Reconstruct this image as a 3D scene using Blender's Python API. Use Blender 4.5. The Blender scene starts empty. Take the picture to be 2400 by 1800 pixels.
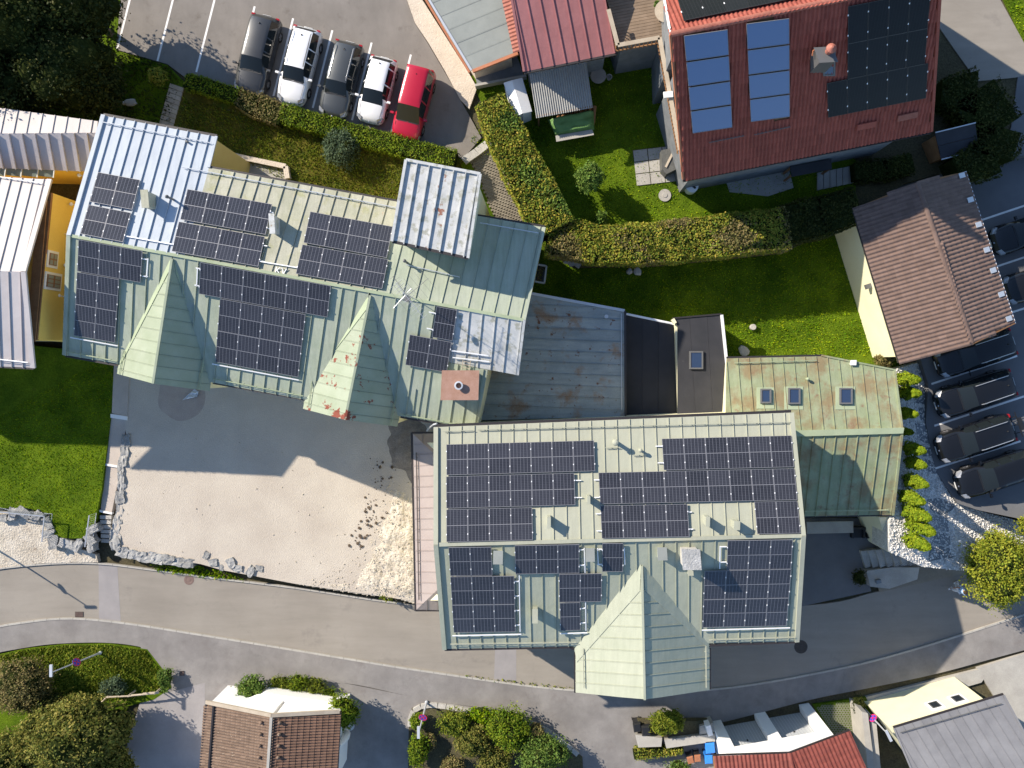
import bpy, math, random
import numpy as np
from mathutils import Vector, Matrix, noise
from mathutils.geometry import tessellate_polygon
RND = random.Random(7)
NPR = np.random.default_rng(11)
PI = math.pi

# ---------------------------------------------------------------- camera, sky, sun, exposure
sc = bpy.context.scene
HC = 48.0            # drone height over the parking lot
SPX = 38.5           # photograph pixels per metre at z = 0
FPX = HC * SPX
NX, NY = 1280.0, 860.0   # the point straight below the drone
cam_d = bpy.data.cameras.new('camera')
cam = bpy.data.objects.new('camera', cam_d)
sc.collection.objects.link(cam)
cam.location = (0, 0, HC)
cam.rotation_euler = (0, 0, 0)
cam_d.sensor_fit = 'HORIZONTAL'
cam_d.angle = 2 * math.atan(1200 / FPX)
cam_d.shift_x = (1200 - NX) / 2400
cam_d.shift_y = (NY - 900) / 2400
cam_d.clip_end = 2000
sc.camera = cam

SUN_EL = math.radians(31.5)
SHADOW = Vector((0.84, -0.545)).normalized()           # direction in which shadows fall
world = bpy.data.worlds.new('World')
sc.world = world
world.use_nodes = True
wn = world.node_tree
sky = wn.nodes.new('ShaderNodeTexSky')
sky.sky_type = 'NISHITA'
sky.sun_disc = False
sky.sun_elevation = SUN_EL
sky.sun_rotation = math.atan2(-SHADOW.x, -SHADOW.y)
sky.air_density = 1.0
sky.dust_density = 0.2
sky.ozone_density = 3.0
bg = wn.nodes['Background']
wn.links.new(sky.outputs[0], bg.inputs[0])
bg.inputs[1].default_value = 0.12
sun_d = bpy.data.lights.new('sun', 'SUN')
sun_d.energy = 4.8
sun_d.angle = math.radians(0.55)
sun_d.color = (1.0, 0.90, 0.76)
sun = bpy.data.objects.new('sun', sun_d)
sc.collection.objects.link(sun)
sd = Vector((SHADOW.x * math.cos(SUN_EL), SHADOW.y * math.cos(SUN_EL), -math.sin(SUN_EL))).normalized()
sun.rotation_euler = sd.to_track_quat('-Z', 'Y').to_euler()
sun.location = (-30, 25, 60)
sc.view_settings.view_transform = 'Standard'
sc.view_settings.look = 'None'
sc.view_settings.exposure = 0.78
sc.view_settings.gamma = 1
sc.view_settings.use_curve_mapping = False

# ---------------------------------------------------------------- helpers
COL = sc.collection

def W(px, py, z=0.0):
    k = (HC - z) / FPX
    return Vector(((px - NX) * k, (NY - py) * k, z))

class Plane:
    def __init__(s, p, q, r):
        s.p = Vector(p)
        n = (Vector(q) - s.p).cross(Vector(r) - s.p).normalized()
        s.n = n if n.z > 0 else -n
    def at(s, px, py, off=0.0):
        d = Vector(((px - NX) / FPX, (NY - py) / FPX, -1))
        c = Vector((0, 0, HC))
        t = (s.p - c).dot(s.n) / d.dot(s.n)
        return c + d * t + s.n * off
    def z(s, x, y):
        return s.p.z - (s.n.x * (x - s.p.x) + s.n.y * (y - s.p.y)) / s.n.z

def flat(z):
    return Plane((0, 0, z), (1, 0, z), (0, 1, z))

def tag(o, label=None, cat=None, group=None, kind=None):
    if label: o['label'] = label
    if cat: o['category'] = cat
    if group: o['group'] = group
    if kind: o['kind'] = kind
    return o

def thing(name, label, cat, loc=(0, 0, 0), group=None, rz=0.0):
    o = bpy.data.objects.new(name, None)
    COL.objects.link(o)
    o.location = loc
    o.rotation_euler = (0, 0, rz)
    o.empty_display_size = 0.3
    return tag(o, label, cat, group)

def origin_of(p):
    v = Vector((0, 0, 0))
    while p is not None:
        v = v + Vector(p.location)
        p = p.parent
    return v

def add(name, me, parent=None, loc=None):
    o = bpy.data.objects.new(name, me)
    COL.objects.link(o)
    if parent is not None: o.parent = parent
    if loc is not None: o.location = loc
    return o

def mesh(name, verts, faces, mat=None, smooth=False):
    me = bpy.data.meshes.new(name)
    me.from_pydata([tuple(v) for v in verts], [], faces)
    if mat: me.materials.append(mat)
    if smooth:
        me.polygons.foreach_set('use_smooth', [True] * len(me.polygons))
    me.update()
    return me

class MB:
    def __init__(s):
        s.v = []; s.f = []
    def raw(s, vs, fs):
        b = len(s.v)
        s.v += [Vector(v) for v in vs]
        s.f += [[i + b for i in f] for f in fs]
        return s
    def box(s, c, sx, sy, sz, rz=0.0):
        c = Vector(c)
        ca, sa = math.cos(rz), math.sin(rz)
        vs = []
        for z in (-.5, .5):
            for x, y in ((-.5, -.5), (.5, -.5), (.5, .5), (-.5, .5)):
                X, Y = x * sx, y * sy
                vs.append(c + Vector((X * ca - Y * sa, X * sa + Y * ca, z * sz)))
        return s.raw(vs, [[3, 2, 1, 0], [4, 5, 6, 7], [0, 1, 5, 4], [1, 2, 6, 5], [2, 3, 7, 6], [3, 0, 4, 7]])
    def obox(s, c, a, b, n):
        """box spanned by half vectors a, b, n"""
        c = Vector(c)
        vs = []
        for k in (-1, 1):
            for i, j in ((-1, -1), (1, -1), (1, 1), (-1, 1)):
                vs.append(c + a * i + b * j + n * k)
        return s.raw(vs, [[3, 2, 1, 0], [4, 5, 6, 7], [0, 1, 5, 4], [1, 2, 6, 5], [2, 3, 7, 6], [3, 0, 4, 7]])
    def bar(s, p, q, w, h, up=Vector((0, 0, 1))):
        p, q = Vector(p), Vector(q)
        d = q - p
        L = d.length
        if L < 1e-5: return s
        d = d / L
        side = d.cross(up)
        if side.length < 1e-4: side = d.cross(Vector((1, 0, 0)))
        side.normalize()
        n = side.cross(d).normalized()
        return s.obox((p + q) / 2, d * (L / 2), side * (w / 2), n * (h / 2))
    def tube(s, p, q, r, r2=None, n=8, cap=True):
        p, q = Vector(p), Vector(q)
        r2 = r if r2 is None else r2
        d = (q - p).normalized()
        a = d.orthogonal().normalized()
        b = d.cross(a)
        vs = []
        for c, rr in ((p, r), (q, r2)):
            for i in range(n):
                t = 2 * PI * i / n
                vs.append(c + (a * math.cos(t) + b * math.sin(t)) * rr)
        fs = [[i, (i + 1) % n, n + (i + 1) % n, n + i] for i in range(n)]
        if cap: fs += [list(range(n))[::-1], list(range(n, 2 * n))]
        return s.raw(vs, fs)
    def path(s, pts, r, n=6):
        for a, b in zip(pts[:-1], pts[1:]): s.tube(a, b, r, n=n)
        return s
    def lathe(s, c, prof, n=16):
        """profile of (radius, z) turned about the vertical through c"""
        c = Vector(c)
        vs, fs = [], []
        for r, z in prof:
            for i in range(n):
                t = 2 * PI * i / n
                vs.append(c + Vector((r * math.cos(t), r * math.sin(t), z)))
        for k in range(len(prof) - 1):
            for i in range(n):
                j = (i + 1) % n
                fs.append([k * n + i, k * n + j, (k + 1) * n + j, (k + 1) * n + i])
        fs.append(list(range(n))[::-1]); fs.append([(len(prof) - 1) * n + i for i in range(n)])
        return s.raw(vs, fs)
    def slab(s, pts, down):
        """polygon pts (any z) extruded by the vector down (top face = pts)"""
        pts = [Vector(p) for p in pts]
        area = sum(pts[i].x * pts[(i + 1) % len(pts)].y - pts[(i + 1) % len(pts)].x * pts[i].y for i in range(len(pts)))
        if area < 0: pts = pts[::-1]
        n = len(pts)
        tri = tessellate_polygon([pts])
        vs = pts + [p + down for p in pts]
        fs = []
        for t in tri:
            a, b, c = (pts[i] for i in t)
            up = (b - a).cross(c - a).z
            t = list(t) if up > 0 else list(t)[::-1]
            fs.append(t); fs.append([i + n for i in t][::-1])
        fs += [[i, i + n, (i + 1) % n + n, (i + 1) % n] for i in range(n)]
        return s.raw(vs, fs)
    def down_to(s, pts, zb):
        pts = [Vector(p) for p in pts]
        area = sum(pts[i].x * pts[(i + 1) % len(pts)].y - pts[(i + 1) % len(pts)].x * pts[i].y for i in range(len(pts)))
        if area < 0: pts = pts[::-1]
        n = len(pts)
        vs = pts + [Vector((p.x, p.y, zb)) for p in pts]
        fs = []
        for t in tessellate_polygon([pts]):
            a, b, c = (pts[i] for i in t)
            up = (b - a).cross(c - a).z
            fs.append(list(t) if up > 0 else list(t)[::-1])
        fs += [[i, i + n, (i + 1) % n + n, (i + 1) % n] for i in range(n)]
        return s.raw(vs, fs)
    def build(s, name, mat, parent=None, smooth=False, local=False):
        o0 = Vector((0, 0, 0)) if local or parent is None else origin_of(parent)
        me = mesh(name, [v - o0 for v in s.v], s.f, mat, smooth)
        return add(name, me, parent)

def centre(pts):
    return sum((Vector(p) for p in pts), Vector((0, 0, 0))) / len(pts)

def inside(x, y, poly):
    c = False
    n = len(poly)
    j = n - 1
    for i in range(n):
        xi, yi, xj, yj = poly[i][0], poly[i][1], poly[j][0], poly[j][1]
        if (yi > y) != (yj > y) and x < (xj - xi) * (y - yi) / (yj - yi) + xi: c = not c
        j = i
    return c

def clip(poly, a, b, c):
    """keep a*x+b*y <= c"""
    out = []
    n = len(poly)
    for i in range(n):
        p, q = poly[i], poly[(i + 1) % n]
        dp, dq = a * p[0] + b * p[1] - c, a * q[0] + b * q[1] - c
        if dp <= 0: out.append(p)
        if (dp < 0 < dq) or (dq < 0 < dp):
            t = dp / (dp - dq)
            out.append((p[0] + (q[0] - p[0]) * t, p[1] + (q[1] - p[1]) * t))
    return out

def area2(p):
    return 0.5 * sum(p[i][0] * p[(i + 1) % len(p)][1] - p[(i + 1) % len(p)][0] * p[i][1] for i in range(len(p)))

# ---------------------------------------------------------------- materials
def hexc(r, g, b):
    f = lambda c: ((c / 255 + 0.055) / 1.055) ** 2.4 if c > 10 else c / 255 / 12.92
    return (f(r), f(g), f(b), 1)

def M(name, col, rough=0.7, col2=None, scale=1.2, var=0.12, fine=30.0, bump=0.15, bscale=40.0, bdist=0.02, metal=0.0, objrand=0.0,
      patches=(), spec=0.22, coat=0.0, stretch=None, island=0.0, streak=None, crack=0.0):
    m = bpy.data.materials.new(name)
    m.use_nodes = True
    nt = m.node_tree
    N, L = nt.nodes, nt.links
    b = N['Principled BSDF']
    b.inputs['Roughness'].default_value = rough
    b.inputs['Metallic'].default_value = metal
    b.inputs['Specular IOR Level'].default_value = spec
    b.inputs['Coat Weight'].default_value = coat
    tc = N.new('ShaderNodeTexCoord')
    src = tc.outputs['Object']
    if stretch:
        mp = N.new('ShaderNodeMapping')
        mp.inputs['Scale'].default_value = stretch
        L.new(src, mp.inputs[0]); src = mp.outputs[0]
    def nz(sc_, det=4.0, rg=0.6):
        n = N.new('ShaderNodeTexNoise')
        n.inputs['Scale'].default_value = sc_
        n.inputs['Detail'].default_value = det
        n.inputs['Roughness'].default_value = rg
        L.new(src, n.inputs['Vector'])
        return n.outputs['Fac']
    c1 = tuple(col[:3]) + (1,)
    c2 = tuple(col2[:3]) + (1,) if col2 else tuple(min(1, x * 1.25) for x in col[:3]) + (1,)
    mr = N.new('ShaderNodeMapRange')
    mr.inputs[1].default_value = 0.32; mr.inputs[2].default_value = 0.68
    L.new(nz(scale), mr.inputs[0])
    mx = N.new('ShaderNodeMix'); mx.data_type = 'RGBA'
    mx.inputs[6].default_value = c1; mx.inputs[7].default_value = c2
    L.new(mr.outputs[0], mx.inputs[0])
    out = mx.outputs[2]
    for pc, ps, th, sf in patches:
        mr2 = N.new('ShaderNodeMapRange')
        mr2.inputs[1].default_value = th; mr2.inputs[2].default_value = th + sf
        L.new(nz(ps, 6.0, 0.65), mr2.inputs[0])
        m2 = N.new('ShaderNodeMix'); m2.data_type = 'RGBA'
        L.new(mr2.outputs[0], m2.inputs[0]); L.new(out, m2.inputs[6])
        m2.inputs[7].default_value = tuple(pc[:3]) + (1,)
        out = m2.outputs[2]
    hsv = N.new('ShaderNodeHueSaturation')
    L.new(out, hsv.inputs['Color'])
    mv = N.new('ShaderNodeMapRange')
    mv.inputs[3].default_value = 1 - var; mv.inputs[4].default_value = 1 + var
    mv.inputs[1].default_value = 0.3; mv.inputs[2].default_value = 0.7
    L.new(nz(fine, 3.0), mv.inputs[0])
    val = mv.outputs[0]
    def mul(v, k, lo):
        m_ = N.new('ShaderNodeMath'); m_.operation = 'MULTIPLY_ADD'
        L.new(v, m_.inputs[0]); m_.inputs[1].default_value = k; m_.inputs[2].default_value = lo
        return m_.outputs[0]
    for src_out, amt in (('obj', objrand), ('isl', island)):
        if amt:
            nd = N.new('ShaderNodeObjectInfo').outputs['Random'] if src_out == 'obj' else N.new('ShaderNodeNewGeometry').outputs['Random Per Island']
            t = N.new('ShaderNodeMath'); t.operation = 'MULTIPLY'
            L.new(val, t.inputs[0]); L.new(mul(nd, 2 * amt, 1 - amt), t.inputs[1])
            val = t.outputs[0]
    if crack:
        nd = N.new('ShaderNodeTexNoise'); nd.inputs['Scale'].default_value = 1.1; nd.inputs['Detail'].default_value = 4
        L.new(src, nd.inputs['Vector'])
        va = N.new('ShaderNodeVectorMath'); va.operation = 'MULTIPLY_ADD'
        L.new(nd.outputs['Color'], va.inputs[0]); va.inputs[1].default_value = (1.6, 1.6, 1.6); L.new(src, va.inputs[2])
        vo = N.new('ShaderNodeTexVoronoi'); vo.feature = 'DISTANCE_TO_EDGE'; vo.inputs['Scale'].default_value = .16
        L.new(va.outputs[0], vo.inputs['Vector'])
        mc = N.new('ShaderNodeMapRange'); mc.inputs[1].default_value = 0.0; mc.inputs[2].default_value = .006
        mc.inputs[3].default_value = 1 - crack; mc.inputs[4].default_value = 1.0
        L.new(vo.outputs['Distance'], mc.inputs[0])
        t = N.new('ShaderNodeMath'); t.operation = 'MULTIPLY'
        L.new(val, t.inputs[0]); L.new(mc.outputs[0], t.inputs[1]); val = t.outputs[0]
    if streak:
        mp2 = N.new('ShaderNodeMapping'); mp2.inputs['Scale'].default_value = streak[:3]
        L.new(tc.outputs['Object'], mp2.inputs[0])
        ns = N.new('ShaderNodeTexNoise'); ns.inputs['Scale'].default_value = 1.0; ns.inputs['Detail'].default_value = 5; ns.inputs['Roughness'].default_value = .65
        L.new(mp2.outputs[0], ns.inputs['Vector'])
        mr3 = N.new('ShaderNodeMapRange'); mr3.inputs[1].default_value = .3; mr3.inputs[2].default_value = .7
        mr3.inputs[3].default_value = 1 - streak[3]; mr3.inputs[4].default_value = 1 + streak[3] * .6
        L.new(ns.outputs['Fac'], mr3.inputs[0])
        t = N.new('ShaderNodeMath'); t.operation = 'MULTIPLY'
        L.new(val, t.inputs[0]); L.new(mr3.outputs[0], t.inputs[1]); val = t.outputs[0]
    L.new(val, hsv.inputs['Value'])
    L.new(hsv.outputs[0], b.inputs['Base Color'])
    if bump:
        bp = N.new('ShaderNodeBump')
        bp.inputs['Strength'].default_value = bump
        bp.inputs['Distance'].default_value = bdist
        L.new(nz(bscale, 5.0), bp.inputs['Height'])
        L.new(bp.outputs[0], b.inputs['Normal'])
    return m

def leafmat(name, dark, light, hue=0.03, trans=0.25, rough=0.55, clump=1.3):
    m = bpy.data.materials.new(name)
    m.use_nodes = True
    nt = m.node_tree; N, L = nt.nodes, nt.links
    b = N['Principled BSDF']; outn = N['Material Output']
    b.inputs['Roughness'].default_value = rough
    b.inputs['Specular IOR Level'].default_value = 0.08
    g = N.new('ShaderNodeNewGeometry')
    tc = N.new('ShaderNodeTexCoord')
    n = N.new('ShaderNodeTexNoise'); n.inputs['Scale'].default_value = clump; n.inputs['Detail'].default_value = 3
    L.new(tc.outputs['Object'], n.inputs['Vector'])
    a = N.new('ShaderNodeMath'); a.operation = 'MULTIPLY_ADD'
    L.new(n.outputs['Fac'], a.inputs[0]); a.inputs[1].default_value = 1.8; a.inputs[2].default_value = -0.65
    s = N.new('ShaderNodeMath'); s.operation = 'MULTIPLY_ADD'
    L.new(g.outputs['Random Per Island'], s.inputs[0]); s.inputs[1].default_value = 0.6
    L.new(a.outputs[0], s.inputs[2])
    s.use_clamp = True
    mx = N.new('ShaderNodeMix'); mx.data_type = 'RGBA'
    mx.inputs[6].default_value = tuple(dark[:3]) + (1,); mx.inputs[7].default_value = tuple(light[:3]) + (1,)
    L.new(s.outputs[0], mx.inputs[0])
    h = N.new('ShaderNodeHueSaturation')
    hm = N.new('ShaderNodeMath'); hm.operation = 'MULTIPLY_ADD'
    L.new(g.outputs['Random Per Island'], hm.inputs[0]); hm.inputs[1].default_value = -2 * hue; hm.inputs[2].default_value = 0.5 + hue
    L.new(hm.outputs[0], h.inputs['Hue'])
    L.new(mx.outputs[2], h.inputs['Color'])
    L.new(h.outputs[0], b.inputs['Base Color'])
    tr = N.new('ShaderNodeBsdfTranslucent')
    L.new(h.outputs[0], tr.inputs['Color'])
    ms = N.new('ShaderNodeMixShader'); ms.inputs[0].default_value = trans
    L.new(b.outputs[0], ms.inputs[1]); L.new(tr.outputs[0], ms.inputs[2])
    L.new(ms.outputs[0], outn.inputs[0])
    return m

def plain(name, col, rough=0.5, metal=0.0, spec=0.5, coat=0.0):
    m = bpy.data.materials.new(name)
    m.use_nodes = True
    b = m.node_tree.nodes['Principled BSDF']
    b.inputs['Base Color'].default_value = tuple(col[:3]) + (1,)
    b.inputs['Roughness'].default_value = rough
    b.inputs['Metallic'].default_value = metal
    b.inputs['Specular IOR Level'].default_value = spec
    b.inputs['Coat Weight'].default_value = coat
    b.inputs['Coat Roughness'].default_value = 0.12
    return m

def cellmat(name, base, line, nx, ny, w, h, rough=0.18, lw=0.012, lh=0.006):
    """photovoltaic cells: thin light lines between dark cells, in the panel's own coordinates"""
    m = bpy.data.materials.new(name)
    m.use_nodes = True
    nt = m.node_tree; N, L = nt.nodes, nt.links
    b = N['Principled BSDF']
    b.inputs['Roughness'].default_value = rough
    b.inputs['Coat Weight'].default_value = 0.25
    b.inputs['Coat Roughness'].default_value = 0.12
    tc = N.new('ShaderNodeTexCoord'); sp = N.new('ShaderNodeSeparateXYZ')
    L.new(tc.outputs['Object'], sp.inputs[0])
    def lines(ax, n, size, width):
        a = N.new('ShaderNodeMath'); a.operation = 'MULTIPLY_ADD'
        L.new(sp.outputs[ax], a.inputs[0]); a.inputs[1].default_value = n / size; a.inputs[2].default_value = 0.5 * n + 100
        f = N.new('ShaderNodeMath'); f.operation = 'PINGPONG'; f.inputs[1].default_value = 0.5
        L.new(a.outputs[0], f.inputs[0])
        c = N.new('ShaderNodeMath'); c.operation = 'LESS_THAN'; c.inputs[1].default_value = width * n / size
        L.new(f.outputs[0], c.inputs[0])
        return c.outputs[0]
    mxm = N.new('ShaderNodeMath'); mxm.operation = 'MAXIMUM'
    L.new(lines(0, nx, w, lw), mxm.inputs[0])
    l2 = N.new('ShaderNodeMath'); l2.operation = 'MULTIPLY'; l2.inputs[1].default_value = 0.45
    L.new(lines(1, ny, h, lh), l2.inputs[0]); L.new(l2.outputs[0], mxm.inputs[1])
    oi = N.new('ShaderNodeObjectInfo')
    nz = N.new('ShaderNodeTexNoise'); nz.inputs['Scale'].default_value = 2.0; nz.inputs['Detail'].default_value = 3
    L.new(tc.outputs['Object'], nz.inputs[0])
    hv = N.new('ShaderNodeHueSaturation'); hv.inputs['Color'].default_value = tuple(base[:3]) + (1,)
    ad = N.new('ShaderNodeMath'); ad.operation = 'MULTIPLY_ADD'
    L.new(oi.outputs['Random'], ad.inputs[0]); ad.inputs[1].default_value = 0.5; ad.inputs[2].default_value = 0.45
    a2 = N.new('ShaderNodeMath'); a2.operation = 'MULTIPLY_ADD'
    L.new(nz.outputs['Fac'], a2.inputs[0]); a2.inputs[1].default_value = 0.6; L.new(ad.outputs[0], a2.inputs[2])
    L.new(a2.outputs[0], hv.inputs['Value'])
    mx = N.new('ShaderNodeMix'); mx.data_type = 'RGBA'
    L.new(mxm.outputs[0], mx.inputs[0]); L.new(hv.outputs[0], mx.inputs[6]); mx.inputs[7].default_value = tuple(line[:3]) + (1,)
    L.new(mx.outputs[2], b.inputs['Base Color'])
    return m

RUST = (0.20, 0.055, 0.035)
mt = {}
mt['asphalt'] = M('asphalt', (0.192, 0.173, 0.154), 0.9, (0.235, 0.212, 0.19), 0.35, 0.16, 60, 0.35, 90, 0.01, patches=[((0.16, 0.14, 0.122), 1.1, 0.58, 0.15)], streak=(1.2, .5, 1, .11), crack=.05)
mt['street'] = M('street_asphalt', (0.248, 0.222, 0.19), 0.9, (0.29, 0.262, 0.226), 0.25, 0.12, 50, 0.3, 80, 0.01, patches=[((0.19, 0.168, 0.15), 0.5, 0.6, 0.2)], streak=(.25, 1.6, 1, .10), crack=.06)
mt['sidewalk'] = M('sidewalk_asphalt', (0.20, 0.186, 0.178), 0.9, (0.255, 0.24, 0.228), 0.5, 0.10, 40, 0.25, 80, 0.01, patches=[((0.18, 0.16, 0.15), 0.8, 0.56, 0.25)], streak=(.9, .9, 1, .15), crack=.10)
mt['patch'] = M('patched_asphalt', (0.25, 0.235, 0.235), 0.9, (0.30, 0.28, 0.275), 0.8, 0.08, 40, 0.2, 80, 0.01)
mt['dark_asphalt'] = M('dark_asphalt', (0.125, 0.125, 0.13), 0.9, (0.155, 0.155, 0.16), 0.5, 0.15, 60, 0.3, 90, 0.01)
mt['gravel'] = M('crushed_gravel', (0.45, 0.395, 0.335), 0.95, (0.525, 0.47, 0.40), 0.35, 0.10, 28, 0.7, 16, 0.05, patches=[((0.46, 0.41, 0.35), 1.6, 0.6, 0.2)])
mt['rubble'] = M('pale_rubble', (0.46, 0.40, 0.32), 0.95, (0.62, 0.56, 0.47), 1.3, 0.2, 12, 1.0, 9, 0.09, patches=[((0.34, 0.28, 0.22), 2.5, 0.6, 0.08)])
mt['rock'] = M('grey_rock', (0.27, 0.27, 0.265), 0.9, (0.40, 0.395, 0.385), 2.0, 0.18, 14, 0.9, 9, 0.06, objrand=0.15)
mt['dark_rock'] = M('dark_clod', (0.10, 0.075, 0.055), 0.95, (0.16, 0.12, 0.09), 5, 0.2, 14, 0.6, 12, 0.03, objrand=0.2)
mt['pale_stone'] = M('pale_stone', (0.40, 0.38, 0.35), 0.9, (0.48, 0.46, 0.42), 2.0, 0.12, 14, 0.6, 12, 0.03, objrand=0.12)
mt['concrete'] = M('concrete', (0.34, 0.32, 0.29), 0.9, (0.42, 0.40, 0.36), 1.0, 0.1, 20, 0.3, 40, 0.01)
mt['plaster'] = M('rough_plaster', (0.55, 0.47, 0.38), 0.95, (0.62, 0.54, 0.45), 1.0, 0.1, 20, 0.9, 12, 0.05)
mt['lawn'] = M('lawn_soil', (0.05, 0.09, 0.006), 0.95, (0.11, 0.165, 0.01), 0.6, 0.35, 12, 0.8, 14, 0.06, patches=[((0.10, 0.095, 0.02), 1.1, 0.62, 0.2)], spec=0.04)
mt['bank'] = M('mossy_bank', (0.06, 0.065, 0.012), 0.95, (0.13, 0.11, 0.02), 0.8, 0.35, 12, 0.9, 14, 0.06, patches=[((0.06, 0.09, 0.014), 0.9, 0.53, 0.12), ((0.28, 0.25, 0.19), 7.0, 0.66, 0.03)], spec=0.04)
mt['earth'] = M('earth', (0.07, 0.06, 0.04), 0.95, (0.10, 0.09, 0.05), 0.6, 0.3, 10, 0.8, 14, 0.05, spec=0.04)
mt['ground'] = M('far_ground', (0.05, 0.06, 0.02), 0.95, (0.09, 0.10, 0.03), 0.1, 0.3, 5, 0.5, 10, 0.05, spec=0.04)
mt['paver'] = M('paving_stone', (0.21, 0.185, 0.145), 0.9, (0.27, 0.24, 0.19), 1.0, 0.1, 20, 0.2, 50, 0.01, island=0.10)
mt['slate'] = M('slate', (0.15, 0.16, 0.17), 0.75, (0.22, 0.23, 0.24), 1.5, 0.12, 20, 0.3, 20, 0.02, objrand=0.12)
mt['white_paint'] = M('road_paint', (0.72, 0.70, 0.67), 0.8, (0.8, 0.78, 0.75), 3, 0.08, 40, 0.1, 60, 0.01)
# metal roofs
mt['tin_white'] = M('pale_zinc_sheet', (0.40, 0.44, 0.49), 0.45, (0.45, 0.49, 0.535), 0.5, 0.03, 20, 0.03, 8, 0.02, objrand=0.03, streak=(5, .5, 1, .07))
mt['tin_mossy'] = M('mossy_green_sheet', (0.34, 0.34, 0.25), 0.55, (0.42, 0.41, 0.33), 0.8, 0.08, 14, 0.06, 8, 0.02, objrand=0.05, patches=[((0.29, 0.29, 0.13), 1.3, 0.55, 0.2), ((0.44, 0.33, 0.22), 1.9, 0.63, 0.1)], streak=(6, .7, 1, .13))
mt['tin_green'] = M('faded_green_sheet', (0.325, 0.365, 0.275), 0.5, (0.385, 0.415, 0.33), 0.8, 0.04, 18, 0.04, 8, 0.02, objrand=0.04, patches=[((0.36, 0.39, 0.37), 1.2, 0.6, 0.2)], streak=(6, .6, 1, .12))
mt['tin_gable'] = M('worn_green_sheet', (0.265, 0.305, 0.215), 0.5, (0.32, 0.355, 0.27), 0.8, 0.04, 18, 0.04, 8, 0.02, objrand=0.05)
mt['tin_gable_rust'] = M('worn_green_sheet_with_rust', (0.265, 0.305, 0.215), 0.5, (0.32, 0.355, 0.27), 0.8, 0.04, 18, 0.04, 8, 0.02, objrand=0.05, patches=[(RUST, 0.9, 0.585, 0.012), ((0.24, 0.2, 0.12), 5.0, 0.70, 0.02)])
mt['tin_right'] = M('sage_green_sheet', (0.36, 0.365, 0.285), 0.5, (0.395, 0.40, 0.315), 0.5, 0.03, 18, 0.03, 6, 0.02, objrand=0.025, streak=(5, .5, 1, .07))
mt['tin_south'] = M('sage_green_sheet_south', (0.355, 0.375, 0.285), 0.5, (0.395, 0.41, 0.32), 0.5, 0.03, 18, 0.03, 6, 0.02, objrand=0.025, streak=(5, .5, 1, .09))
mt['tin_blue'] = M('weathered_blue_green_sheet', (0.25, 0.30, 0.30), 0.55, (0.36, 0.40, 0.385), 1.2, 0.06, 14, 0.06, 8, 0.02, objrand=0.05, patches=[((0.42, 0.43, 0.39), 2.1, 0.57, 0.06), ((0.30, 0.20, 0.13), 2.4, 0.67, 0.05)])
mt['tin_rusty'] = M('rusty_blue_sheet', (0.25, 0.295, 0.31), 0.6, (0.33, 0.365, 0.37), 1.0, 0.06, 14, 0.06, 8, 0.02, objrand=0.06, patches=[((0.28, 0.20, 0.14), 0.6, 0.54, 0.12), ((0.14, 0.065, 0.04), 2.6, 0.62, 0.05)], streak=(.5, 4, 1, .15))
mt['tin_tower'] = M('weathered_pale_sheet', (0.43, 0.44, 0.43), 0.5, (0.54, 0.54, 0.53), 1.5, 0.06, 14, 0.06, 8, 0.02, objrand=0.04, patches=[((0.33, 0.33, 0.28), 2.2, 0.52, 0.10), ((0.27, 0.12, 0.08), 1.1, 0.64, 0.025), ((0.22, 0.21, 0.18), 6, 0.66, 0.05)])
mt['tin_wing'] = M('moss_green_sheet_with_rust', (0.245, 0.285, 0.165), 0.5, (0.30, 0.33, 0.215), 1.0, 0.05, 14, 0.05, 8, 0.02, objrand=0.04, patches=[((0.245, 0.195, 0.11), 0.7, 0.46, 0.16), ((0.22, 0.125, 0.08), 1.6, 0.57, 0.16)], streak=(4, .8, 1, .12))
mt['tin_flash'] = M('green_flashing', (0.30, 0.35, 0.23), 0.45, (0.35, 0.40, 0.27), 0.7, 0.03, 18, 0.02, 6, 0.02)
mt['tin_pink'] = M('warm_grey_sheet', (0.46, 0.42, 0.41), 0.5, (0.52, 0.48, 0.47), 0.5, 0.03, 18, 0.04, 6, 0.02, objrand=0.04)
mt['tin_cream'] = M('cream_white_sheet', (0.50, 0.455, 0.43), 0.5, (0.56, 0.51, 0.485), 0.5, 0.03, 18, 0.04, 6, 0.02, objrand=0.03)
mt['tin_mauve'] = M('brown_grey_sheet', (0.30, 0.25, 0.235), 0.45, (0.34, 0.29, 0.27), 0.7, 0.03, 18, 0.02, 6, 0.02, objrand=0.04)
mt['tin_red'] = M('dull_red_sheet', (0.36, 0.15, 0.145), 0.5, (0.41, 0.175, 0.17), 0.7, 0.04, 18, 0.03, 6, 0.02, objrand=0.04, streak=(4, .5, 1, .08))
mt['felt_grey'] = M('grey_roof_felt', (0.235, 0.25, 0.235), 0.85, (0.28, 0.295, 0.275), 0.9, 0.06, 40, 0.2, 60, 0.01, objrand=0.03)
mt['felt_black'] = M('black_roof_membrane', (0.032, 0.033, 0.038), 0.8, (0.044, 0.044, 0.05), 0.9, 0.08, 30, 0.15, 60, 0.01, objrand=0.05, patches=[((0.11, 0.11, 0.115), 5, 0.7, 0.05)])
mt['tin_slate'] = M('grey_zinc_sheet', (0.17, 0.17, 0.18), 0.5, (0.215, 0.215, 0.225), 0.9, 0.05, 18, 0.03, 6, 0.02, objrand=0.04, patches=[((0.55, 0.54, 0.5), 3.5, 0.72, 0.03)])
mt['tile_red'] = M('red_clay_tile', (0.25, 0.060, 0.042), 0.6, (0.31, 0.085, 0.058), 3, 0.1, 20, 0.2, 30, 0.01, objrand=0.14, island=0.14)
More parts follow.
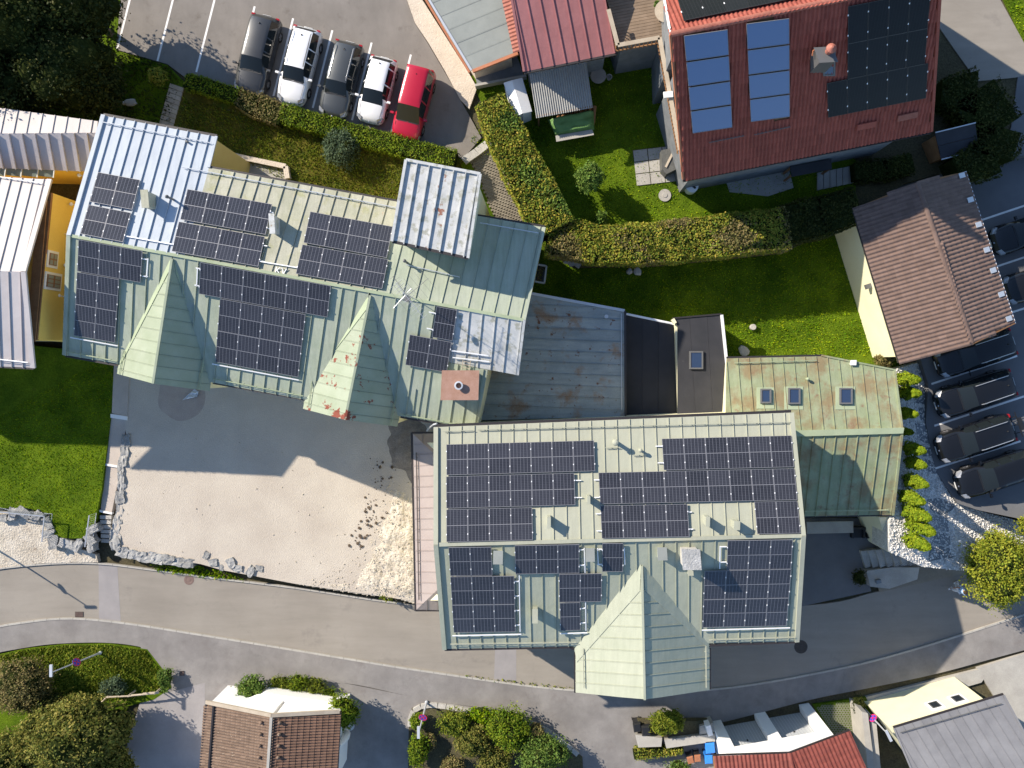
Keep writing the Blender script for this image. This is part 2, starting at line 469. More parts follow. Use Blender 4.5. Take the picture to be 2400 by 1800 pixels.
mt['tile_brown'] = M('brown_concrete_tile', (0.145, 0.098, 0.08), 0.7, (0.18, 0.122, 0.10), 3, 0.08, 20, 0.2, 30, 0.01, objrand=0.12, island=0.12)
mt['tile_dun'] = M('dun_concrete_tile', (0.15, 0.10, 0.072), 0.75, (0.20, 0.138, 0.10), 3, 0.12, 20, 0.3, 30, 0.01, objrand=0.15, island=0.15, patches=[((0.45, 0.37, 0.28), 9, 0.62, 0.06)])
mt['tile_cap'] = M('ridge_tile_clay', (0.30, 0.10, 0.07), 0.6, (0.37, 0.145, 0.105), 3, 0.1, 20, 0.2, 30, 0.01, objrand=0.12)
mt['dark_metal'] = plain('dark_gutter_metal', (0.03, 0.025, 0.025), 0.5)
mt['iron'] = plain('painted_iron', (0.12, 0.12, 0.12), 0.5)
mt['alu'] = plain('aluminium', (0.45, 0.46, 0.48), 0.4, 0.6)
mt['alu_white'] = plain('bright_aluminium', (0.82, 0.82, 0.83), 0.45, 0.1)
mt['zinc'] = plain('zinc_gutter', (0.55, 0.57, 0.6), 0.4, 0.3)
mt['copper'] = M('red_brown_sheet', (0.30, 0.17, 0.12), 0.6, (0.36, 0.22, 0.17), 3, 0.1, 20, 0.1, 20, 0.01)
mt['cream'] = M('cream_plaster', (0.72, 0.68, 0.46), 0.9, (0.76, 0.72, 0.51), 0.8, 0.05, 20, 0.2, 40, 0.01)
mt['yellow'] = M('yellow_plaster', (0.76, 0.53, 0.13), 0.9, (0.80, 0.57, 0.15), 0.8, 0.05, 20, 0.2, 40, 0.01)
mt['ochre'] = M('ochre_plaster', (0.62, 0.47, 0.17), 0.9, (0.66, 0.51, 0.20), 0.8, 0.05, 20, 0.2, 40, 0.01)
mt['white'] = M('white_plaster', (0.80, 0.79, 0.77), 0.9, (0.84, 0.83, 0.81), 0.8, 0.03, 20, 0.15, 40, 0.01)
mt['wood'] = M('brown_timber', (0.24, 0.12, 0.055), 0.7, (0.32, 0.17, 0.08), 2, 0.15, 30, 0.2, 30, 0.01, objrand=0.15)
mt['deck'] = M('grey_brown_decking', (0.20, 0.145, 0.10), 0.75, (0.27, 0.20, 0.145), 1.5, 0.12, 30, 0.2, 30, 0.01, objrand=0.12)
mt['pale_wood'] = M('weathered_timber', (0.40, 0.33, 0.25), 0.8, (0.48, 0.41, 0.32), 2, 0.12, 30, 0.2, 30, 0.01, objrand=0.1)
mt['fascia'] = M('terracotta_fascia', (0.38, 0.14, 0.07), 0.7, (0.44, 0.18, 0.10), 2, 0.1, 20, 0.1, 30, 0.01)
mt['glass'] = plain('dark_glass', (0.02, 0.025, 0.03), 0.06, 0.0, 0.6)
mt['glass_blue'] = plain('roof_window_glass', (0.03, 0.05, 0.10), 0.05, 0.0, 0.8)
mt['white_pl'] = plain('white_plastic', (0.78, 0.78, 0.76), 0.45)
mt['black_pl'] = plain('black_plastic', (0.015, 0.015, 0.016), 0.45)
mt['brown_pl'] = plain('brown_plastic', (0.30, 0.12, 0.06), 0.5)
mt['blue_pl'] = plain('blue_plastic', (0.03, 0.20, 0.62), 0.45)
mt['bark'] = M('bark', (0.10, 0.07, 0.045), 0.9, (0.15, 0.11, 0.07), 6, 0.2, 30, 0.6, 20, 0.03)
mt['cells'] = cellmat('solar_cells', (0.028, 0.0285, 0.035), (0.11, 0.112, 0.13), 6, 9, 1.09, 0.815)
mt['cells_black'] = cellmat('black_solar_cells', (0.008, 0.009, 0.011), (0.015, 0.015, 0.018), 6, 10, 1.0, 1.6, rough=0.22)
mt['collector'] = plain('collector_glass_sky_tint', (0.075, 0.14, 0.30), 0.25, 0.0, 0.7, 0.3)  # reflection of the sky is put into the blue base colour
mt['frame_silver'] = plain('panel_frame', (0.24, 0.24, 0.26), 0.5, 0.2)
for nd_ in mt['cells_black'].node_tree.nodes:
    if nd_.type == 'BSDF_PRINCIPLED': nd_.inputs['Coat Weight'].default_value = 0; nd_.inputs['Specular IOR Level'].default_value = .15
mt['frame_black'] = plain('black_panel_frame', (0.02, 0.02, 0.022), 0.4)
# slightly buckled sheets
for k_, m_ in mt.items():
    if k_.startswith('tin_'):
        for nd_ in m_.node_tree.nodes:
            if nd_.type == 'BUMP':
                nd_.inputs['Strength'].default_value = .5; nd_.inputs['Distance'].default_value = .035
                nd_.inputs['Height'].links[0].from_node.inputs['Scale'].default_value = 1.5
                nd_.inputs['Height'].links[0].from_node.inputs['Detail'].default_value = 2
# foliage
lf = {}
lf['lawn'] = leafmat('grass_blades', (0.08, 0.17, 0.004), (0.30, 0.42, 0.012), 0.03, 0.3, 0.6, 0.6)
lf['rough'] = leafmat('rough_grass_blades', (0.09, 0.12, 0.012), (0.27, 0.32, 0.04), 0.03, 0.3, 0.6, 0.5)
lf['hedge'] = leafmat('hedge_leaves', (0.07, 0.12, 0.009), (0.24, 0.32, 0.025), 0.025, 0.3, 0.5, 1.0)
lf['autumn'] = leafmat('yellowing_hedge_leaves', (0.09, 0.125, 0.014), (0.42, 0.42, 0.06), 0.05, 0.3, 0.5, 0.9)
lf['brown'] = leafmat('brown_hedge_leaves', (0.11, 0.095, 0.035), (0.30, 0.255, 0.10), 0.03, 0.25, 0.6, 1.0)
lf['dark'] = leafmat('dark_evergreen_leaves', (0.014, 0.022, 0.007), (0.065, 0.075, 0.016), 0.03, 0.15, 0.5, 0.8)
lf['tree'] = leafmat('tree_leaves', (0.07, 0.085, 0.014), (0.32, 0.31, 0.07), 0.03, 0.3, 0.5, 0.8)
lf['bush'] = leafmat('green_bush_leaves', (0.05, 0.10, 0.018), (0.20, 0.30, 0.06), 0.02, 0.3, 0.45, 1.5)
lf['cypress'] = leafmat('golden_conifer_leaves', (0.09, 0.14, 0.008), (0.27, 0.35, 0.02), 0.02, 0.25, 0.6, 2.0)
lf['juniper'] = leafmat('juniper_leaves', (0.13, 0.16, 0.012), (0.36, 0.38, 0.045), 0.025, 0.25, 0.6, 1.0)
lf['blue'] = leafmat('blue_green_leaves', (0.05, 0.08, 0.045), (0.13, 0.18, 0.10), 0.02, 0.25, 0.6, 1.0)
lf['flower'] = leafmat('red_flowers', (0.30, 0.02, 0.03), (0.5, 0.05, 0.07), 0.02, 0.25, 0.6, 1.0)

# ---------------------------------------------------------------- leaf and grass builders
def quads(name, V, mat, parent=None):
    """V: (n,4,3) array in world coordinates -> one mesh of separate leaves"""
    n = V.shape[0]
    o0 = np.array(origin_of(parent)) if parent is not None else np.zeros(3)
    me = bpy.data.meshes.new(name)
    me.vertices.add(n * 4)
    me.vertices.foreach_set('co', (V - o0).reshape(-1).astype(np.float32))
    me.loops.add(n * 4)
    me.loops.foreach_set('vertex_index', np.arange(n * 4, dtype=np.int32))
    me.polygons.add(n)
    me.polygons.foreach_set('loop_start', np.arange(0, n * 4, 4, dtype=np.int32))
    me.materials.append(mat)
    me.update(calc_edges=True)
    return add(name, me, parent)

def leafquads(P, Nrm, size, flat=0.5, asp=0.6):
    """leaf-shaped quads at points P, facing roughly along Nrm"""
    n = len(P)
    r = NPR.normal(size=(n, 3))
    nn = Nrm * flat + r / np.linalg.norm(r, axis=1, keepdims=True) * (1 - flat)
    nn /= np.linalg.norm(nn, axis=1, keepdims=True) + 1e-9
    t = NPR.normal(size=(n, 3))
    a = np.cross(nn, t); a /= np.linalg.norm(a, axis=1, keepdims=True) + 1e-9
    b = np.cross(nn, a)
    s = (size * NPR.uniform(0.45, 1.55, size=n))[:, None]
    V = np.stack([P - a * s * .5, P + b * s * asp * .5, P + a * s * .5, P - b * s * asp * .5], axis=1)
    V[:, 0] += nn * s * 0.08; V[:, 2] -= nn * s * 0.12
    return V

def blob(c, r, n, lump=0.18, seed=0.0, up=0.25):
    """points on a lumpy ellipsoid shell"""
    d = NPR.normal(size=(n, 3)); d /= np.linalg.norm(d, axis=1, keepdims=True)
    d[:, 2] = np.where(d[:, 2] < -0.5, -d[:, 2], d[:, 2])
    f = np.array([noise.noise(Vector(x * 2.3) + Vector((seed, seed * 1.7, 0))) for x in d])
    k = 1 + lump * f * 2
    k *= 1 - np.abs(NPR.normal(size=n)) * 0.14
    k = np.where(NPR.uniform(size=n) < .16, k * NPR.uniform(1.0, 1.22, n), k)
    P = np.array(c) + d * np.array(r) * k[:, None]
    nrm = d / np.array(r); nrm /= np.linalg.norm(nrm, axis=1, keepdims=True)
    nrm[:, 2] += up
    return P, nrm

def lumps(c, r, n, rad, seed):
    """sub-clump centres over an ellipsoid"""
    out = []
    rr = random.Random(seed)
    for i in range(n):
        t = rr.uniform(0, 2 * PI); z = rr.uniform(-0.25, 1.0)
        q = math.sqrt(max(0, 1 - z * z)) * rr.uniform(0.55, 0.95)
        out.append((Vector(c) + Vector((math.cos(t) * q * r[0], math.sin(t) * q * r[1], z * r[2] * 0.8)), rad * rr.uniform(0.7, 1.25)))
    return out

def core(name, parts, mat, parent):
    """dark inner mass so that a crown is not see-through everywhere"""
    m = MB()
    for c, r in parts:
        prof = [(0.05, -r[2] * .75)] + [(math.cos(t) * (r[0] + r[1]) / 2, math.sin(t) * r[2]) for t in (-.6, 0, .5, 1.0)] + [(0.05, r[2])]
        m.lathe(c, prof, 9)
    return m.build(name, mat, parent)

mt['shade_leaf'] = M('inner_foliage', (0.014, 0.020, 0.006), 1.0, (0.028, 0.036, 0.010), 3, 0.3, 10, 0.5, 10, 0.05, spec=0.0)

def shrub(name, label, cat, px, py, z, r, h, mat, n=900, leaf=0.14, group=None, nl=7, trunk=True, flat=0.45, asp=0.6, core_k=0.62):
    """a bush or small tree: stem, limbs, leafy crown made of clumps; px,py is where its middle shows"""
    base = W(px, py, z + h * 0.55); base.z = z
    t = thing(name, label, cat, base, group)
    rx, ry = (r if isinstance(r, tuple) else (r, r))
    c = Vector((base.x, base.y, z + h * 0.55))
    rad = (rx + ry) / 2
    seed = int(px * 7 + py)
    n = int(n * 2.0); nl = int(nl * 1.5)
    L = lumps(c, (rx * .75, ry * .75, h * .42), nl, rad * 0.38, seed)
    P, Q = [], []
    a, b = blob(c, (rx * .85, ry * .85, h * .42), n // 2, 0.25, seed)
    P.append(a); Q.append(b)
    for lc, lr in L:
        a, b = blob(lc, (lr, lr, lr * .9), max(40, n // (2 * nl)), 0.2, seed + lr)
        P.append(a); Q.append(b)
    P = np.concatenate(P); Q = np.concatenate(Q)
    keep = P[:, 2] > z + 0.02
    quads('foliage', leafquads(P[keep], Q[keep], leaf * (.8 if flat > .3 else 1), flat, asp), mat, t)
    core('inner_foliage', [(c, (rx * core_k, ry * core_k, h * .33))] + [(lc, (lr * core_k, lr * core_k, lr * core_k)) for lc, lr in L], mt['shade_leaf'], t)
    if trunk:
        m = MB().tube(base - Vector((0, 0, .1)), c, 0.05 + 0.035 * h, 0.03 + .012 * h, 7)
        for lc, lr in L[:4]: m.tube(c - Vector((0, 0, h * .2)), lc, 0.03 + .008 * h, 0.015, 5)
        m.build('trunk', mt['bark'], t)
    return t

def hedge(name, label, pts, w, h, z, mats, dens=150, leaf=0.10, group=None, brown=None):
    """clipped hedge along a pixel polyline (pixels are where its top shows)"""
    zt = z + h
    wp = [W(p[0], p[1], zt) for p in pts]
    ws = [(p[2] if len(p) > 2 else w) for p in pts]
    base = Vector((wp[0].x, wp[0].y, z))
    t = thing(name, label, 'hedge', base, group)
    P, Q = [], []
    m = MB()
    for i in range(len(wp) - 1):
        a, b = wp[i], wp[i + 1]
        d = (b - a); Ls = d.length; d.normalize()
        s = Vector((-d.y, d.x, 0))
        n = int(Ls * (ws[i] + 2 * h * .6) * dens)
        u = NPR.uniform(-0.02, 1.02, n)
        wl = ws[i] + (ws[i + 1] - ws[i]) * u
        g = NPR.uniform(-1, 1, n) * (1 + 1.2 * h / w)
        top = np.abs(g) < 1
        sg = np.sign(g)
        off = np.where(top, g, sg) * wl / 2
        zz = np.where(top, zt, zt - (np.abs(g) - 1) / (1.2 * h / w) * h)
        xy = np.array(a)[None, :2] + np.array(b - a)[None, :2] * u[:, None] + np.array(s)[None, :2] * off[:, None]
        nz = np.array([noise.noise(Vector((x * 1.1, y * 1.1, 0.3))) + 0.5 * noise.noise(Vector((x * 3, y * 3, 5))) for x, y in xy])
        edge = np.where(top, np.abs(g) ** 6 * 0.18, 0)
        zz = zz + np.where(top, nz * 0.16 - edge, 0) - np.abs(NPR.normal(size=n)) * 0.05
        out = np.where(top, 0, sg * nz * 0.12)
        xy = xy + np.array(s)[None, :2] * out[:, None] + NPR.normal(size=(n, 2)) * 0.03
        P.append(np.column_stack([xy, zz]))
        nr = np.where(top[:, None], np.array([[0, 0, 1.0]]), np.column_stack([s.x * sg, s.y * sg, np.full(n, .35)]))
        Q.append(nr)
        e = d * 0.1
        k = 0.42
        pts4 = [a - s * ws[i] * k - e, b - s * ws[i + 1] * k + e, b + s * ws[i + 1] * k + e, a + s * ws[i] * k - e]
        pts4 = [Vector((p.x, p.y, zt - 0.16)) for p in pts4]
        m.down_to(pts4, z)
    P = np.concatenate(P); Q = np.concatenate(Q)
    if brown:
        f = np.array([noise.noise(Vector((x * .45, y * .45, 9.1))) for x, y in P[:, :2]]) + NPR.normal(size=len(P)) * .12
        sel = f > brown[1]
        quads('foliage', leafquads(P[~sel], Q[~sel], leaf, .5), mats, t)
        if sel.any(): quads('foliage', leafquads(P[sel], Q[sel], leaf, .5), brown[0], t)
    else:
        quads('foliage', leafquads(P, Q, leaf, .5), mats, t)
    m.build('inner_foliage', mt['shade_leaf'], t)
    return t

def sample_poly(poly, n):
    xs = [p[0] for p in poly]; ys = [p[1] for p in poly]
    out = []
    tries = 0
    while len(out) < n and tries < n * 8:
        tries += 1
        x, y = RND.uniform(min(xs), max(xs)), RND.uniform(min(ys), max(ys))
        if inside(x, y, poly): out.append((x, y))
    return out

def grass(name, label, pxpoly, zf, dens, h, mat, wid=0.035, lean=0.5, holes=()):
    """grass blades over a pixel polygon; zf is a plane"""
    poly = [zf.at(*p) for p in pxpoly]
    hol = [[zf.at(*p) for p in q] for q in holes]
    A = abs(area2([(p.x, p.y) for p in poly]))
    pts = sample_poly([(p.x, p.y) for p in poly], int(A * dens))
    pts = [p for p in pts if not any(inside(p[0], p[1], [(q.x, q.y) for q in ho]) for ho in hol)]
    n = len(pts)
    XY = np.array(pts)
    zz = np.array([zf.z(x, y) for x, y in pts])
    k = np.array([noise.noise(Vector((x * .9, y * .9, 1.0))) for x, y in pts])
    hh = h * NPR.uniform(.5, 1.3, n) * (1 + 0.5 * k)
    th = NPR.uniform(0, 2 * PI, n)
    d = np.column_stack([np.cos(th), np.sin(th), np.zeros(n)])
    sdir = np.column_stack([-np.sin(th), np.cos(th), np.zeros(n)])
    b = np.column_stack([XY, zz])
    w = (wid * NPR.uniform(.6, 1.4, n))[:, None]
    tip = b + d * (hh * lean * NPR.uniform(.4, 1.6, n))[:, None] + np.array([0, 0, 1.0]) * hh[:, None]
    V = np.stack([b - sdir * w, b + sdir * w, tip + sdir * w * .3, tip - sdir * w * .3], axis=1)
    o = quads(name, V, mat)
    tag(o, label, 'grass', kind='stuff')
    return o

def area(name, pxpoly, zf, mat, depth=1.0, kind='structure', parent=None, label=None, cat=None):
    if not isinstance(zf, Plane): zf = flat(zf)
    o = MB().slab([zf.at(*p) for p in pxpoly], Vector((0, 0, -depth))).build(name, mat, parent)
    if parent is None: tag(o, label, cat, kind=kind)
    return o

def block_mesh(name, seed, mat):
    """rough hewn block: a subdivided cube with broken faces"""
    import bmesh
    bm = bmesh.new()
    bmesh.ops.create_cube(bm, size=2)
    bmesh.ops.subdivide_edges(bm, edges=bm.edges[:], cuts=4, use_grid_fill=True)
    for v in bm.verts:
        p = v.co.copy()
        k = Vector((noise.noise(p * 1.1 + Vector((seed, 0, 0))), noise.noise(p * 1.1 + Vector((0, seed, 3))), .6 * noise.noise(p * 1.3 + Vector((7, 2, seed)))))
        k2 = noise.noise(p * 3.3 + Vector((seed, seed, 1)))
        v.co += k * .38 + p.normalized() * (k2 * .14 - .10 * (p.length - 1.2))
    me = bpy.data.meshes.new(name)
    bm.to_mesh(me); bm.free()
    me.materials.append(mat)
    return me

def rock_mesh(name, seed, mat, sub=2):
    import bmesh
    bm = bmesh.new()
    bmesh.ops.create_icosphere(bm, subdivisions=sub, radius=1)
    for v in bm.verts:
        k = 1 + 0.32 * noise.noise(v.co * 1.3 + Vector((seed, 0, 0))) + 0.12 * noise.noise(v.co * 3.1 + Vector((0, seed, 0)))
        v.co *= k
        v.co.x = round(v.co.x * 2.6) / 2.6 * .5 + v.co.x * .5
        v.co.y = round(v.co.y * 2.4) / 2.4 * .4 + v.co.y * .6
        v.co.z = min(v.co.z, .72)
    me = bpy.data.meshes.new(name)
    bm.to_mesh(me); bm.free()
    me.materials.append(mat)
    return me
# ================================================================ THE SETTING
ST = Plane(W(0, 1400, -3.5), W(2400, 1400, -3.5), W(0, 1700, -3.5))      # the street rises gently to one side
def off(pl, d):
    return Plane(pl.p + Vector((0, 0, d)), pl.p + Vector((0, 0, d)) + pl.n.orthogonal(), pl.p + Vector((0, 0, d)) + pl.n.cross(pl.n.orthogonal()))
g = MB().slab([Vector((-400, -400, -4.2)), Vector((400, -400, -4.2)), Vector((400, 400, -4.2)), Vector((-400, 400, -4.2))], Vector((0, 0, -1)))
tag(g.build('ground', mt['ground']), kind='structure')

# upper terrace (uphill) and lower terrace (street side)
area('hillside', [(-500, -500), (2900, -500), (2900, 300), (2330, 370), (2120, 430), (2000, 515), (1850, 585), (1550, 616), (1345, 620), (1285, 550), (1225, 440), (1180, 328), (1143, 316), (1072, 372), (1020, 500), (1010, 840),
                  (1000, 850), (250, 770), (-500, 700)], -0.12, mt['earth'], 4.2)
area('lower_ground', [(-500, 700), (250, 770), (1000, 850), (1200, 960), (1880, 1000), (2120, 1000), (2120, 1290), (2900, 1290), (2900, 2300), (-500, 2300)], off(ST, -0.15), mt['earth'], 2.0)

PARK = [(290, -90), (940, -90), (953, 0), (972, 54), (1002, 100), (1042, 168), (1078, 232), (1098, 268), (1128, 322), (1085, 372), (1030, 350), (900, 312), (700, 256), (560, 212), (440, 186), (392, 150), (272, 116)]
park = area('parking_lot', PARK, -0.0, mt['asphalt'], 0.6)
for i, (x, y) in enumerate([(275, 115), (369, 143), (460, 169), (551, 197), (641, 225), (733, 253), (825, 282), (917, 310)]):
    L = 1.0 if i > 2 else 1.35
    a, b = W(x, y, 0), W(x + 46 * L, y - 182 * L, 0)
    d = (b - a).normalized(); s = Vector((-d.y, d.x, 0)) * 0.06
    m = MB().slab([a - s + Vector((0, 0, .004)), b - s + Vector((0, 0, .004)), b + s + Vector((0, 0, .004)), a + s + Vector((0, 0, .004))], Vector((0, 0, -.003)))
    m.build('parking_line', mt['white_paint'], park)

# road at the top corner beyond the red roofed house
area('side_road', [(2180, -120), (2330, -120), (2345, 0), (2400, 100), (2480, 190), (2480, 320), (2395, 180), (2290, 190), (2240, 120), (2185, 40)], -0.04, mt['street'], 0.5)
PR = flat(-0.8)
rp = area('car_park', [(2330, 370), (2600, 330), (2600, 1260), (2290, 1195), (2245, 1180), (2190, 1100), (2170, 990), (2176, 900), (2150, 820), (2060, 700), (2000, 520), (2120, 430)], PR, mt['dark_asphalt'], 3.2)
area('entrance_apron', [(2386, 180), (2600, 150), (2600, 335), (2330, 375), (2370, 300)], -0.035, mt['dark_asphalt'], 0.9)
for (x0, y0, x1, y1) in [(2183, 900, 2384, 834), (2190, 998, 2400, 929), (2192, 1098, 2392, 1034), (2303, 515, 2440, 469), (2335, 625, 2440, 590), (2372, 732, 2440, 710)]:
    a, b = PR.at(x0, y0, .004), PR.at(x1, y1, .004)
    d = (b - a).normalized(); s = Vector((-d.y, d.x, 0)) * 0.06
    MB().slab([a - s, b - s, b + s, a + s], Vector((0, 0, -.003))).build('parking_line', mt['white_paint'], rp)

# pebble bed with slate slabs between the green wing and the car park
BED = Plane(W(2120, 870, -0.83), W(2190, 1100, -0.83), W(2300, 1330, -1.35))
mt['pebble'] = M('white_pebbles', (0.50, 0.48, 0.45), 0.8, (0.66, 0.64, 0.60), 3, 0.35, 16, 0.9, 14, 0.05)
bed_px = [(2090, 868), (2150, 850), (2178, 900), (2172, 990), (2192, 1100), (2245, 1180), (2290, 1196), (2480, 1245), (2480, 1290), (2275, 1340), (2160, 1328), (2082, 1292), (2086, 1205), (2112, 1010)]
bed = area('pebble_bed', bed_px, BED, mt['pebble'], 2.4)
slabs = [((2150, 860), (2172, 862), (2176, 890), (2150, 880)), ((2142, 905), (2176, 908), (2178, 950), (2146, 945)), ((2152, 955), (2180, 952), (2184, 992), (2156, 985)),
         ((2146, 992), (2184, 998), (2180, 1042), (2150, 1030)), ((2160, 1048), (2188, 1050), (2184, 1068), (2162, 1070)), ((2168, 1075), (2190, 1085), (2198, 1110), (2172, 1108)),
         ((2172, 1172), (2196, 1168), (2240, 1182), (2220, 1212), (2186, 1200)), ((2184, 1205), (2220, 1216), (2222, 1246), (2188, 1240)), ((2188, 1245), (2226, 1250), (2228, 1280), (2182, 1270)),
         ((2180, 1275), (2228, 1285), (2230, 1305), (2176, 1318))]
for q in slabs:
    pts = [BED.at(x + RND.uniform(-2, 2), y + RND.uniform(-2, 2), .03) for x, y in q]
    MB().slab(pts, Vector((0, 0, -.06))).build('paving_slab', mt['slate'], bed)
pebs = []
pp = [BED.at(*p) for p in bed_px]
for x, y in sample_poly([(p.x, p.y) for p in pp], 5200):
    pebs.append((x, y))
n = len(pebs)
m = MB()
for x, y in pebs:
    r = RND.uniform(.03, .075)
    c = Vector((x, y, BED.z(x, y) + r * .3))
    a = RND.uniform(0, PI)
    u, v = Vector((math.cos(a), math.sin(a), 0)) * r * 1.3, Vector((-math.sin(a), math.cos(a), 0)) * r * .9
    m.raw([c + u, c + v, c - u, c - v, c + Vector((0, 0, r))], [[0, 1, 4], [1, 2, 4], [2, 3, 4], [3, 0, 4]])
mt['pebble2'] = M('loose_pebbles', (0.55, 0.53, 0.50), 0.8, (0.72, 0.70, 0.66), 3, 0.1, 16, 0.2, 14, 0.02, island=0.3)
tag(m.build('gravel', mt['pebble2']), 'loose white pebbles around the golden cypresses', 'pebbles', kind='stuff')

# ---- street, kerbs, sidewalk
def cat_rom(pts, n=6):
    out = []
    P = [pts[0]] + list(pts) + [pts[-1]]
    for i in range(1, len(P) - 2):
        p0, p1, p2, p3 = P[i - 1:i + 3]
        for k in range(n):
            t = k / n
            out.append(tuple(0.5 * ((2 * p1[j]) + (-p0[j] + p2[j]) * t + (2 * p0[j] - 5 * p1[j] + 4 * p2[j] - p3[j]) * t * t + (-p0[j] + 3 * p1[j] - 3 * p2[j] + p3[j]) * t ** 3) for j in (0, 1)))
    out.append(tuple(pts[-1]))
    return out
NEDGE = cat_rom([(-300, 1400), (-60, 1342), (100, 1322), (230, 1320), (350, 1334), (500, 1354), (690, 1377), (970, 1417), (1300, 1440), (1880, 1420), (2060, 1386), (2270, 1342), (2480, 1292), (2800, 1200)])
KERB = cat_rom([(-300, 1560), (-60, 1482), (60, 1458), (170, 1449), (300, 1461), (450, 1484), (600, 1508), (800, 1541), (1000, 1573), (1345, 1617), (1660, 1616), (1950, 1570), (2150, 1519), (2400, 1440), (2800, 1320)])
SEDGE = cat_rom([(-300, 1630), (-60, 1545), (60, 1518), (150, 1508), (260, 1507), (345, 1520), (400, 1545), (560, 1590), (800, 1600), (1000, 1640), (1250, 1680), (1400, 1740), (1660, 1700), (1900, 1640), (2040, 1612), (2200, 1578), (2400, 1524), (2800, 1420)])
def strip(name, A, B, pl, mat, th=.3, kind='structure'):
    a = [pl.at(*p) for p in A]; b = [pl.at(*p) for p in B]
    m = MB()
    n = min(len(a), len(b))
    poly = a + b[::-1]
    m.slab(poly, Vector((0, 0, -th)))
    return tag(m.build(name, mat), kind=kind)
street = strip('street', NEDGE, KERB, ST, mt['street'])
SWK = off(ST, 0.06)
side = strip('sidewalk', KERB, SEDGE, SWK, mt['sidewalk'])
# forecourt asphalt south of the sidewalk (drives of the houses below the street)
area('driveway', [(330, 1512), (480, 1560), (600, 1590), (800, 1600), (1000, 1640), (1250, 1680), (1400, 1740), (1660, 1700), (1700, 1900), (330, 1900)], off(ST, 0.056), mt['sidewalk'], 0.3)
area('driveway', [(330, 1640), (480, 1600), (480, 1900), (250, 1900)], off(ST, 0.060), mt['patch'], 0.04)
area('road_patch', [(231, 1322), (275, 1325), (283, 1457), (232, 1451)], off(ST, 0.004), mt['patch'], 0.003)
area('road_patch', [(1163, 1432), (1210, 1436), (1210, 1599), (1158, 1592)], off(ST, 0.004), mt['patch'], 0.003)
# kerb stones
kerb = thing('kerb', 'row of pale granite kerb stones between street and sidewalk', 'kerb', ST.at(1200, 1600)); kerb['kind'] = 'structure'
acc = [ST.at(*p) for p in KERB]
def walk(pts, step):
    out = [pts[0]]
    rest = step
    for a, b in zip(pts[:-1], pts[1:]):
        d = (b - a).length
        t = rest
        while t <= d:
            out.append(a + (b - a) * (t / d)); t += step
        rest = t - d
    return out
ks = walk(acc, 0.85)
for a, b in zip(ks[:-1], ks[1:]):
    if abs(a.x) > 46: continue
    m = MB().bar(a + (b - a) * .012 + Vector((0, 0, .03)), b - (b - a) * .012 + Vector((0, 0, .03)), 0.12, 0.13)
    m.build('kerb_stone', mt['concrete'], kerb)
ks = walk([ST.at(*p) for p in NEDGE if p[0] < 985], 1.0)
edge = thing('kerb', 'low dark kerb along the gravel yard and rock wall', 'kerb', ks[0]); edge['kind'] = 'structure'
for a, b in zip(ks[:-1], ks[1:]):
    MB().bar(a + (b - a) * .01, b - (b - a) * .01, 0.10, 0.22).build('kerb_stone', mt['concrete'], edge)

# covers in the road
def round_cover(px, py, r, label, mat):
    c = ST.at(px, py, .006)
    m = MB().lathe(c, [(r, -.02), (r, 0), (r * .9, .004), (r * .62, .004), (r * .58, -.004), (r * .4, -.004), (r * .36, .004), (r * .01, .004)], 24)
    o = m.build('manhole_cover', mat); tag(o, label, 'manhole cover', 'round covers in the street')
mt['iron_cover'] = M('cast_iron', (0.16, 0.11, 0.095), 0.7, (0.2, 0.14, 0.12), 6, 0.1, 30, 0.3, 40, 0.01)
mt['iron_dark'] = M('dark_cast_iron', (0.05, 0.045, 0.042), 0.7, (0.07, 0.06, 0.055), 6, 0.1, 30, 0.3, 40, 0.01)
round_cover(443, 1359, 0.33, 'reddish round manhole cover half in the rock wall shadow', mt['iron_cover'])
round_cover(1877, 1516, 0.44, 'large dark round manhole cover by the green roof corner', mt['iron_dark'])
def grate(px, py, sx, sy, label, pl, rz=0.0):
    c = pl.at(px, py, .012)
    t = thing('drain_grate', label, 'drain grate', c, 'square drain grates')
    MB().box(c, sx, sy, .012, rz).build('frame', mt['iron_dark'], t)
    nb = 9
    for i in range(nb):
        o_ = (i + .5) / nb - .5
        MB().box(c + Vector((o_ * sx * .9 * math.cos(rz), o_ * sx * .9 * math.sin(rz), .014)), sx / nb * .45, sy * .85, .015, rz).build('bar', mt['iron_cover'], t)
grate(186, 1440, 0.55, 0.36, 'rectangular drain grate in the road beside the kerb', ST)
grate(427, 1578, 0.3, 0.3, 'small square drain grate in the sidewalk', off(ST, .06))

# ---- lawns and banks
area('lawn', [(1170, 330), (1100, 180), (1380, 60), (1700, 60), (2010, 380), (2000, 512), (1850, 582), (1550, 613), (1345, 617), (1290, 560), (1220, 430)], -0.02, mt['lawn'], 0.4)
LOW = flat(-2.0)
area('lawn', [(1180, 560), (1300, 560), (1860, 540), (2010, 470), (2130, 900), (1690, 880), (1560, 800), (1180, 780)], LOW, mt['lawn'], 0.9)
SLP = Plane(W(1150, 330, -.03), W(1190, 335, -.03), W(1330, 625, -2.0))
area('bank', [(1075, 375), (1145, 318), (1180, 325), (1240, 440), (1300, 545), (1350, 625), (1280, 640), (1180, 600), (1120, 480)], SLP, mt['lawn'], 1.2)
area('lawn', [(-300, -300), (290, -300), (290, 0), (272, 118), (392, 152), (430, 190), (400, 310), (100, 320), (-300, 280)], -0.01, mt['lawn'], 0.4)
BANK = Plane(W(440, 190, -0.03), W(1040, 360, -0.03), W(520, 420, -0.085))
area('bank', [(430, 190), (560, 214), (700, 258), (900, 314), (1030, 352), (1085, 374), (1000, 480), (700, 480), (380, 400), (380, 300)], BANK, mt['bank'], 2.0)
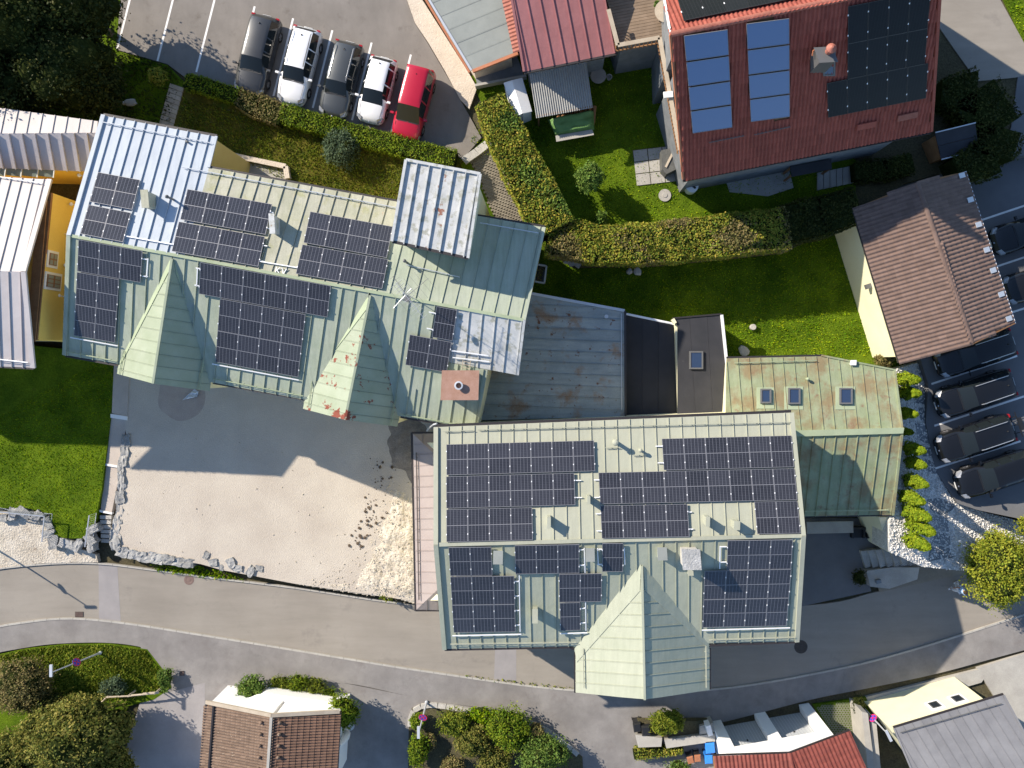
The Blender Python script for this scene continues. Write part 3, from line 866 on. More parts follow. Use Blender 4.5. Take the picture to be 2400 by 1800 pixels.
LAWN2 = flat(-2.8)
lawn2_px = [(-400, 760), (265, 830), (268, 900), (252, 1040), (238, 1150), (222, 1222), (208, 1262), (165, 1262), (122, 1258), (118, 1205), (60, 1190), (-20, 1192), (-400, 1190)]
area('lawn', lawn2_px, LAWN2, mt['lawn'], 0.7)
area('lawn', [(2340, -90), (2520, -90), (2520, 180), (2480, 150), (2400, 98), (2352, 0)], -0.03, mt['lawn'], 0.4)
area('verge', [(-300, 1632), (-60, 1547), (60, 1520), (150, 1510), (260, 1509), (345, 1522), (390, 1580), (402, 1612), (360, 1640), (300, 1655), (200, 1900), (-300, 1900)], off(ST, 0.07), mt['lawn'], 0.4)
area('bank', [(-300, 1300), (-300, 1190), (110, 1200), (118, 1270), (200, 1290), (225, 1300), (230, 1318), (100, 1320), (-60, 1338)], Plane(W(0, 1200, -3.0), W(200, 1220, -3.0), W(0, 1330, -3.45)), mt['rubble'], 1.0)

area('paving', [(2062, 1388), (2180, 1362), (2292, 1338), (2300, 1312), (2150, 1322), (2050, 1345)], off(ST, .03), mt['paver'], .3)
area('paving', [(2290, 1566), (2440, 1520), (2440, 1760), (2385, 1720), (2310, 1600)], off(ST, .065), mt['concrete'], .3)
# ---- gravel yard
YARD = flat(-2.8)
yard_px = [(275, 860), (500, 880), (1000, 960), (1040, 1000), (1030, 1410), (965, 1408), (690, 1368), (520, 1336), (470, 1322), (262, 1288), (280, 1160), (296, 1020)]
area('gravel_yard', yard_px, YARD, mt['gravel'], 1.2)
def zone(px, py, r, q, mat, name):
    pts = []
    for i in range(28):
        t = 2 * PI * i / 28
        k = 1 + .12 * noise.noise(Vector((math.cos(t) * 2, math.sin(t) * 2, px * .1)))
        pts.append((px + math.cos(t) * r * k, py + math.sin(t) * q * k))
    return area(name, pts, flat(-2.796), mat, 0.003)
mt['grit'] = M('dark_grit', (0.36, 0.30, 0.265), 0.95, (0.43, 0.365, 0.32), 0.9, 0.12, 24, 0.8, 18, 0.04)
zone(425, 930, 56, 55, mt['grit'], 'grit_patch')
# walkway with steps beside the lawn
wk = MB()
walk_px = [((268, 830), (305, 838), -2.74), ((262, 968), (298, 978), -2.77), ((262, 970), (298, 980), -2.87), ((248, 1090), (282, 1096), -2.92), ((248, 1092), (282, 1099), -3.0), ((236, 1195), (262, 1200), -3.05)]
for (a0, b0, z0), (a1, b1, z1) in zip(walk_px[::2], walk_px[1::2]):
    wk.down_to([W(*a0, z0), W(*b0, z0), W(*b1, z1), W(*a1, z1)], -3.6)
o = wk.build('path', M('sandy_path', (0.44, 0.38, 0.33), 0.95, (0.50, 0.44, 0.385), 1.0, 0.1, 20, 0.4, 30, 0.02)); tag(o, kind='structure')
for (x0, y0, x1, y1, z) in [(259, 970, 298, 985, -2.73), (246, 1086, 279, 1097, -2.88), (233, 1195, 262, 1206, -3.0)]:
    MB().slab([W(x0, y0, z), W(x1, y0 + 6, z), W(x1, y1, z), W(x0, y1 - 6, z)], Vector((0, 0, -.25))).build('step', mt['white'], o)
for i in range(6):
    y = 1208 + i * 11; z = -3.1 - i * .05
    MB().slab([W(234 + i * .6, y, z), W(261 - i, y + 1, z), W(261 - i, y + 9.5, z), W(234 + i * .6, y + 8.5, z)], Vector((0, 0, -.3))).build('step', mt['pale_stone'], o)

# rubble mound at the yard's edge, below the lean-to roof
def height_patch(name, pxpoly, z0, hf, step, mat, kind, label=None, cat=None):
    P = [W(*p, z0) for p in pxpoly]
    poly = [(p.x, p.y) for p in P]
    x0, x1 = min(p[0] for p in poly), max(p[0] for p in poly)
    y0, y1 = min(p[1] for p in poly), max(p[1] for p in poly)
    nx, ny = int((x1 - x0) / step) + 1, int((y1 - y0) / step) + 1
    vs, idx = [], {}
    for j in range(ny):
        for i in range(nx):
            x, y = x0 + i * step, y0 + j * step
            if inside(x, y, poly):
                idx[i, j] = len(vs)
                vs.append(Vector((x, y, z0 + hf(x, y, poly))))
    fs = []
    for (i, j), a in idx.items():
        if (i + 1, j) in idx and (i + 1, j + 1) in idx and (i, j + 1) in idx:
            fs.append([a, idx[i + 1, j], idx[i + 1, j + 1], idx[i, j + 1]])
    o = MB().raw(vs, fs).build(name, mat, smooth=True)
    return tag(o, label, cat, kind=kind)
def edge_d(x, y, poly):
    best = 9
    n = len(poly)
    for i in range(n):
        ax, ay = poly[i]; bx, by = poly[(i + 1) % n]
        L = (bx - ax) ** 2 + (by - ay) ** 2
        t = max(0, min(1, ((x - ax) * (bx - ax) + (y - ay) * (by - ay)) / L))
        best = min(best, math.hypot(x - ax - t * (bx - ax), y - ay - t * (by - ay)))
    return best
def hf(x, y, poly):
    d = min(1, edge_d(x, y, poly) / 0.9)
    return -0.06 + d * (.16 + .12 * noise.fractal(Vector((x * .7, y * .5, 0)), .6, 2, 3) + .05 * noise.fractal(Vector((x * 5, y * 4, 5)), .5, 2, 4))
height_patch('rubble_bank', [(930, 1085), (962, 1150), (990, 1200), (1000, 1425), (930, 1405), (850, 1395), (700, 1372), (690, 1362), (820, 1360), (860, 1300), (890, 1220), (915, 1150)], -2.8, hf, 0.07, mt['rubble'], 'structure')
mt['dark_soil'] = M('dark_brown_earth', (0.17, 0.145, 0.125), 0.95, (0.27, 0.235, 0.20), 1.5, 0.2, 14, 0.8, 14, 0.05)  # earth darker and browner than the gravel around it
height_patch('earth_patch', [(905, 975), (940, 965), (1010, 985), (1000, 1100), (965, 1165), (945, 1110), (915, 1100), (900, 1040)], -2.8, lambda x, y, p: -.03 + .22 * min(1, edge_d(x, y, p)) * (.6 + .5 * noise.noise(Vector((x * 1.5, y * 1.5, 0)))), 0.12, mt['dark_soil'], 'structure')
# clods scattered along the foot of the mound
clods = [rock_mesh('clod', i, mt['dark_rock'], 1) for i in range(4)]
spots = []
for _ in range(90):
    t = RND.random()
    x = 900 - 60 * t + RND.gauss(0, 14); y = 1095 + 190 * t + RND.gauss(0, 12)
    spots.append((x, y, RND.choice([.025, .035, .035, .05, .05, .08, .10])))
m = MB()
for i, (x, y, r) in enumerate(spots):
    p = W(x, y, -2.8); a = RND.uniform(0, 6)
    q = Matrix.Rotation(a, 3, 'Z')
    m.raw([p + q @ Vector((v.co.x * r * 1.2, v.co.y * r, v.co.z * r * .8 + r * .35)) for v in clods[i % 4].vertices], [list(f.vertices) for f in clods[i % 4].polygons])
tag(m.build('rubble', mt['dark_rock']), 'dark clods of earth scattered at the foot of the pale rubble', 'rubble', kind='stuff')
# rock wall: separate boulders along the yard's two open sides
wall = thing('stone_wall', 'rough grey rock wall edging the gravel yard', 'stone wall', W(270, 1280, -3.5))
meshes = [rock_mesh('rock_block', 20 + i, mt['rock'], 2) for i in range(5)]
blocks = [block_mesh('hewn_block', 3.7 * i, mt['rock']) for i in range(6)]
path_px = [(296, 1020), (292, 1060), (286, 1100), (283, 1140), (281, 1175), (278, 1210), (272, 1240), (268, 1270), (275, 1290), (310, 1298), (350, 1306), (390, 1313), (430, 1320), (465, 1324)]
pts = walk([W(x, y, -2.8) for x, y in path_px], 0.62)
for i, p in enumerate(pts[:-1]):
    q = pts[i + 1]; d = q - p
    o = add('stone', blocks[i % 6], wall)
    wd = RND.uniform(.20, .28) * (1.0 if i < 10 else 1.3)
    o.location = (p + q) / 2 - wall.location + Vector((RND.uniform(-.05, .05), RND.uniform(-.05, .05), -.40 + RND.uniform(-.06, .05)))
    o.scale = (d.length * .66, wd, .46)
    o.rotation_euler = (RND.uniform(-.08, .08), RND.uniform(-.06, .06), math.atan2(d.y, d.x) + RND.uniform(-.07, .07))
# rubble fragments and gravel strewn over the mound
m = MB()
for x, y in sample_poly([(915, 1120), (985, 1180), (1000, 1420), (700, 1372), (850, 1300)], 700) + sample_poly([(280, 1000), (960, 1000), (960, 1360), (300, 1280)], 90):
    r = RND.choice([.015, .02, .03, .04, .05])
    c = W(x, y, -2.8) + Vector((0, 0, r * .3 + (.14 if x > 860 and y > 1150 else 0))); a = RND.uniform(0, PI)
    u, v = Vector((math.cos(a), math.sin(a), 0)) * r * 1.3, Vector((-math.sin(a), math.cos(a), 0)) * r * .9
    m.raw([c + u, c + v, c - u, c - v, c + Vector((0, 0, r))], [[0, 1, 4], [1, 2, 4], [2, 3, 4], [3, 0, 4]])
tag(m.build('rubble', mt['rubble']), 'pale stone fragments strewn over the gravel yard', 'rubble', kind='stuff')
# broken rock below the wall
for i, (x, y, r) in enumerate([(502, 1316, .35), (486, 1300, .3), (545, 1318, .4), (560, 1330, .35), (590, 1338, .4), (520, 1330, .25), (610, 1330, .3)]):
    o = add('boulder', blocks[i % 6]); o.location = W(x, y, -2.95); o.scale = (r * .8, r * .6, r * .7); o.rotation_euler = (0, 0, i)
    tag(o, ['pale boulder just past the rock wall end', 'pale boulder nearest the gravel at the wall end', 'pale boulder in the middle of the crumbling edge', 'pale boulder nearest the street kerb below the yard', 'largest pale boulder of the crumbling yard edge', 'smallest pale boulder lying in the weeds', 'pale boulder farthest along the crumbling yard edge'][i], 'boulder', 'boulders at the crumbling rock wall')
# weeds below the wall
grass('weeds', 'dark weeds growing below the rock wall beside the street', [(355, 1322), (480, 1328), (560, 1348), (575, 1362), (470, 1348), (372, 1338)], off(ST, .02), 160, .22, lf['lawn'], .05)
grass('weeds', 'small tuft of weeds at the corner of the rubble below the lean-to', [(882, 1392), (915, 1398), (930, 1412), (905, 1408)], flat(-2.75), 160, .2, lf['rough'], .05)

# lawn blades
grass('grass', 'mown lawn in the shaded garden behind the hedge', [(1100, 330), (1150, 190), (1560, 120), (1600, 420), (1990, 400), (1990, 480), (1300, 560), (1180, 400)], flat(-0.02), 55, .09, lf['lawn'], .03)
grass('grass', 'bright lawn between the hedge and the green roofed wing', [(1260, 580), (1990, 530), (2085, 830), (1700, 845), (1560, 760), (1250, 690)], LOW, 110, .09, lf['lawn'], .03)
grass('grass', 'sloping lawn beside the gravel yard steps', lawn2_px[1:] , LAWN2, 120, .07, lf['lawn'], .025, holes=())
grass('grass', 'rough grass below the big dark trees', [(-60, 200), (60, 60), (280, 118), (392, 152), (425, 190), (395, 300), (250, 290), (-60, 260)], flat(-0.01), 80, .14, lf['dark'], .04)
grass('grass', 'mossy rough grass on the bank below the parking hedge', [(430, 230), (700, 300), (1030, 380), (940, 470), (680, 430), (520, 360), (420, 320)], off(BANK, 0.0), 150, .13, lf['rough'], .035)
grass('grass', 'short grass on the corner beyond the side road', [(2345, -60), (2500, -60), (2500, 160), (2400, 98), (2352, 0)], flat(-.03), 60, .1, lf['lawn'], .04)
grass('grass', 'long grass on the verge around the street lamp', [(-60, 1549), (60, 1522), (150, 1512), (260, 1511), (340, 1524), (385, 1582), (398, 1610), (300, 1640), (150, 1640), (-60, 1640)], off(ST, .07), 330, .12, lf['rough'], .045)
grass('grass', 'thin strip of grass beside the paved path', [(1145, 320), (1180, 330), (1240, 440), (1345, 620), (1290, 620), (1235, 500), (1205, 440)], SLP, 90, .1, lf['rough'], .03)
grass('weeds', 'tufts of weeds along the kerb beside the street', [(1090, 1580), (1345, 1611), (1345, 1617), (1090, 1587)], off(ST, .02), 60, .12, lf['rough'], .04)
# ================================================================ BUILDINGS
def part(name, parent):
    o = bpy.data.objects.new(name, None)
    COL.objects.link(o); o.parent = parent; o.empty_display_size = .2
    return o

def sheet_roof(roof, pl, pxpoly, dirpx, pitch, mat, seam=.05, th=.07, sw=.035, name='roof_sheet', shift=0.0, lift=0.0):
    """standing-seam metal: every sheet is a piece of its own with an upstanding seam on one edge"""
    pts = [pl.at(*p, lift) for p in pxpoly]
    o = pts[0]
    c = (sum(p[0] for p in pxpoly) / len(pxpoly), sum(p[1] for p in pxpoly) / len(pxpoly))
    v = (pl.at(c[0] + dirpx[0], c[1] + dirpx[1]) - pl.at(*c)).normalized()
    u = v.cross(pl.n).normalized()
    uv = [((p - o).dot(u), (p - o).dot(v)) for p in pts]
    if area2(uv) < 0: uv = uv[::-1]
    lo, hi = min(p[0] for p in uv), max(p[0] for p in uv)
    k = math.floor((lo - shift) / pitch)
    to = lambda q, h=0.0: o + u * q[0] + v * q[1] + pl.n * h
    while k * pitch + shift < hi:
        a, b = k * pitch + shift, (k + 1) * pitch + shift
        s = clip(clip(uv, -1, 0, -a - .004), 1, 0, b - .004)
        k += 1
        if len(s) < 3 or abs(area2(s)) < 0.01: continue
        m = MB()
        dh = RND.uniform(-.004, .004)
        m.slab([to(q, dh) for q in s], -pl.n * th)
        ux = a + sw * .6
        cut = []
        for i in range(len(uv)):
            p, q = uv[i], uv[(i + 1) % len(uv)]
            if (p[0] - ux) * (q[0] - ux) < 0:
                t = (ux - p[0]) / (q[0] - p[0]); cut.append(p[1] + (q[1] - p[1]) * t)
        if len(cut) >= 2 and seam:
            c0, c1 = to((ux, min(cut)), seam / 2), to((ux, max(cut)), seam / 2)
            m.bar(c0, c1, sw, seam, pl.n)
        m.build(name, mat, roof)

def walls(t, pl, pxpoly, zb, mat, k=0.95, drop=.14, name='wall'):
    pts = [pl.at(*p) for p in pxpoly]
    c = centre(pts)
    q = []
    for p in pts:
        r = c + (p - c) * k
        r.z = pl.z(r.x, r.y) - drop
        q.append(r)
    return MB().down_to(q, zb).build(name, mat, t)

def edge_bar(t, pts, w, h, mat, name='gutter', lift=0.0):
    m = MB()
    for a, b in zip(pts[:-1], pts[1:]): m.bar(a + Vector((0, 0, lift)), b + Vector((0, 0, lift)), w, h)
    return m.build(name, mat, t)

def snow_guard(t, pl, a, b, mat, step=.68, h=.16, r=.018, name='snow_guard'):
    p, q = pl.at(*a), pl.at(*b)
    m = MB().tube(p + pl.n * h, q + pl.n * h, r, n=6)
    m.tube(p + pl.n * h * .55, q + pl.n * h * .55, r * .8, n=6)
    L = (q - p).length
    for i in range(int(L / step) + 1):
        c = p + (q - p) * ((i + .5) * step / L if L else 0)
        if (i + .5) * step > L: break
        m.bar(c, c + pl.n * (h + .02), .03, .012, (q - p).normalized())
    return m.build(name, mat, t)

PANW, PANL = 1.134, 1.722
def panel_meshes(w, l, cell, frame, halves, tag_):
    f = MB()
    fw, th = .018, .035
    f.box((0, 0, -.006), w - .01, l - .01, .012)
    for x in (-1, 1): f.box((x * (w / 2 - fw / 2), 0, th / 2 - .006), fw, l, th)
    for y in (-1, 1): f.box((0, y * (l / 2 - fw / 2), th / 2 - .006), w - 2 * fw, fw, th)
    mid = None
    if halves == 2: f.box((0, 0, th / 2 - .010), w - 2 * fw, .026, th - .004)
    fm = mesh('panel_frame_' + tag_, f.v, f.f, frame)
    hl = (l - 2 * fw) / halves - (.026 if halves == 2 else 0) / 2
    c = MB().box((0, 0, 0), w - 2 * fw - .004, hl - .004, .012)
    cm = mesh('cells_' + tag_, c.v, c.f, cell)
    return fm, cm, hl
FM, CM, HL = panel_meshes(PANW, PANL, mt['cells'], mt['frame_silver'], 2, 'silver')
FMB, CMB, HLB = panel_meshes(1.04, 1.72, mt['cells_black'], mt['frame_black'], 1, 'black')
FMC, CMC, HLC = panel_meshes(1.1, 2.0, mt['collector'], mt['frame_silver'], 1, 'collector')
clm = MB().box((0, 0, .012), .045, .07, .03)
CLM = mesh('clamp', clm.v, clm.f, mt['alu_white'])
ORD = ['first', 'second', 'third', 'fourth', 'fifth', 'sixth', 'seventh', 'eighth', 'ninth', 'tenth', 'eleventh', 'twelfth']
SHIFT_PX = (0, 0)
def array(pl, tl, tr, bl, cols, rows, where, lift=.13, kit='silver', group='solar panels on the green roofs', gap=.012, noun='solar panel'):
    fm, cm, hl, w0, l0, hv = {'silver': (FM, CM, HL, PANW, PANL, 2), 'black': (FMB, CMB, HLB, 1.04, 1.72, 1), 'collector': (FMC, CMC, HLC, 1.1, 2.0, 1)}[kit]
    o = pl.at(*tl, lift); U = pl.at(*tr, lift) - o; V = pl.at(*bl, lift) - o
    u, v = U / cols, V / rows
    X_ = u.normalized(); Y_ = pl.n.cross(X_).normalized()
    k_sh = -v.dot(X_) / v.dot(Y_) if kit != 'collector' else -v.dot(X_) / v.dot(Y_)
    clmp = CLM
    if abs(k_sh) > .012:
        if kit == 'collector': sh = Matrix(((1, 0, 0, 0), (-k_sh * -1 if False else -k_sh * (l0 / (u.length - gap)) * ((v.length - gap * 4) / w0) * -1, 1, 0, 0), (0, 0, 1, 0), (0, 0, 0, 1)))
        else: sh = Matrix(((1, -k_sh * ((v.length - gap) / l0) * (w0 / (u.length - gap)), 0, 0), (0, 1, 0, 0), (0, 0, 1, 0), (0, 0, 0, 1)))
        fm = fm.copy(); fm.transform(sh); cm = cm.copy(); cm.transform(sh)
    else: k_sh = 0; sh = Matrix.Identity(4)
    for r in range(rows):
        for c in range(cols):
            ctr = o + u * (c + .5) + v * (r + .5)
            X = u.normalized(); Z = pl.n; Y = Z.cross(X).normalized()
            if Y.dot(v) > 0: pass
            mat4 = Matrix.Identity(4)
            if kit == 'collector':      # wide panels: long side across
                sx, sy = (v.length - gap * 4) / w0, (u.length - gap) / l0
                X, Y = -Y, X
            else:
                sx, sy = (u.length - gap) / w0, (v.length - gap) / l0
            R3 = Matrix((X, Y, Z)).transposed()
            root = add('photovoltaic_module' if noun == 'solar panel' else 'solar_collector', fm)
            mat4 = R3.to_4x4() @ Matrix.Diagonal((sx, sy, 1, 1))
            mat4.translation = ctr
            root.matrix_world = mat4
            if cols * rows == 1: lab = f'single {noun} {where}'
            elif rows == 1: lab = f'{ORD[c]} {noun} from the left {where}'
            elif cols == 1: lab = f'{ORD[r]} {noun} from the top {where}'
            else: lab = f'{ORD[c]} {noun} from the left, {["upper", "lower"][r] if rows == 2 else ORD[r]} row {where}'
            tag(root, lab, noun, group)
            for k in range(hv):
                cc = add('cell_field', cm, root)
                cc.location = sh @ Vector((0, (k - .5) * (hl + .026) if hv == 2 else 0, .013))
            if kit != 'collector':
                for y in (-.27, .27):
                    k_ = add('clamp', CLM, root); k_.location = sh @ Vector((w0 / 2, y * l0, .02))
                    if c == 0:
                        k_ = add('clamp', CLM, root); k_.location = sh @ Vector((-w0 / 2, y * l0, .02))

def rails(t, pl, tl, tr, rows_y, mat, h=.09, name='mounting_rail'):
    m = MB()
    for (a, b) in rows_y: m.bar(pl.at(*a, h), pl.at(*b, h), .05, .05, pl.n)
    m.build(name, mat, t)

def vent_box(t, pl, x0, y0, x1, y1, h, mat, name='vent', top=None):
    """sheet-metal roof vent: tapered box, hood, louvre"""
    a, b, c, d = (pl.at(*p) for p in ((x0, y0), (x1, y0), (x1, y1), (x0, y1)))
    m = MB()
    ce = (a + b + c + d) / 4
    base = [p - Vector((0, 0, .1)) for p in (a, b, c, d)]
    zt = max(p.z for p in (a, b, c, d)) + h
    topv = [Vector((p.x, p.y, zt)) for p in (a, b, c, d)]
    m.raw(base + topv, [[0, 3, 2, 1], [4, 5, 6, 7], [0, 1, 5, 4], [1, 2, 6, 5], [2, 3, 7, 6], [3, 0, 4, 7]])
    o = m.build(name, mat, t)
    k = 1.18
    cap = [Vector((ce.x + (p.x - ce.x) * k, ce.y + (p.y - ce.y) * k, zt + .04)) for p in topv]
    MB().slab(cap, Vector((0, 0, -.035))).build('cap', top or mat, o)
    return o

def pipe_vent(t, pl, px, py, r, h, mat, cap=True):
    p = pl.at(px, py)
    m = MB().tube(p - Vector((0, 0, .1)), p + Vector((0, 0, h)), r, n=12)
    if cap: m.lathe(p + Vector((0, 0, h)), [(r * 1.5, -.05), (r * 1.6, .02), (r * 1.1, .09), (r * .2, .12)], 12)
    return m.build('vent_pipe', mat, t)

def roof_window(t, pl, x0, y0, x1, y1, h=.12, frame=None, glass=None):
    a, b, c, d = (pl.at(*p) for p in ((x0, y0), (x1, y0), (x1, y1), (x0, y1)))
    ce = (a + b + c + d) / 4
    u, v = (b - a) / 2, (d - a) / 2
    m = MB()
    w = .09
    ud, vd = u.normalized(), v.normalized()
    n = pl.n * (h / 2)
    m.obox(ce - u + ud * w / 2 + n, ud * (w / 2), v, n); m.obox(ce + u - ud * w / 2 + n, ud * (w / 2), v, n)
    m.obox(ce - v + vd * w / 2 + n, u - ud * w, vd * (w / 2), n); m.obox(ce + v - vd * w / 2 + n, u - ud * w, vd * (w / 2), n)
    o = m.build('roof_window', frame or mt['iron'], t)
    MB().obox(ce + pl.n * (h * .7), u - ud * w, v - vd * w, pl.n * .01).build('pane', glass or mt['glass_blue'], o)
    return o

# ---------------------------------------------------------------- A: the long green guest house
A = thing('guest_house', 'long guest house with weathered green metal roof and two steep gables', 'building', W(600, 700, -2.3))
rA, rB_ = W(163, 552, 6.5), W(1227, 750, 6.5)
AN = Plane(rA, rB_, W(508, 320, 5.2))
AS = Plane(rA, rB_, W(498, 895, 4.0))
roofA = part('roof', A)
white_px = [(244, 270), (508, 320), (490, 393), (432, 602), (163, 552)]
moss_px = [(490, 393), (937, 474), (872, 684), (432, 602)]
east_px = [(937, 474), (1276, 533), (1229, 750), (872, 684)]
sheet_roof(roofA, AN, white_px, (-78, 285), .585, mt['tin_white'], seam=.07)
sheet_roof(roofA, AN, moss_px, (-65, 215), .70, mt['tin_mossy'], seam=.06)
sheet_roof(roofA, AN, east_px, (-52, 215), .70, mt['tin_green'], seam=.05)
s1_px = [(163, 552), (405, 597), (330, 862), (153, 832)]
s2_px = [(405, 597), (868, 683), (760, 945), (480, 893), (400, 870)]
s3_px = [(868, 683), (1040, 715), (1000, 985), (930, 974), (850, 955)]
s4_px = [(1040, 715), (1229, 750), (1213, 879), (1143, 866), (1117, 1007), (1000, 985)]
sheet_roof(roofA, AS, s1_px, (-8, 280), .70, mt['tin_green'], seam=.06)
sheet_roof(roofA, AS, s2_px, (-30, 280), .70, mt['tin_green'], seam=.06)
sheet_roof(roofA, AS, s3_px, (-40, 280), .70, mt['tin_green'], seam=.06)
sheet_roof(roofA, AS, [(1040, 715), (1229, 750), (1213, 879), (1015, 842)], (-26, 280), .70, mt['tin_tower'], seam=.06)
sheet_roof(roofA, AS, [(1015, 843), (1143, 867), (1117, 1007), (1000, 985), (938, 974)], (-40, 280), .70, mt['tin_green'], seam=.06)
for pl, px in ((AN, white_px), (AN, moss_px), (AN, east_px)): walls(A, pl, px, -1.7, mt['ochre'], .955)
walls(A, AS, [(163, 552), (868, 683), (810, 950), (153, 832)], -3, mt['cream'], .955)
walls(A, AS, [(868, 683), (1229, 750), (1213, 879), (1143, 866), (1117, 1007), (820, 955)], -3, mt['cream'], .95)
# ridge cap, verges, gutters
edge_bar(roofA, [rA, rB_], .16, .05, mt['tin_flash'], 'ridge_cap', .03)
edge_bar(roofA, [AN.at(244, 270), AN.at(163, 552)], .22, .10, mt['tin_white'], 'verge', .06)
edge_bar(roofA, [AS.at(163, 552), AS.at(153, 832)], .22, .10, mt['tin_green'], 'verge', .06)
edge_bar(roofA, [AN.at(508, 320), AN.at(490, 393)], .14, .08, mt['tin_white'], 'verge', .04)
edge_bar(roofA, [AN.at(1276, 533), AN.at(1229, 750)], .14, .08, mt['tin_green'], 'verge', .04)
edge_bar(roofA, [AS.at(1229, 750), AS.at(1213, 879)], .14, .08, mt['tin_tower'], 'verge', .04)
edge_bar(A, [AN.at(243, 268), AN.at(509, 318)], .13, .12, mt['dark_metal'], 'gutter', -.04)
edge_bar(A, [AN.at(490, 391), AN.at(937, 472)], .13, .12, mt['dark_metal'], 'gutter', -.06)
edge_bar(A, [AN.at(1110, 503), AN.at(1277, 531)], .14, .12, mt['dark_metal'], 'gutter', -.06)
for a, b in (((153, 834), (276, 856)), ((498, 897), (712, 936)), ((938, 977), (1117, 1009))):
    edge_bar(A, [AS.at(*a), AS.at(*b)], .13, .12, mt['dark_metal'], 'gutter', -.08)
# two steep cross gables
def gable(start, tip, zt, lc, rc, ze, matl, matr, dl, dr, flash, ext=0.0, mfl=None):
    R0 = AS.at(*start, .02) if flash[0] is AS else flash[0].at(*start, .02)
    T = W(*tip, zt); Lc = W(*lc, ze); Rc = W(*rc, ze)
    PL, PRr = Plane(R0, T, Lc), Plane(R0, T, Rc)
    return R0, T, PL, PRr
def cross_gable(t, roof, main, start, tip, zt, lc, rc, ze, lpoly, rpoly, matl, matr, dl, dr, pitch, lflash, rflash, zb, wallmat):
    R0 = main.at(*start, .02); T = W(*tip, zt)
    PLf, PRt = Plane(R0, T, W(*lc, ze)), Plane(R0, T, W(*rc, ze))
    sheet_roof(roof, PLf, lpoly, dl, pitch, matl, seam=.03)
    sheet_roof(roof, PRt, rpoly, dr, pitch, matr, seam=.03)
    for pl, fl in ((PLf, lflash), (PRt, rflash)):
        MB().slab([pl.at(*p, .035) for p in fl], -pl.n * .03).build('valley_flashing', mt['tin_flash'] if matl is not mt['tin_south'] else mt['tin_south'], roof)
    edge_bar(roof, [R0, T], .12, .05, matl, 'ridge_cap', .03)
    walls(t, PLf, lpoly, zb, wallmat, .93, .15); walls(t, PRt, rpoly, zb, wallmat, .93, .15)
    return PLf, PRt
g1 = cross_gable(A, roofA, AS, (404, 606), (359, 899), 6.1, (274, 876), (492, 917), 3.9,
                 [(404, 606), (359, 899), (274, 876), (284, 815)], [(404, 606), (359, 899), (492, 917), (499, 850)],
                 mt['tin_gable'], mt['tin_gable'], (245, 52), (340, 48), .64,
                 [(402, 600), (398, 634), (283, 856), (276, 838)], [(406, 600), (412, 640), (494, 868), (500, 846)], -3, mt['cream'])
g2 = cross_gable(A, roofA, AS, (868, 692), (809, 984), 6.1, (710, 958), (931, 1000), 3.9,
                 [(868, 692), (809, 984), (710, 958), (722, 890)], [(868, 692), (809, 984), (931, 1000), (950, 925)],
                 mt['tin_gable_rust'], mt['tin_gable_rust'], (245, 58), (340, 52), .64,
                 [(866, 686), (862, 722), (722, 905), (722, 872)], [(870, 686), (880, 735), (942, 945), (955, 912)], -3, mt['cream'])
for pl, a, b in ((g1[0], (296, 822), (286, 878)), (g1[1], (475, 842), (464, 912)), (g2[0], (738, 885), (727, 955)), (g2[1], (926, 925), (914, 995))):
    snow_guard(A, pl, a, b, mt['tin_flash'])
for a, b in (((244, 289), (498, 338)), ((428, 394), (930, 489)), ((1125, 524), (1262, 548)), ((952, 622), (1078, 651))):
    snow_guard(A, AN, a, b, mt['zinc'], .64)
for a, b in (((160, 822), (277, 845)), ((500, 885), (712, 926)), ((938, 968), (1112, 1000))):
    snow_guard(A, AS, a, b, mt['tin_flash'], .70)
for a, b in (((297, 555), (405, 574)), ((610, 614), (700, 629))): rails(A, AN, 0, 0, [(a, b)], mt['alu_white'], .1)
for a, b in (((168, 789), (279, 809)), ((500, 851), (702, 889)), ((1059, 820), (1145, 832)), ((1062, 836), (1148, 846))): rails(A, AS, 0, 0, [(a, b)], mt['alu_white'], .12)
rails(A, AS, 0, 0, [((338, 606), (349, 607)), ((336, 646), (349, 647)), ((349, 605), (346, 649))], mt['alu_white'])
rails(A, AS, 0, 0, [((461, 627), (473, 629)), ((458, 667), (470, 669)), ((465, 627), (463, 670))], mt['alu_white'])
rails(A, AN, 0, 0, [((635, 499), (642, 500)), ((625, 536), (632, 537)), ((610, 613), (622, 615)), ((619, 577), (628, 578))], mt['alu_white'])
rails(A, AS, 0, 0, [((1006, 730), (1021, 733)), ((1001, 768), (1015, 771))], mt['alu_white'])
# solar panels on A
GA = 'solar panels on the long green house'
array(AN, (233, 406), (331.5, 424.4), (214, 475.4), 2, 1, 'in the upper pair on pale sheets', group=GA)
array(AN, (211.6, 482), (310.5, 501), (192, 550.5), 2, 1, 'in the lower pair on the pale sheets', group=GA)
array(AS, (188, 560), (338, 587), (185, 634), 3, 1, 'just below the ridge beside the yellow house', group=GA)
array(AS, (184.4, 636), (283, 653.6), (177, 784), 2, 2, 'beside the verge facing the yellow house', group=GA)
array(AN, (442, 445.6), (640, 481), (425, 516.6), 4, 1, 'in the upper strip between the two vents', group=GA)
array(AN, (422, 521.5), (623, 557), (405, 591), 4, 1, 'in the strip touching the ridge above the first gable', group=GA)
array(AN, (729, 498), (922, 533.4), (713, 571), 4, 1, 'in the upper strip beside the pale tower', group=GA)
array(AN, (710.5, 575), (911, 610), (695, 643.6), 4, 1, 'in the strip touching the ridge below the pale tower', group=GA)
array(AS, (473, 613), (778, 668.5), (469, 687), 6, 1, 'in the row under the ridge between gables', group=GA)
array(AS, (518.5, 698), (718.7, 735), (507, 846), 4, 2, 'of the block between gables', group=GA)
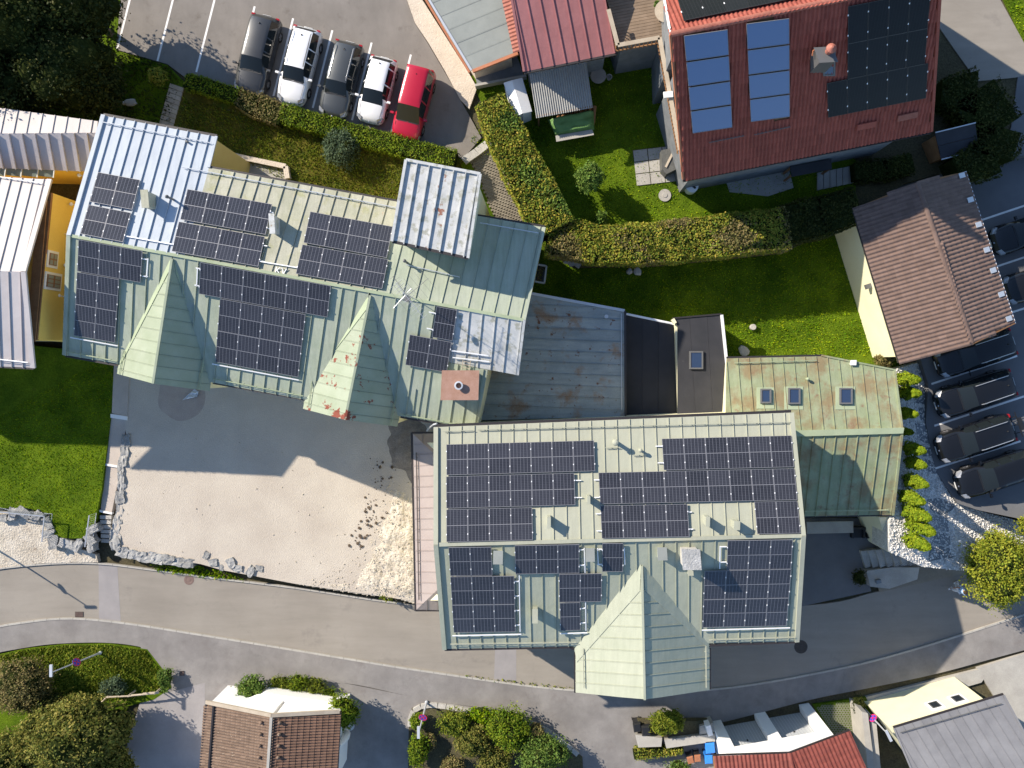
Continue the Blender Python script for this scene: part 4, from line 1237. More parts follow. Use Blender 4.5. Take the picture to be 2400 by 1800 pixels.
array(AS, (1024.4, 716), (1073, 725), (1013.5, 788), 1, 1, 'half shaded by the antenna, below the ridge', group=GA)
array(AS, (962, 782), (1060, 800), (951.6, 853), 2, 1, 'in the pair above the copper chimney', group=GA)
# vents and chimneys on A
vent_box(A, AN, 351, 457, 366, 491, .75, mt['tin_mossy'], 'chimney')
vent_box(A, AN, 645, 512, 656, 550, .75, mt['tin_tower'], 'chimney')
pipe_vent(A, AN, 407, 468, .06, .75, mt['iron']); pipe_vent(A, AN, 953, 615, .06, .6, mt['iron']); pipe_vent(A, AN, 440, 333, .06, .2, mt['iron'], False)
ch = vent_box(A, AS, 1048, 873, 1120, 930, .9, mt['tin_green'], 'chimney', mt['copper'])
p = AS.at(1082, 902)
MB().lathe(Vector((p.x, p.y, p.z + 1.2)), [(.18, 0), (.18, .25), (.23, .26), (.23, .32), (.15, .33), (.15, .02)], 14).build('flue', mt['zinc'], ch)
lad = MB()
for x in (1086, 1104): lad.tube(AS.at(x, 843, .12), AS.at(x - 4, 874, .12), .02, n=5)
for i in range(5): lad.tube(AS.at(1085 - i * .9, 845 + i * 7, .12), AS.at(1104 - i * .9, 848 + i * 7, .12), .015, n=5)
lad.build('roof_ladder', mt['pale_wood'], A)
# letters standing on the roof sheet
fc = bpy.data.curves.new('lettering', 'FONT'); fc.body = 'KV'; fc.size = .5; fc.extrude = .015; fc.materials.append(mt['white_pl'])
fo = bpy.data.objects.new('lettering', fc); COL.objects.link(fo); fo.parent = A
q = AN.at(643, 640, .03)
lm = bpy.data.meshes.new_from_object(fo); bpy.data.objects.remove(fo)
fo = add('lettering', lm, A); fo.location = q - A.location; fo.rotation_euler = (0, 0, -.19)
# tower with its pale shed roof
T_ = thing('roof_tower', 'square stair tower with rust-stained pale metal roof', 'tower', W(1040, 480, -1.7))
TWR = Plane(W(952, 375, 8.7), W(1126, 408, 8.7), W(919, 566, 8.3))
twr_px = [(952, 375), (1126, 408), (1097, 605), (919, 566)]
rt = part('roof', T_)
sheet_roof(rt, TWR, twr_px, (-33, 193), .615, mt['tin_tower'], seam=.10, sw=.05)
c4 = [TWR.at(*p) for p in twr_px]
edge_bar(rt, [c4[0], c4[1]], .14, .12, mt['tin_tower'], 'verge', .04); edge_bar(rt, [c4[1], c4[2]], .14, .12, mt['tin_tower'], 'verge', .04); edge_bar(rt, [c4[0], c4[3]], .14, .14, mt['tin_tower'], 'verge', .05)
edge_bar(rt, [c4[3], c4[2]], .14, .12, mt['dark_metal'], 'gutter', -.05)
walls(T_, TWR, twr_px, -1.7, mt['cream'], .90)

# antenna mast with aerials
ab = AN.at(975, 702)
ant = thing('television_antenna', 'tall mast with several spiky television aerials on the ridge', 'antenna', ab)
MB().tube(ab - Vector((0, 0, .3)), ab + Vector((0, 0, 3.6)), .022, .016, 8).build('mast', mt['zinc'], ant)
for z, an, L, ne, el in ((3.4, -.9, 2.2, 12, .34), (2.9, 2.2, 1.6, 9, .3), (2.4, .7, 1.9, 7, .9), (3.0, -2.3, 1.3, 10, .25)):
    m = MB(); d = Vector((math.cos(an), math.sin(an), 0)); s = Vector((-d.y, d.x, 0))
    c = ab + Vector((0, 0, z))
    m.tube(c - d * L * .3, c + d * L * .7, .014, n=5)
    for i in range(ne):
        e = c + d * (L * (-.28 + i / (ne - 1) * .95)); w = el * (1 - .35 * i / ne)
        m.tube(e - s * w, e + s * w, .007, n=4)
    m.build('aerial', mt['iron'] if z < 2.95 else mt['alu'], ant)
MB().lathe(ab + Vector((-.15, -.1, 1.7)), [(.02, -.05), (.14, .02), (.18, .06), (.18, .07)], 14).build('dish', mt['iron'], ant)

# ---------------------------------------------------------------- B: the sage green house
B = thing('hotel_house', 'house with sage green metal roof, one broad gable and many solar panels', 'building', W(1450, 1280, -2.6))
bA, bB = W(1022, 1276, 6.4), W(1882, 1255, 6.4)
BN = Plane(bA, bB, W(1440, 984, 5.3)); BS = Plane(bA, bB, W(1450, 1512, 3.6))
roofB = part('roof', B)
bn_px = [(1022, 1001), (1854, 967), (1882, 1255), (1022, 1276)]
sheet_roof(roofB, BN, bn_px, (8, 280), .70, mt['tin_right'], seam=.05)
bs_l = [(1022, 1276), (1460, 1265), (1460, 1512), (1042, 1521)]
bs_r = [(1460, 1265), (1882, 1255), (1867, 1503), (1460, 1512)]
sheet_roof(roofB, BS, bs_l, (6, 245), .70, mt['tin_south'], seam=.05)
sheet_roof(roofB, BS, bs_r, (-4, 245), .70, mt['tin_south'], seam=.05)
walls(B, BN, bn_px, -3.5, mt['cream'], .955); walls(B, BS, bs_l, -3.6, mt['cream'], .95); walls(B, BS, bs_r, -3.6, mt['cream'], .95)
edge_bar(roofB, [bA, bB], .2, .06, mt['tin_right'], 'ridge_cap', .04)
for pl, a, b, m_ in ((BN, (1022, 1001), (1022, 1276), 'tin_right'), (BN, (1854, 967), (1882, 1255), 'tin_right'), (BS, (1022, 1276), (1042, 1521), 'tin_south'), (BS, (1882, 1255), (1867, 1503), 'tin_right')):
    edge_bar(roofB, [pl.at(*a), pl.at(*b)], .24, .12, mt[m_], 'verge', .06)
edge_bar(B, [BN.at(1022, 998), BN.at(1854, 964)], .14, .13, mt['dark_metal'], 'gutter', -.06)
edge_bar(B, [BS.at(1042, 1523), BS.at(1335, 1517), BS.at(1346, 1522)], .13, .12, mt['dark_metal'], 'gutter', -.06)
edge_bar(B, [BS.at(1660, 1513), BS.at(1866, 1505)], .13, .12, mt['dark_metal'], 'gutter', -.06)
g3 = cross_gable(B, roofB, BS, (1504, 1326), (1511, 1640), 5.4, (1349, 1623), (1663, 1617), 3.4,
                 [(1504, 1326), (1511, 1640), (1349, 1623), (1349, 1535)], [(1504, 1326), (1511, 1640), (1663, 1617), (1663, 1508)],
                 mt['tin_south'], mt['tin_south'], (290, 16), (290, -28), .66,
                 [(1503, 1320), (1500, 1385), (1352, 1552), (1347, 1520)], [(1506, 1320), (1512, 1385), (1660, 1520), (1662, 1498)], -3.6, mt['cream'])
edge_bar(B, [g3[0].at(1348, 1530), g3[0].at(1348, 1624)], .12, .12, mt['dark_metal'], 'gutter', -.07)
edge_bar(B, [g3[1].at(1664, 1520), g3[1].at(1664, 1616)], .12, .12, mt['dark_metal'], 'gutter', -.07)
for pl, a, b in ((BN, (1040, 1012), (1110, 1009)), (BN, (1120, 1008), (1850, 990)), (BN, (1418, 1050), (1450, 1049)), (BN, (1482, 1067), (1516, 1066)),
                 (BS, (1056, 1506), (1350, 1502)), (BS, (1660, 1496), (1862, 1490)), (g3[0], (1369, 1518), (1371, 1610)), (g3[1], (1651, 1512), (1652, 1610))):
    snow_guard(B, pl, a, b, mt['tin_right'], .70)
GB = 'solar panels on the sage green house'
array(BN, (1047, 1042), (1392, 1032.5), (1047, 1114), 7, 1, 'in the top row of the left block', group=GB)
array(BN, (1046.3, 1117), (1345.8, 1108.7), (1046.8, 1191.9), 6, 1, 'in the middle row of the left block', group=GB)
array(BN, (1046.8, 1194), (1247.5, 1189), (1047, 1270.5), 4, 1, 'in the bottom row of the left block', group=GB)
array(BN, (1550, 1028.7), (1852.8, 1021), (1554.8, 1102.6), 6, 1, 'in the top row of the right block', group=GB)
array(BN, (1402, 1108), (1860, 1098), (1406, 1181.7), 9, 1, 'in the long middle row of the right block', group=GB)
array(BN, (1406.3, 1185), (1610, 1181), (1410, 1262), 4, 1, 'in the ridge row beside the small vent', group=GB)
array(BN, (1766, 1176), (1866.8, 1173.8), (1773, 1251.8), 2, 1, 'in the ridge row at the far verge', group=GB)
array(BS, (1051.6, 1279), (1152, 1278), (1056, 1345.6), 2, 1, 'on the street slope under the ridge corner', group=GB)
array(BS, (1056, 1347.5), (1205.7, 1345.6), (1064, 1478.5), 3, 2, 'of the six-panel block above the street', group=GB)
array(BS, (1205.7, 1274.7), (1357, 1272), (1209, 1341.8), 3, 1, 'on the street slope between two vent hoods', group=GB)
array(BS, (1309.5, 1341.8), (1409.8, 1340), (1311, 1407.6), 2, 1, 'in the pair beside the gable valley', group=GB)
array(BS, (1311.7, 1408.9), (1360, 1407.6), (1313, 1474), 1, 1, 'lowest beside the gable valley', group=GB)
array(BS, (1410.8, 1269.6), (1460.5, 1269.6), (1410.8, 1336), 1, 1, 'standing alone between vent hood and gable', group=GB)
array(BS, (1703.6, 1263), (1856.6, 1260.8), (1701.8, 1332), 3, 1, 'on the street slope beyond the stone chimney', group=GB)
array(BS, (1650, 1334), (1853, 1330), (1645.5, 1466.5), 4, 2, 'of the eight-panel block beyond the gable', group=GB)
for a, b in (((1061, 1486), (1222, 1482.5)), ((1312, 1481), (1376, 1479)), ((1644, 1473), (1850, 1467.5))): rails(B, BS, 0, 0, [(a, b)], mt['alu_white'], .14)
rails(B, BS, 0, 0, [((1217, 1345), (1219, 1478))] + [((1206, y), (1218, y)) for y in (1360, 1394, 1428, 1462)], mt['alu_white'])
rails(B, BS, 0, 0, [((1372, 1407), (1373, 1475))] + [((1360, y), (1373, y)) for y in (1423, 1457)], mt['alu_white'])
rails(B, BS, 0, 0, [((1369, 1282), (1371, 1340)), ((1400, 1283), (1402, 1322)), ((1463, 1281), (1464, 1321)), ((1357, 1286), (1370, 1286)), ((1357, 1322), (1370, 1322)), ((1400, 1285), (1411, 1285)), ((1400, 1320), (1411, 1320))], mt['alu_white'])
rails(B, BS, 0, 0, [((1687, 1278), (1686, 1330)), ((1687, 1279), (1702, 1279)), ((1686, 1315), (1702, 1315))], mt['alu_white'])
rails(B, BN, 0, 0, [((1346, 1126), (1362, 1126)), ((1347, 1166), (1364, 1166)), ((1392, 1125), (1402, 1125)), ((1393, 1166), (1404, 1166)), ((1396, 1204), (1407, 1204)), ((1398, 1244), (1410, 1244)), ((1536, 1046), (1551, 1046)), ((1541, 1085), (1553, 1085)), ((1610, 1200), (1621, 1200)), ((1612, 1240), (1624, 1240))], mt['alu_white'])
for q in ((1375, 1159, 1381, 1175), (1283, 1207, 1290, 1230), (1648, 1206, 1656, 1226), (1713, 1216, 1725, 1234)): vent_box(B, BN, *q, .72, mt['tin_right'])
for q in ((1159, 1290, 1178, 1314), (1373, 1284, 1391, 1308), (1540, 1282, 1559, 1305)): vent_box(B, BS, *q, .28, mt['tin_south'], top=mt['felt_grey'])
vent_box(B, BS, 1249, 1422, 1260, 1446, .6, mt['tin_right'])
pipe_vent(B, BN, 1440, 1034, .11, .75, mt['tin_right']); pipe_vent(B, BN, 1499, 1054, .07, .4, mt['tin_right'])
ch = vent_box(B, BS, 1594, 1282, 1630, 1318, .85, mt['pale_stone'], 'chimney', mt['rock'])
vent_box(B, BS, 1611, 1328, 1622, 1344, .12, mt['tin_right'])
# lean-to along the yard side
LT = Plane(W(1024, 1015, 2.4), W(1030, 1430, 2.4), W(966, 1200, 1.55))
lt = part('lean_to_roof', B)
lt_px = [(968, 1017), (1026, 1072), (1032, 1376), (976, 1429)]
sheet_roof(lt, LT, lt_px, (60, -1), .62, mt['tin_mauve'], seam=.03)
h1 = Plane(LT.at(968, 1017), LT.at(1026, 1072), W(1000, 1015, 1.55)); h2 = Plane(LT.at(976, 1429), LT.at(1032, 1376), W(1005, 1430, 1.55))
sheet_roof(lt, h1, [(968, 1017), (1026, 1016), (1026, 1072)], (0, 60), .62, mt['tin_mauve'], seam=.03)
sheet_roof(lt, h2, [(976, 1429), (1032, 1376), (1034, 1430)], (0, 60), .62, mt['tin_mauve'], seam=.03)
snow_guard(B, LT, (979, 1060), (985, 1405), mt['dark_metal'], .62)
edge_bar(B, [LT.at(965, 1014), LT.at(974, 1431)], .12, .12, mt['dark_metal'], 'gutter', -.04)
edge_bar(B, [LT.at(974, 1431), h2.at(1034, 1431)], .10, .10, mt['dark_metal'], 'gutter', -.04)
edge_bar(B, [LT.at(965, 1014), h1.at(1026, 1014)], .10, .10, mt['dark_metal'], 'gutter', -.04)
walls(B, LT, [(972, 1022), (1030, 1022), (1034, 1425), (980, 1425)], -3, mt['cream'], .92)
# downpipe between the two houses
dp = MB().path([W(1000, 1010, 1.5), W(1006, 1003, 3.2), W(1016, 995, 4.6), W(1024, 993, 4.8)], .05).build('downpipe', mt['zinc'], B)

# ---------------------------------------------------------------- low connecting roofs
Cn = thing('link_building', 'low link building with blue-grey weathered metal roof between the green houses', 'building', W(1300, 850, -1))
CP = Plane(W(1255, 692, 0.7), W(1463, 730, 0.7), W(1130, 980, 0.4))
cp_px = [(1225, 686), (1463, 730), (1465, 976), (1120, 985), (1140, 870), (1190, 780)]
rc = part('roof', Cn)
sheet_roof(rc, CP, cp_px, (300, 12), .68, mt['tin_rusty'], seam=.035)
walls(Cn, CP, [(1225, 690), (1460, 733), (1462, 974), (1120, 980)], -2.4, mt['cream'], .96)
edge_bar(Cn, [CP.at(1235, 686), CP.at(1464, 728)], .16, .1, mt['zinc'], 'gutter', .0)
edge_bar(Cn, [CP.at(1465, 729), CP.at(1466, 976)], .12, .1, mt['dark_metal'], 'verge', .02)
edge_bar(Cn, [CP.at(1456, 735), CP.at(1457, 960)], .04, .05, mt['zinc'], 'pipe', .06)
pipe_vent(Cn, CP, 1421, 742, .12, .12, mt['zinc'], False)
MB().tube(CP.at(1131, 905, .12), CP.at(1129, 980, .12), .04).build('downpipe', mt['zinc'], Cn)

D = thing('flat_roof_annex', 'annex with black flat roof, white gutter and one roof window', 'building', W(1580, 860, -1))
rd = part('roof', D)
DP1, DP2 = flat(-0.3), flat(0.3)
sheet_roof(rd, DP1, [(1467, 737), (1588, 762), (1588, 975), (1467, 975)], (0, 100), 1.0, mt['felt_black'], seam=.008, sw=.06)
sheet_roof(rd, DP2, [(1576, 748), (1690, 738), (1703, 862), (1712, 975), (1588, 975), (1588, 762)], (6, 100), 1.05, mt['felt_black'], seam=.008, sw=.06)
walls(D, DP1, [(1467, 740), (1588, 765), (1588, 975), (1467, 975)], -2.2, mt['cream'], .97)
walls(D, DP2, [(1580, 752), (1688, 742), (1700, 862), (1708, 975), (1588, 975)], -2.2, mt['cream'], .96)
edge_bar(D, [DP1.at(1468, 736), DP1.at(1588, 761)], .13, .10, mt['alu_white'], 'gutter', .02)
edge_bar(D, [DP2.at(1691, 738), DP2.at(1704, 862), DP2.at(1708, 900)], .17, .12, mt['alu_white'], 'gutter', .02)
edge_bar(D, [DP2.at(1576, 746), DP2.at(1690, 736)], .09, .1, mt['dark_metal'], 'gutter', .02)
edge_bar(D, [DP2.at(1576, 748), DP2.at(1582, 758)], .2, .3, mt['cream'], 'parapet', .0)
roof_window(D, DP2, 1615, 823, 1647, 865, .16, mt['iron'], mt['glass_blue'])

# ---------------------------------------------------------------- E: green wing with three roof windows
E = thing('green_wing', 'low wing with moss green metal roof, rust patches and three roof windows', 'building', W(1900, 1020, -2))
eR0, eR1 = W(1700, 1020, 2.4), W(2114, 1010, 2.4)
EN = Plane(eR0, eR1, W(1900, 836, 1.6)); ES = Plane(eR0, eR1, W(1990, 1208, 1.0))
re_ = part('roof', E)
en_px = [(1703, 840), (1925, 835), (2095, 868), (2113, 1012), (1700, 1022)]
es_px = [(1700, 1026), (2113, 1016), (2091, 1206), (1700, 1214)]
sheet_roof(re_, EN, en_px, (18, 180), .66, mt['tin_wing'], seam=.045)
sheet_roof(re_, ES, es_px, (-20, 180), .64, mt['tin_wing'], seam=.06)
walls(E, EN, en_px, -2.2, mt['cream'], .955); walls(E, ES, es_px, -3.6, mt['cream'], .95)
m = MB(); m.slab([EN.at(1700, 1014, .14), EN.at(2117, 1003, .14), W(2117, 1016, 2.5), W(1700, 1028, 2.5)], Vector((0, 0, -.16)))
m.build('ridge_flashing', mt['tin_flash'], re_)
edge_bar(E, [EN.at(1703, 838), EN.at(1925, 833)], .12, .1, mt['dark_metal'], 'gutter', -.05)
edge_bar(E, [EN.at(1925, 833), EN.at(2097, 867)], .10, .1, mt['tin_wing'], 'verge', .02)
edge_bar(E, [EN.at(2096, 867), EN.at(2114, 1008)], .12, .1, mt['tin_wing'], 'verge', .03)
edge_bar(E, [ES.at(2113, 1018), ES.at(2092, 1207)], .14, .1, mt['tin_wing'], 'verge', .03)
edge_bar(E, [ES.at(1880, 1211), ES.at(2092, 1207)], .12, .1, mt['dark_metal'], 'gutter', -.05)
snow_guard(E, EN, (1720, 852), (1912, 846), mt['tin_flash'], .66)
snow_guard(E, ES, (1885, 1196), (2080, 1193), mt['tin_flash'], .64)
for q in ((1781, 912, 1806, 946), (1846, 910, 1874, 948), (1966, 910, 1996, 948)):
    fl = MB().slab([EN.at(x, y, .03) for x, y in ((q[0] - 8, q[1] - 4), (q[2] + 8, q[1] - 4), (q[2] + 8, q[3] + 12), (q[0] - 8, q[3] + 12))], -EN.n * .03).build('flashing', mt['tin_flash'], E)
    roof_window(E, EN, *q, .18, mt['iron'], mt['glass_blue'])
pipe_vent(E, EN, 1890, 888, .06, .25, mt['tin_flash']); vent_box(E, EN, 1992, 845, 2003, 855, .15, mt['white_pl'])
# lower roof plane joining the wing to house B, cream wall slab and terrace
MB().down_to([W(2060, 1212, .6), W(2091, 1212, .6), W(2096, 1292, -.6), W(2090, 1298, -.6), W(2080, 1292, -.6)], -3.5).build('wall', mt['cream'], E)
yard2 = area('terrace', [(1870, 1215), (2062, 1215), (2062, 1300), (2020, 1296), (2042, 1386), (1880, 1421)], off(ST, .02), mt['dark_asphalt'], .4)
MB().box(W(1945, 1236, -2.9), 3.0, .75, .10, .02).build('step', mt['concrete'], E)
# ---------------------------------------------------------------- tiled roofs
def tile_mesh(name, w, l, mat, roll=.045, th=.025):
    prof = [(-.5, .0), (-.3, .0), (-.14, roll * .75), (.06, roll), (.26, roll * .75), (.42, 0.004), (.5, 0.0)]
    n = len(prof)
    vs = []
    for y, dz in ((-l / 2, th), (l / 2 + .04, 0.0)):
        for x, z in prof: vs.append(Vector((x * w, y, z + dz)))
    for x, z in prof: vs.append(Vector((x * w, -l / 2, z - .01)))
    fs = [[i, i + 1, n + i + 1, n + i] for i in range(n - 1)] + [[2 * n + i, 2 * n + i + 1, i + 1, i] for i in range(n - 1)]
    return mesh(name, vs, fs, mat)

def tile_roof(roof, pl, pxpoly, rowpx, tw, tl, mat, nmax=150, deck=None, holes=(), roll=.045, th=.03):
    pts = [pl.at(*p) for p in pxpoly]
    o = pts[0]
    c = (sum(p[0] for p in pxpoly) / len(pxpoly), sum(p[1] for p in pxpoly) / len(pxpoly))
    u = (pl.at(c[0] + rowpx[0], c[1] + rowpx[1]) - pl.at(*c)).normalized()
    v = pl.n.cross(u).normalized()
    if v.z < 0: v = -v; u = -u          # v runs up the slope, u x v = n
    uv = [((p - o).dot(u), (p - o).dot(v)) for p in pts]
    hv = [[((pl.at(*p) - o).dot(u), (pl.at(*p) - o).dot(v)) for p in h] for h in holes]
    me = tile_mesh('tile_' + roof.name, tw, tl, mat, roll, th)
    lo = (min(p[0] for p in uv), min(p[1] for p in uv)); hi = (max(p[0] for p in uv), max(p[1] for p in uv))
    spots = []
    j = 0
    y = lo[1] + tl / 2
    while y < hi[1]:
        x = lo[0] + tw / 2
        while x < hi[0]:
            if inside(x, y, uv) and not any(inside(x, y, h) for h in hv):
                p = o + u * x + v * y
                if abs((p.x) * FPX / (HC - p.z) + NX - 1200) < 1240 and abs(NY - p.y * FPX / (HC - p.z) - 900) < 940: spots.append(p)
            x += tw
        y += tl
    R3 = Matrix((u, v, pl.n)).transposed()
    o0 = origin_of(roof)
    spots.sort(key=lambda p: p.x ** 2 + p.y ** 2)
    q = R3.to_quaternion()
    for p in spots[:nmax]:
        t = add('roof_tile', me, roof)
        t.rotation_mode = 'QUATERNION'; t.rotation_quaternion = q
        t.location = p - o0 + pl.n * RND.uniform(0, .006)
    rest = spots[nmax:]
    if rest:
        base = np.array([R3 @ v_.co for v_ in me.vertices])
        nf = [list(p_.vertices) for p_ in me.polygons]
        m = MB()
        vs, fs = [], []
        for k, p in enumerate(rest):
            d = np.array(p + pl.n * RND.uniform(0, .006))
            vs.extend((base + d).tolist())
            fs.extend([[i + k * len(base) for i in f] for f in nf])
        m.v = [Vector(a) for a in vs]; m.f = fs
        tag(m.build('roof_tiles', mat, roof), kind='stuff')
    MB().slab([p - pl.n * .02 for p in pts], -pl.n * .08).build('roof_deck', deck or mt['wood'], roof)
    return u, v

def ridge_tiles(roof, a, b, r, step, mat):
    d = (b - a); L = d.length; d.normalize()
    n = int(L / step)
    for i in range(n):
        p = a + d * (i * step); q = a + d * ((i + 1.06) * step)
        m = MB()
        s = Vector((-d.y, d.x, 0)).normalized()
        vs = []
        for c, k in ((p, 1.0), (q, .88)):
            for j in range(7):
                t = PI * j / 6
                vs.append(c + s * math.cos(t) * r * k + Vector((0, 0, math.sin(t) * r * k * .7 - .02)))
        m.raw(vs, [[j, j + 1, 8 + j, 7 + j] for j in range(6)])
        m.build('ridge_tile', mat, roof)

# ---------------------------------------------------------------- carport with brown tiles
G = thing('tiled_garage', 'garage with brown tiled gable roof beside the car park', 'garage', W(2150, 640, -1))
gR0, gR1 = W(2150, 427, 3.0), W(2279, 806, 3.0)
GW = Plane(gR0, gR1, W(1998, 490, 1.9)); GE = Plane(gR0, gR1, W(2262, 403, 1.9))
rg = part('roof', G)
gw_px = [(2150, 427), (2279, 806), (2107, 850), (1998, 490)]; ge_px = [(2150, 427), (2262, 402), (2378, 758), (2279, 806)]
tile_roof(rg, GW, gw_px, (109, 360), .245, .40, mt['tile_brown'], 150)
tile_roof(rg, GE, ge_px, (115, 356), .245, .40, mt['tile_brown'], 150)
ridge_tiles(rg, gR0, gR1, .16, .42, mt['tile_brown'])
walls(G, GW, gw_px, -2.1, mt['cream'], .93); walls(G, GE, ge_px, -1.0, mt['cream'], .90)
edge_bar(G, [GE.at(2262, 402), GE.at(2378, 758)], .13, .12, mt['alu_white'], 'gutter', -.04)
edge_bar(G, [GW.at(1998, 490), GW.at(2107, 850)], .10, .12, mt['dark_metal'], 'gutter', -.05)
edge_bar(G, [GE.at(2378, 758), GE.at(2279, 806)], .05, .14, mt['wood'], 'verge', -.02)
for (x, y) in ((2252, 412), (2272, 469), (2291, 527), (2310, 586), (2325, 634), (2344, 690), (2362, 747)):
    p = GE.at(x, y); d = (GE.at(x + 11.5, y + 35.6) - p).normalized(); v = GE.n.cross(d).normalized()
    MB().obox(p + GE.n * .09, d * .15, v * .22, GE.n * .012).build('snow_stop', mt['zinc'], G)
MB().box(W(2035, 671, .9), .28, .34, .3, -1.25).build('wall_box', mt['iron'], G)

# ---------------------------------------------------------------- red tiled house with collectors
Hh = thing('red_tiled_house', 'house with red clay tile roof carrying blue collectors and black panels', 'house', W(1900, 230, -0.1))
hR0, hR1 = W(1572, 80, 11.2), W(2204, -50, 11.2)
HS = Plane(hR0, hR1, W(1602, 420, 5.4)); HN = Plane(hR0, hR1, W(1535, -120, 7.5))
rh = part('roof', Hh)
hs_px = [(1572, 80), (2200, -49), (2180, 308), (1602, 420)]
hn_px = [(1572, 80), (2200, -49), (2190, -260), (1535, -130)]
tile_roof(rh, HS, hs_px, (580, -115), .205, .62, mt['tile_red'], 260, th=.065, roll=.06, holes=[[(1608, 90), (1698, 76), (1712, 292), (1628, 302)], [(1752, 60), (1842, 48), (1848, 270), (1762, 275)], [(1990, 20), (2170, -15), (2160, 215), (1990, 250)]])
tile_roof(rh, HN, hn_px, (580, -115), .215, .35, mt['tile_red'], 40)
ridge_tiles(rh, hR0, hR1, .16, .40, mt['tile_cap'])
walls(Hh, HS, hs_px, -.2, mt['slate'], .88, .2); walls(Hh, HN, hn_px, -.2, mt['slate'], .9)  # dark slate tone paints the shade on the walls under the eaves
edge_bar(Hh, [HS.at(1601, 423), HS.at(2181, 310)], .15, .13, mt['dark_metal'], 'gutter', -.06)
edge_bar(rh, [HS.at(1571, 82), HS.at(1601, 420)], .10, .14, mt['fascia'], 'verge', .0)
edge_bar(rh, [HS.at(2181, 308), HS.at(2203, -48)], .16, .16, mt['tile_red'], 'verge', .03)
edge_bar(rh, [HN.at(1571, 78), HN.at(1534, -130)], .08, .14, mt['white'], 'verge', .0)
GH = 'panels on the red tiled roof'
array(HS, (1600, 79), (1703, 64), (1621, 310), 1, 4, 'in the blue row near the roof edge', .16, 'collector', GH, .02, 'solar collector')
array(HS, (1746, 51), (1847, 38), (1757, 283), 1, 4, 'in the blue row beside the chimney', .16, 'collector', GH, .02, 'solar collector')
array(HS, (1984, 12), (2178, -26), (1983, 182), 4, 2, 'of the black block on red tiles', .14, 'black', GH, .02)
array(HS, (1935, 192), (2172, 145), (1938, 272), 5, 1, 'in the lowest black row on red tiles', .14, 'black', GH, .02)
array(HN, (1578, -28), (1872, -88), (1602, 56), 6, 1, 'in the black row behind the red ridge', .14, 'black', GH, .02)
ch = vent_box(Hh, HS, 1898, 130, 1932, 172, .8, mt['iron'], 'chimney', mt['iron'])
p = HS.at(1915, 150); p.z += 1.75
MB().lathe(p + Vector((.12, .12, -.3)), [(.16, -.5), (.16, .1), (.24, .12), (.24, .2), (.05, .36)], 14).build('cowl', mt['tile_cap'], ch)
fr = MB().path([HS.at(1895, 120, .5), HS.at(1897, 108, .5), HS.at(1917, 104, .5)], .04).build('guard_rail', mt['fascia'], Hh)
roof_window(Hh, HS, 1927, 118, 1956, 176, .12, mt['iron'], mt['glass_blue'])
for (x0, y0, x1, y1, mm) in ((2101, 275, 2147, 265, 'tile_cap'), (2006, 296, 2050, 287, 'tile_red')):
    MB().bar(HS.at(x0, y0, .14), HS.at(x1, y1, .14), .34, .10, HS.n).build('roof_vent', mt[mm], Hh)
for (x0, y0, x1, y1) in ((1660, 331, 1742, 315), (1766, 313, 1850, 294)): snow_guard(Hh, HS, (x0, y0), (x1, y1), mt['iron'], .7)
# timber deck and balcony of the same house
DK = flat(4.4)
deck = thing('timber_deck', 'grey-brown timber roof deck with wooden railing beside the red tiles', 'deck', DK.at(1480, 60))
dk_px = [(1395, -90), (1455, 108), (1550, 90), (1585, 84), (1540, -120)]
def planks(t, pl, px, dirpx, wdt, mat, name='plank', th=.04):
    pts = [pl.at(*p) for p in px]; o = pts[0]
    c = (sum(p[0] for p in px) / len(px), sum(p[1] for p in px) / len(px))
    v = (pl.at(c[0] + dirpx[0], c[1] + dirpx[1]) - pl.at(*c)).normalized(); u = v.cross(pl.n).normalized()
    uv = [((p - o).dot(u), (p - o).dot(v)) for p in pts]
    if area2(uv) < 0: uv = uv[::-1]
    lo, hi = min(p[0] for p in uv), max(p[0] for p in uv)
    a = lo
    while a < hi:
        s = clip(clip(uv, -1, 0, -a - .008), 1, 0, a + wdt - .008)
        a += wdt
        if len(s) < 3 or abs(area2(s)) < .01: continue
        MB().slab([o + u * q[0] + v * q[1] for q in s], -pl.n * th).build(name, mat, t)
planks(deck, DK, dk_px, (100, -19), .17, mt['deck'])
planks(deck, DK, [(1550, 91), (1584, 85), (1606, 352), (1592, 356)], (100, -19), .17, mt['deck'])
MB().down_to([DK.at(1400, -90) - Vector((0, 0, .1)), DK.at(1458, 104) - Vector((0, 0, .1)), DK.at(1580, 82) - Vector((0, 0, .1)), DK.at(1540, -120) - Vector((0, 0, .1))], -.2).build('wall', mt['slate'], deck)
rl = [W(1426, 22, 5.4), W(1448, 106, 5.4), W(1546, 88, 5.4), W(1594, 352, 5.4)]
for a, b in zip(rl[:-1], rl[1:]):
    MB().bar(a, b, .22, .06).build('handrail', mt['pale_wood'], deck)
    MB().bar(a - Vector((0, 0, .75)), b - Vector((0, 0, .75)), .06, .06).build('rail', mt['wood'], deck)
    n = int((b - a).length / .22)
    for i in range(n):
        p = a + (b - a) * ((i + .5) / n)
        MB().bar(p - Vector((0, 0, .95)), p - Vector((0, 0, .03)), .03, .05).build('baluster', mt['wood'], deck)
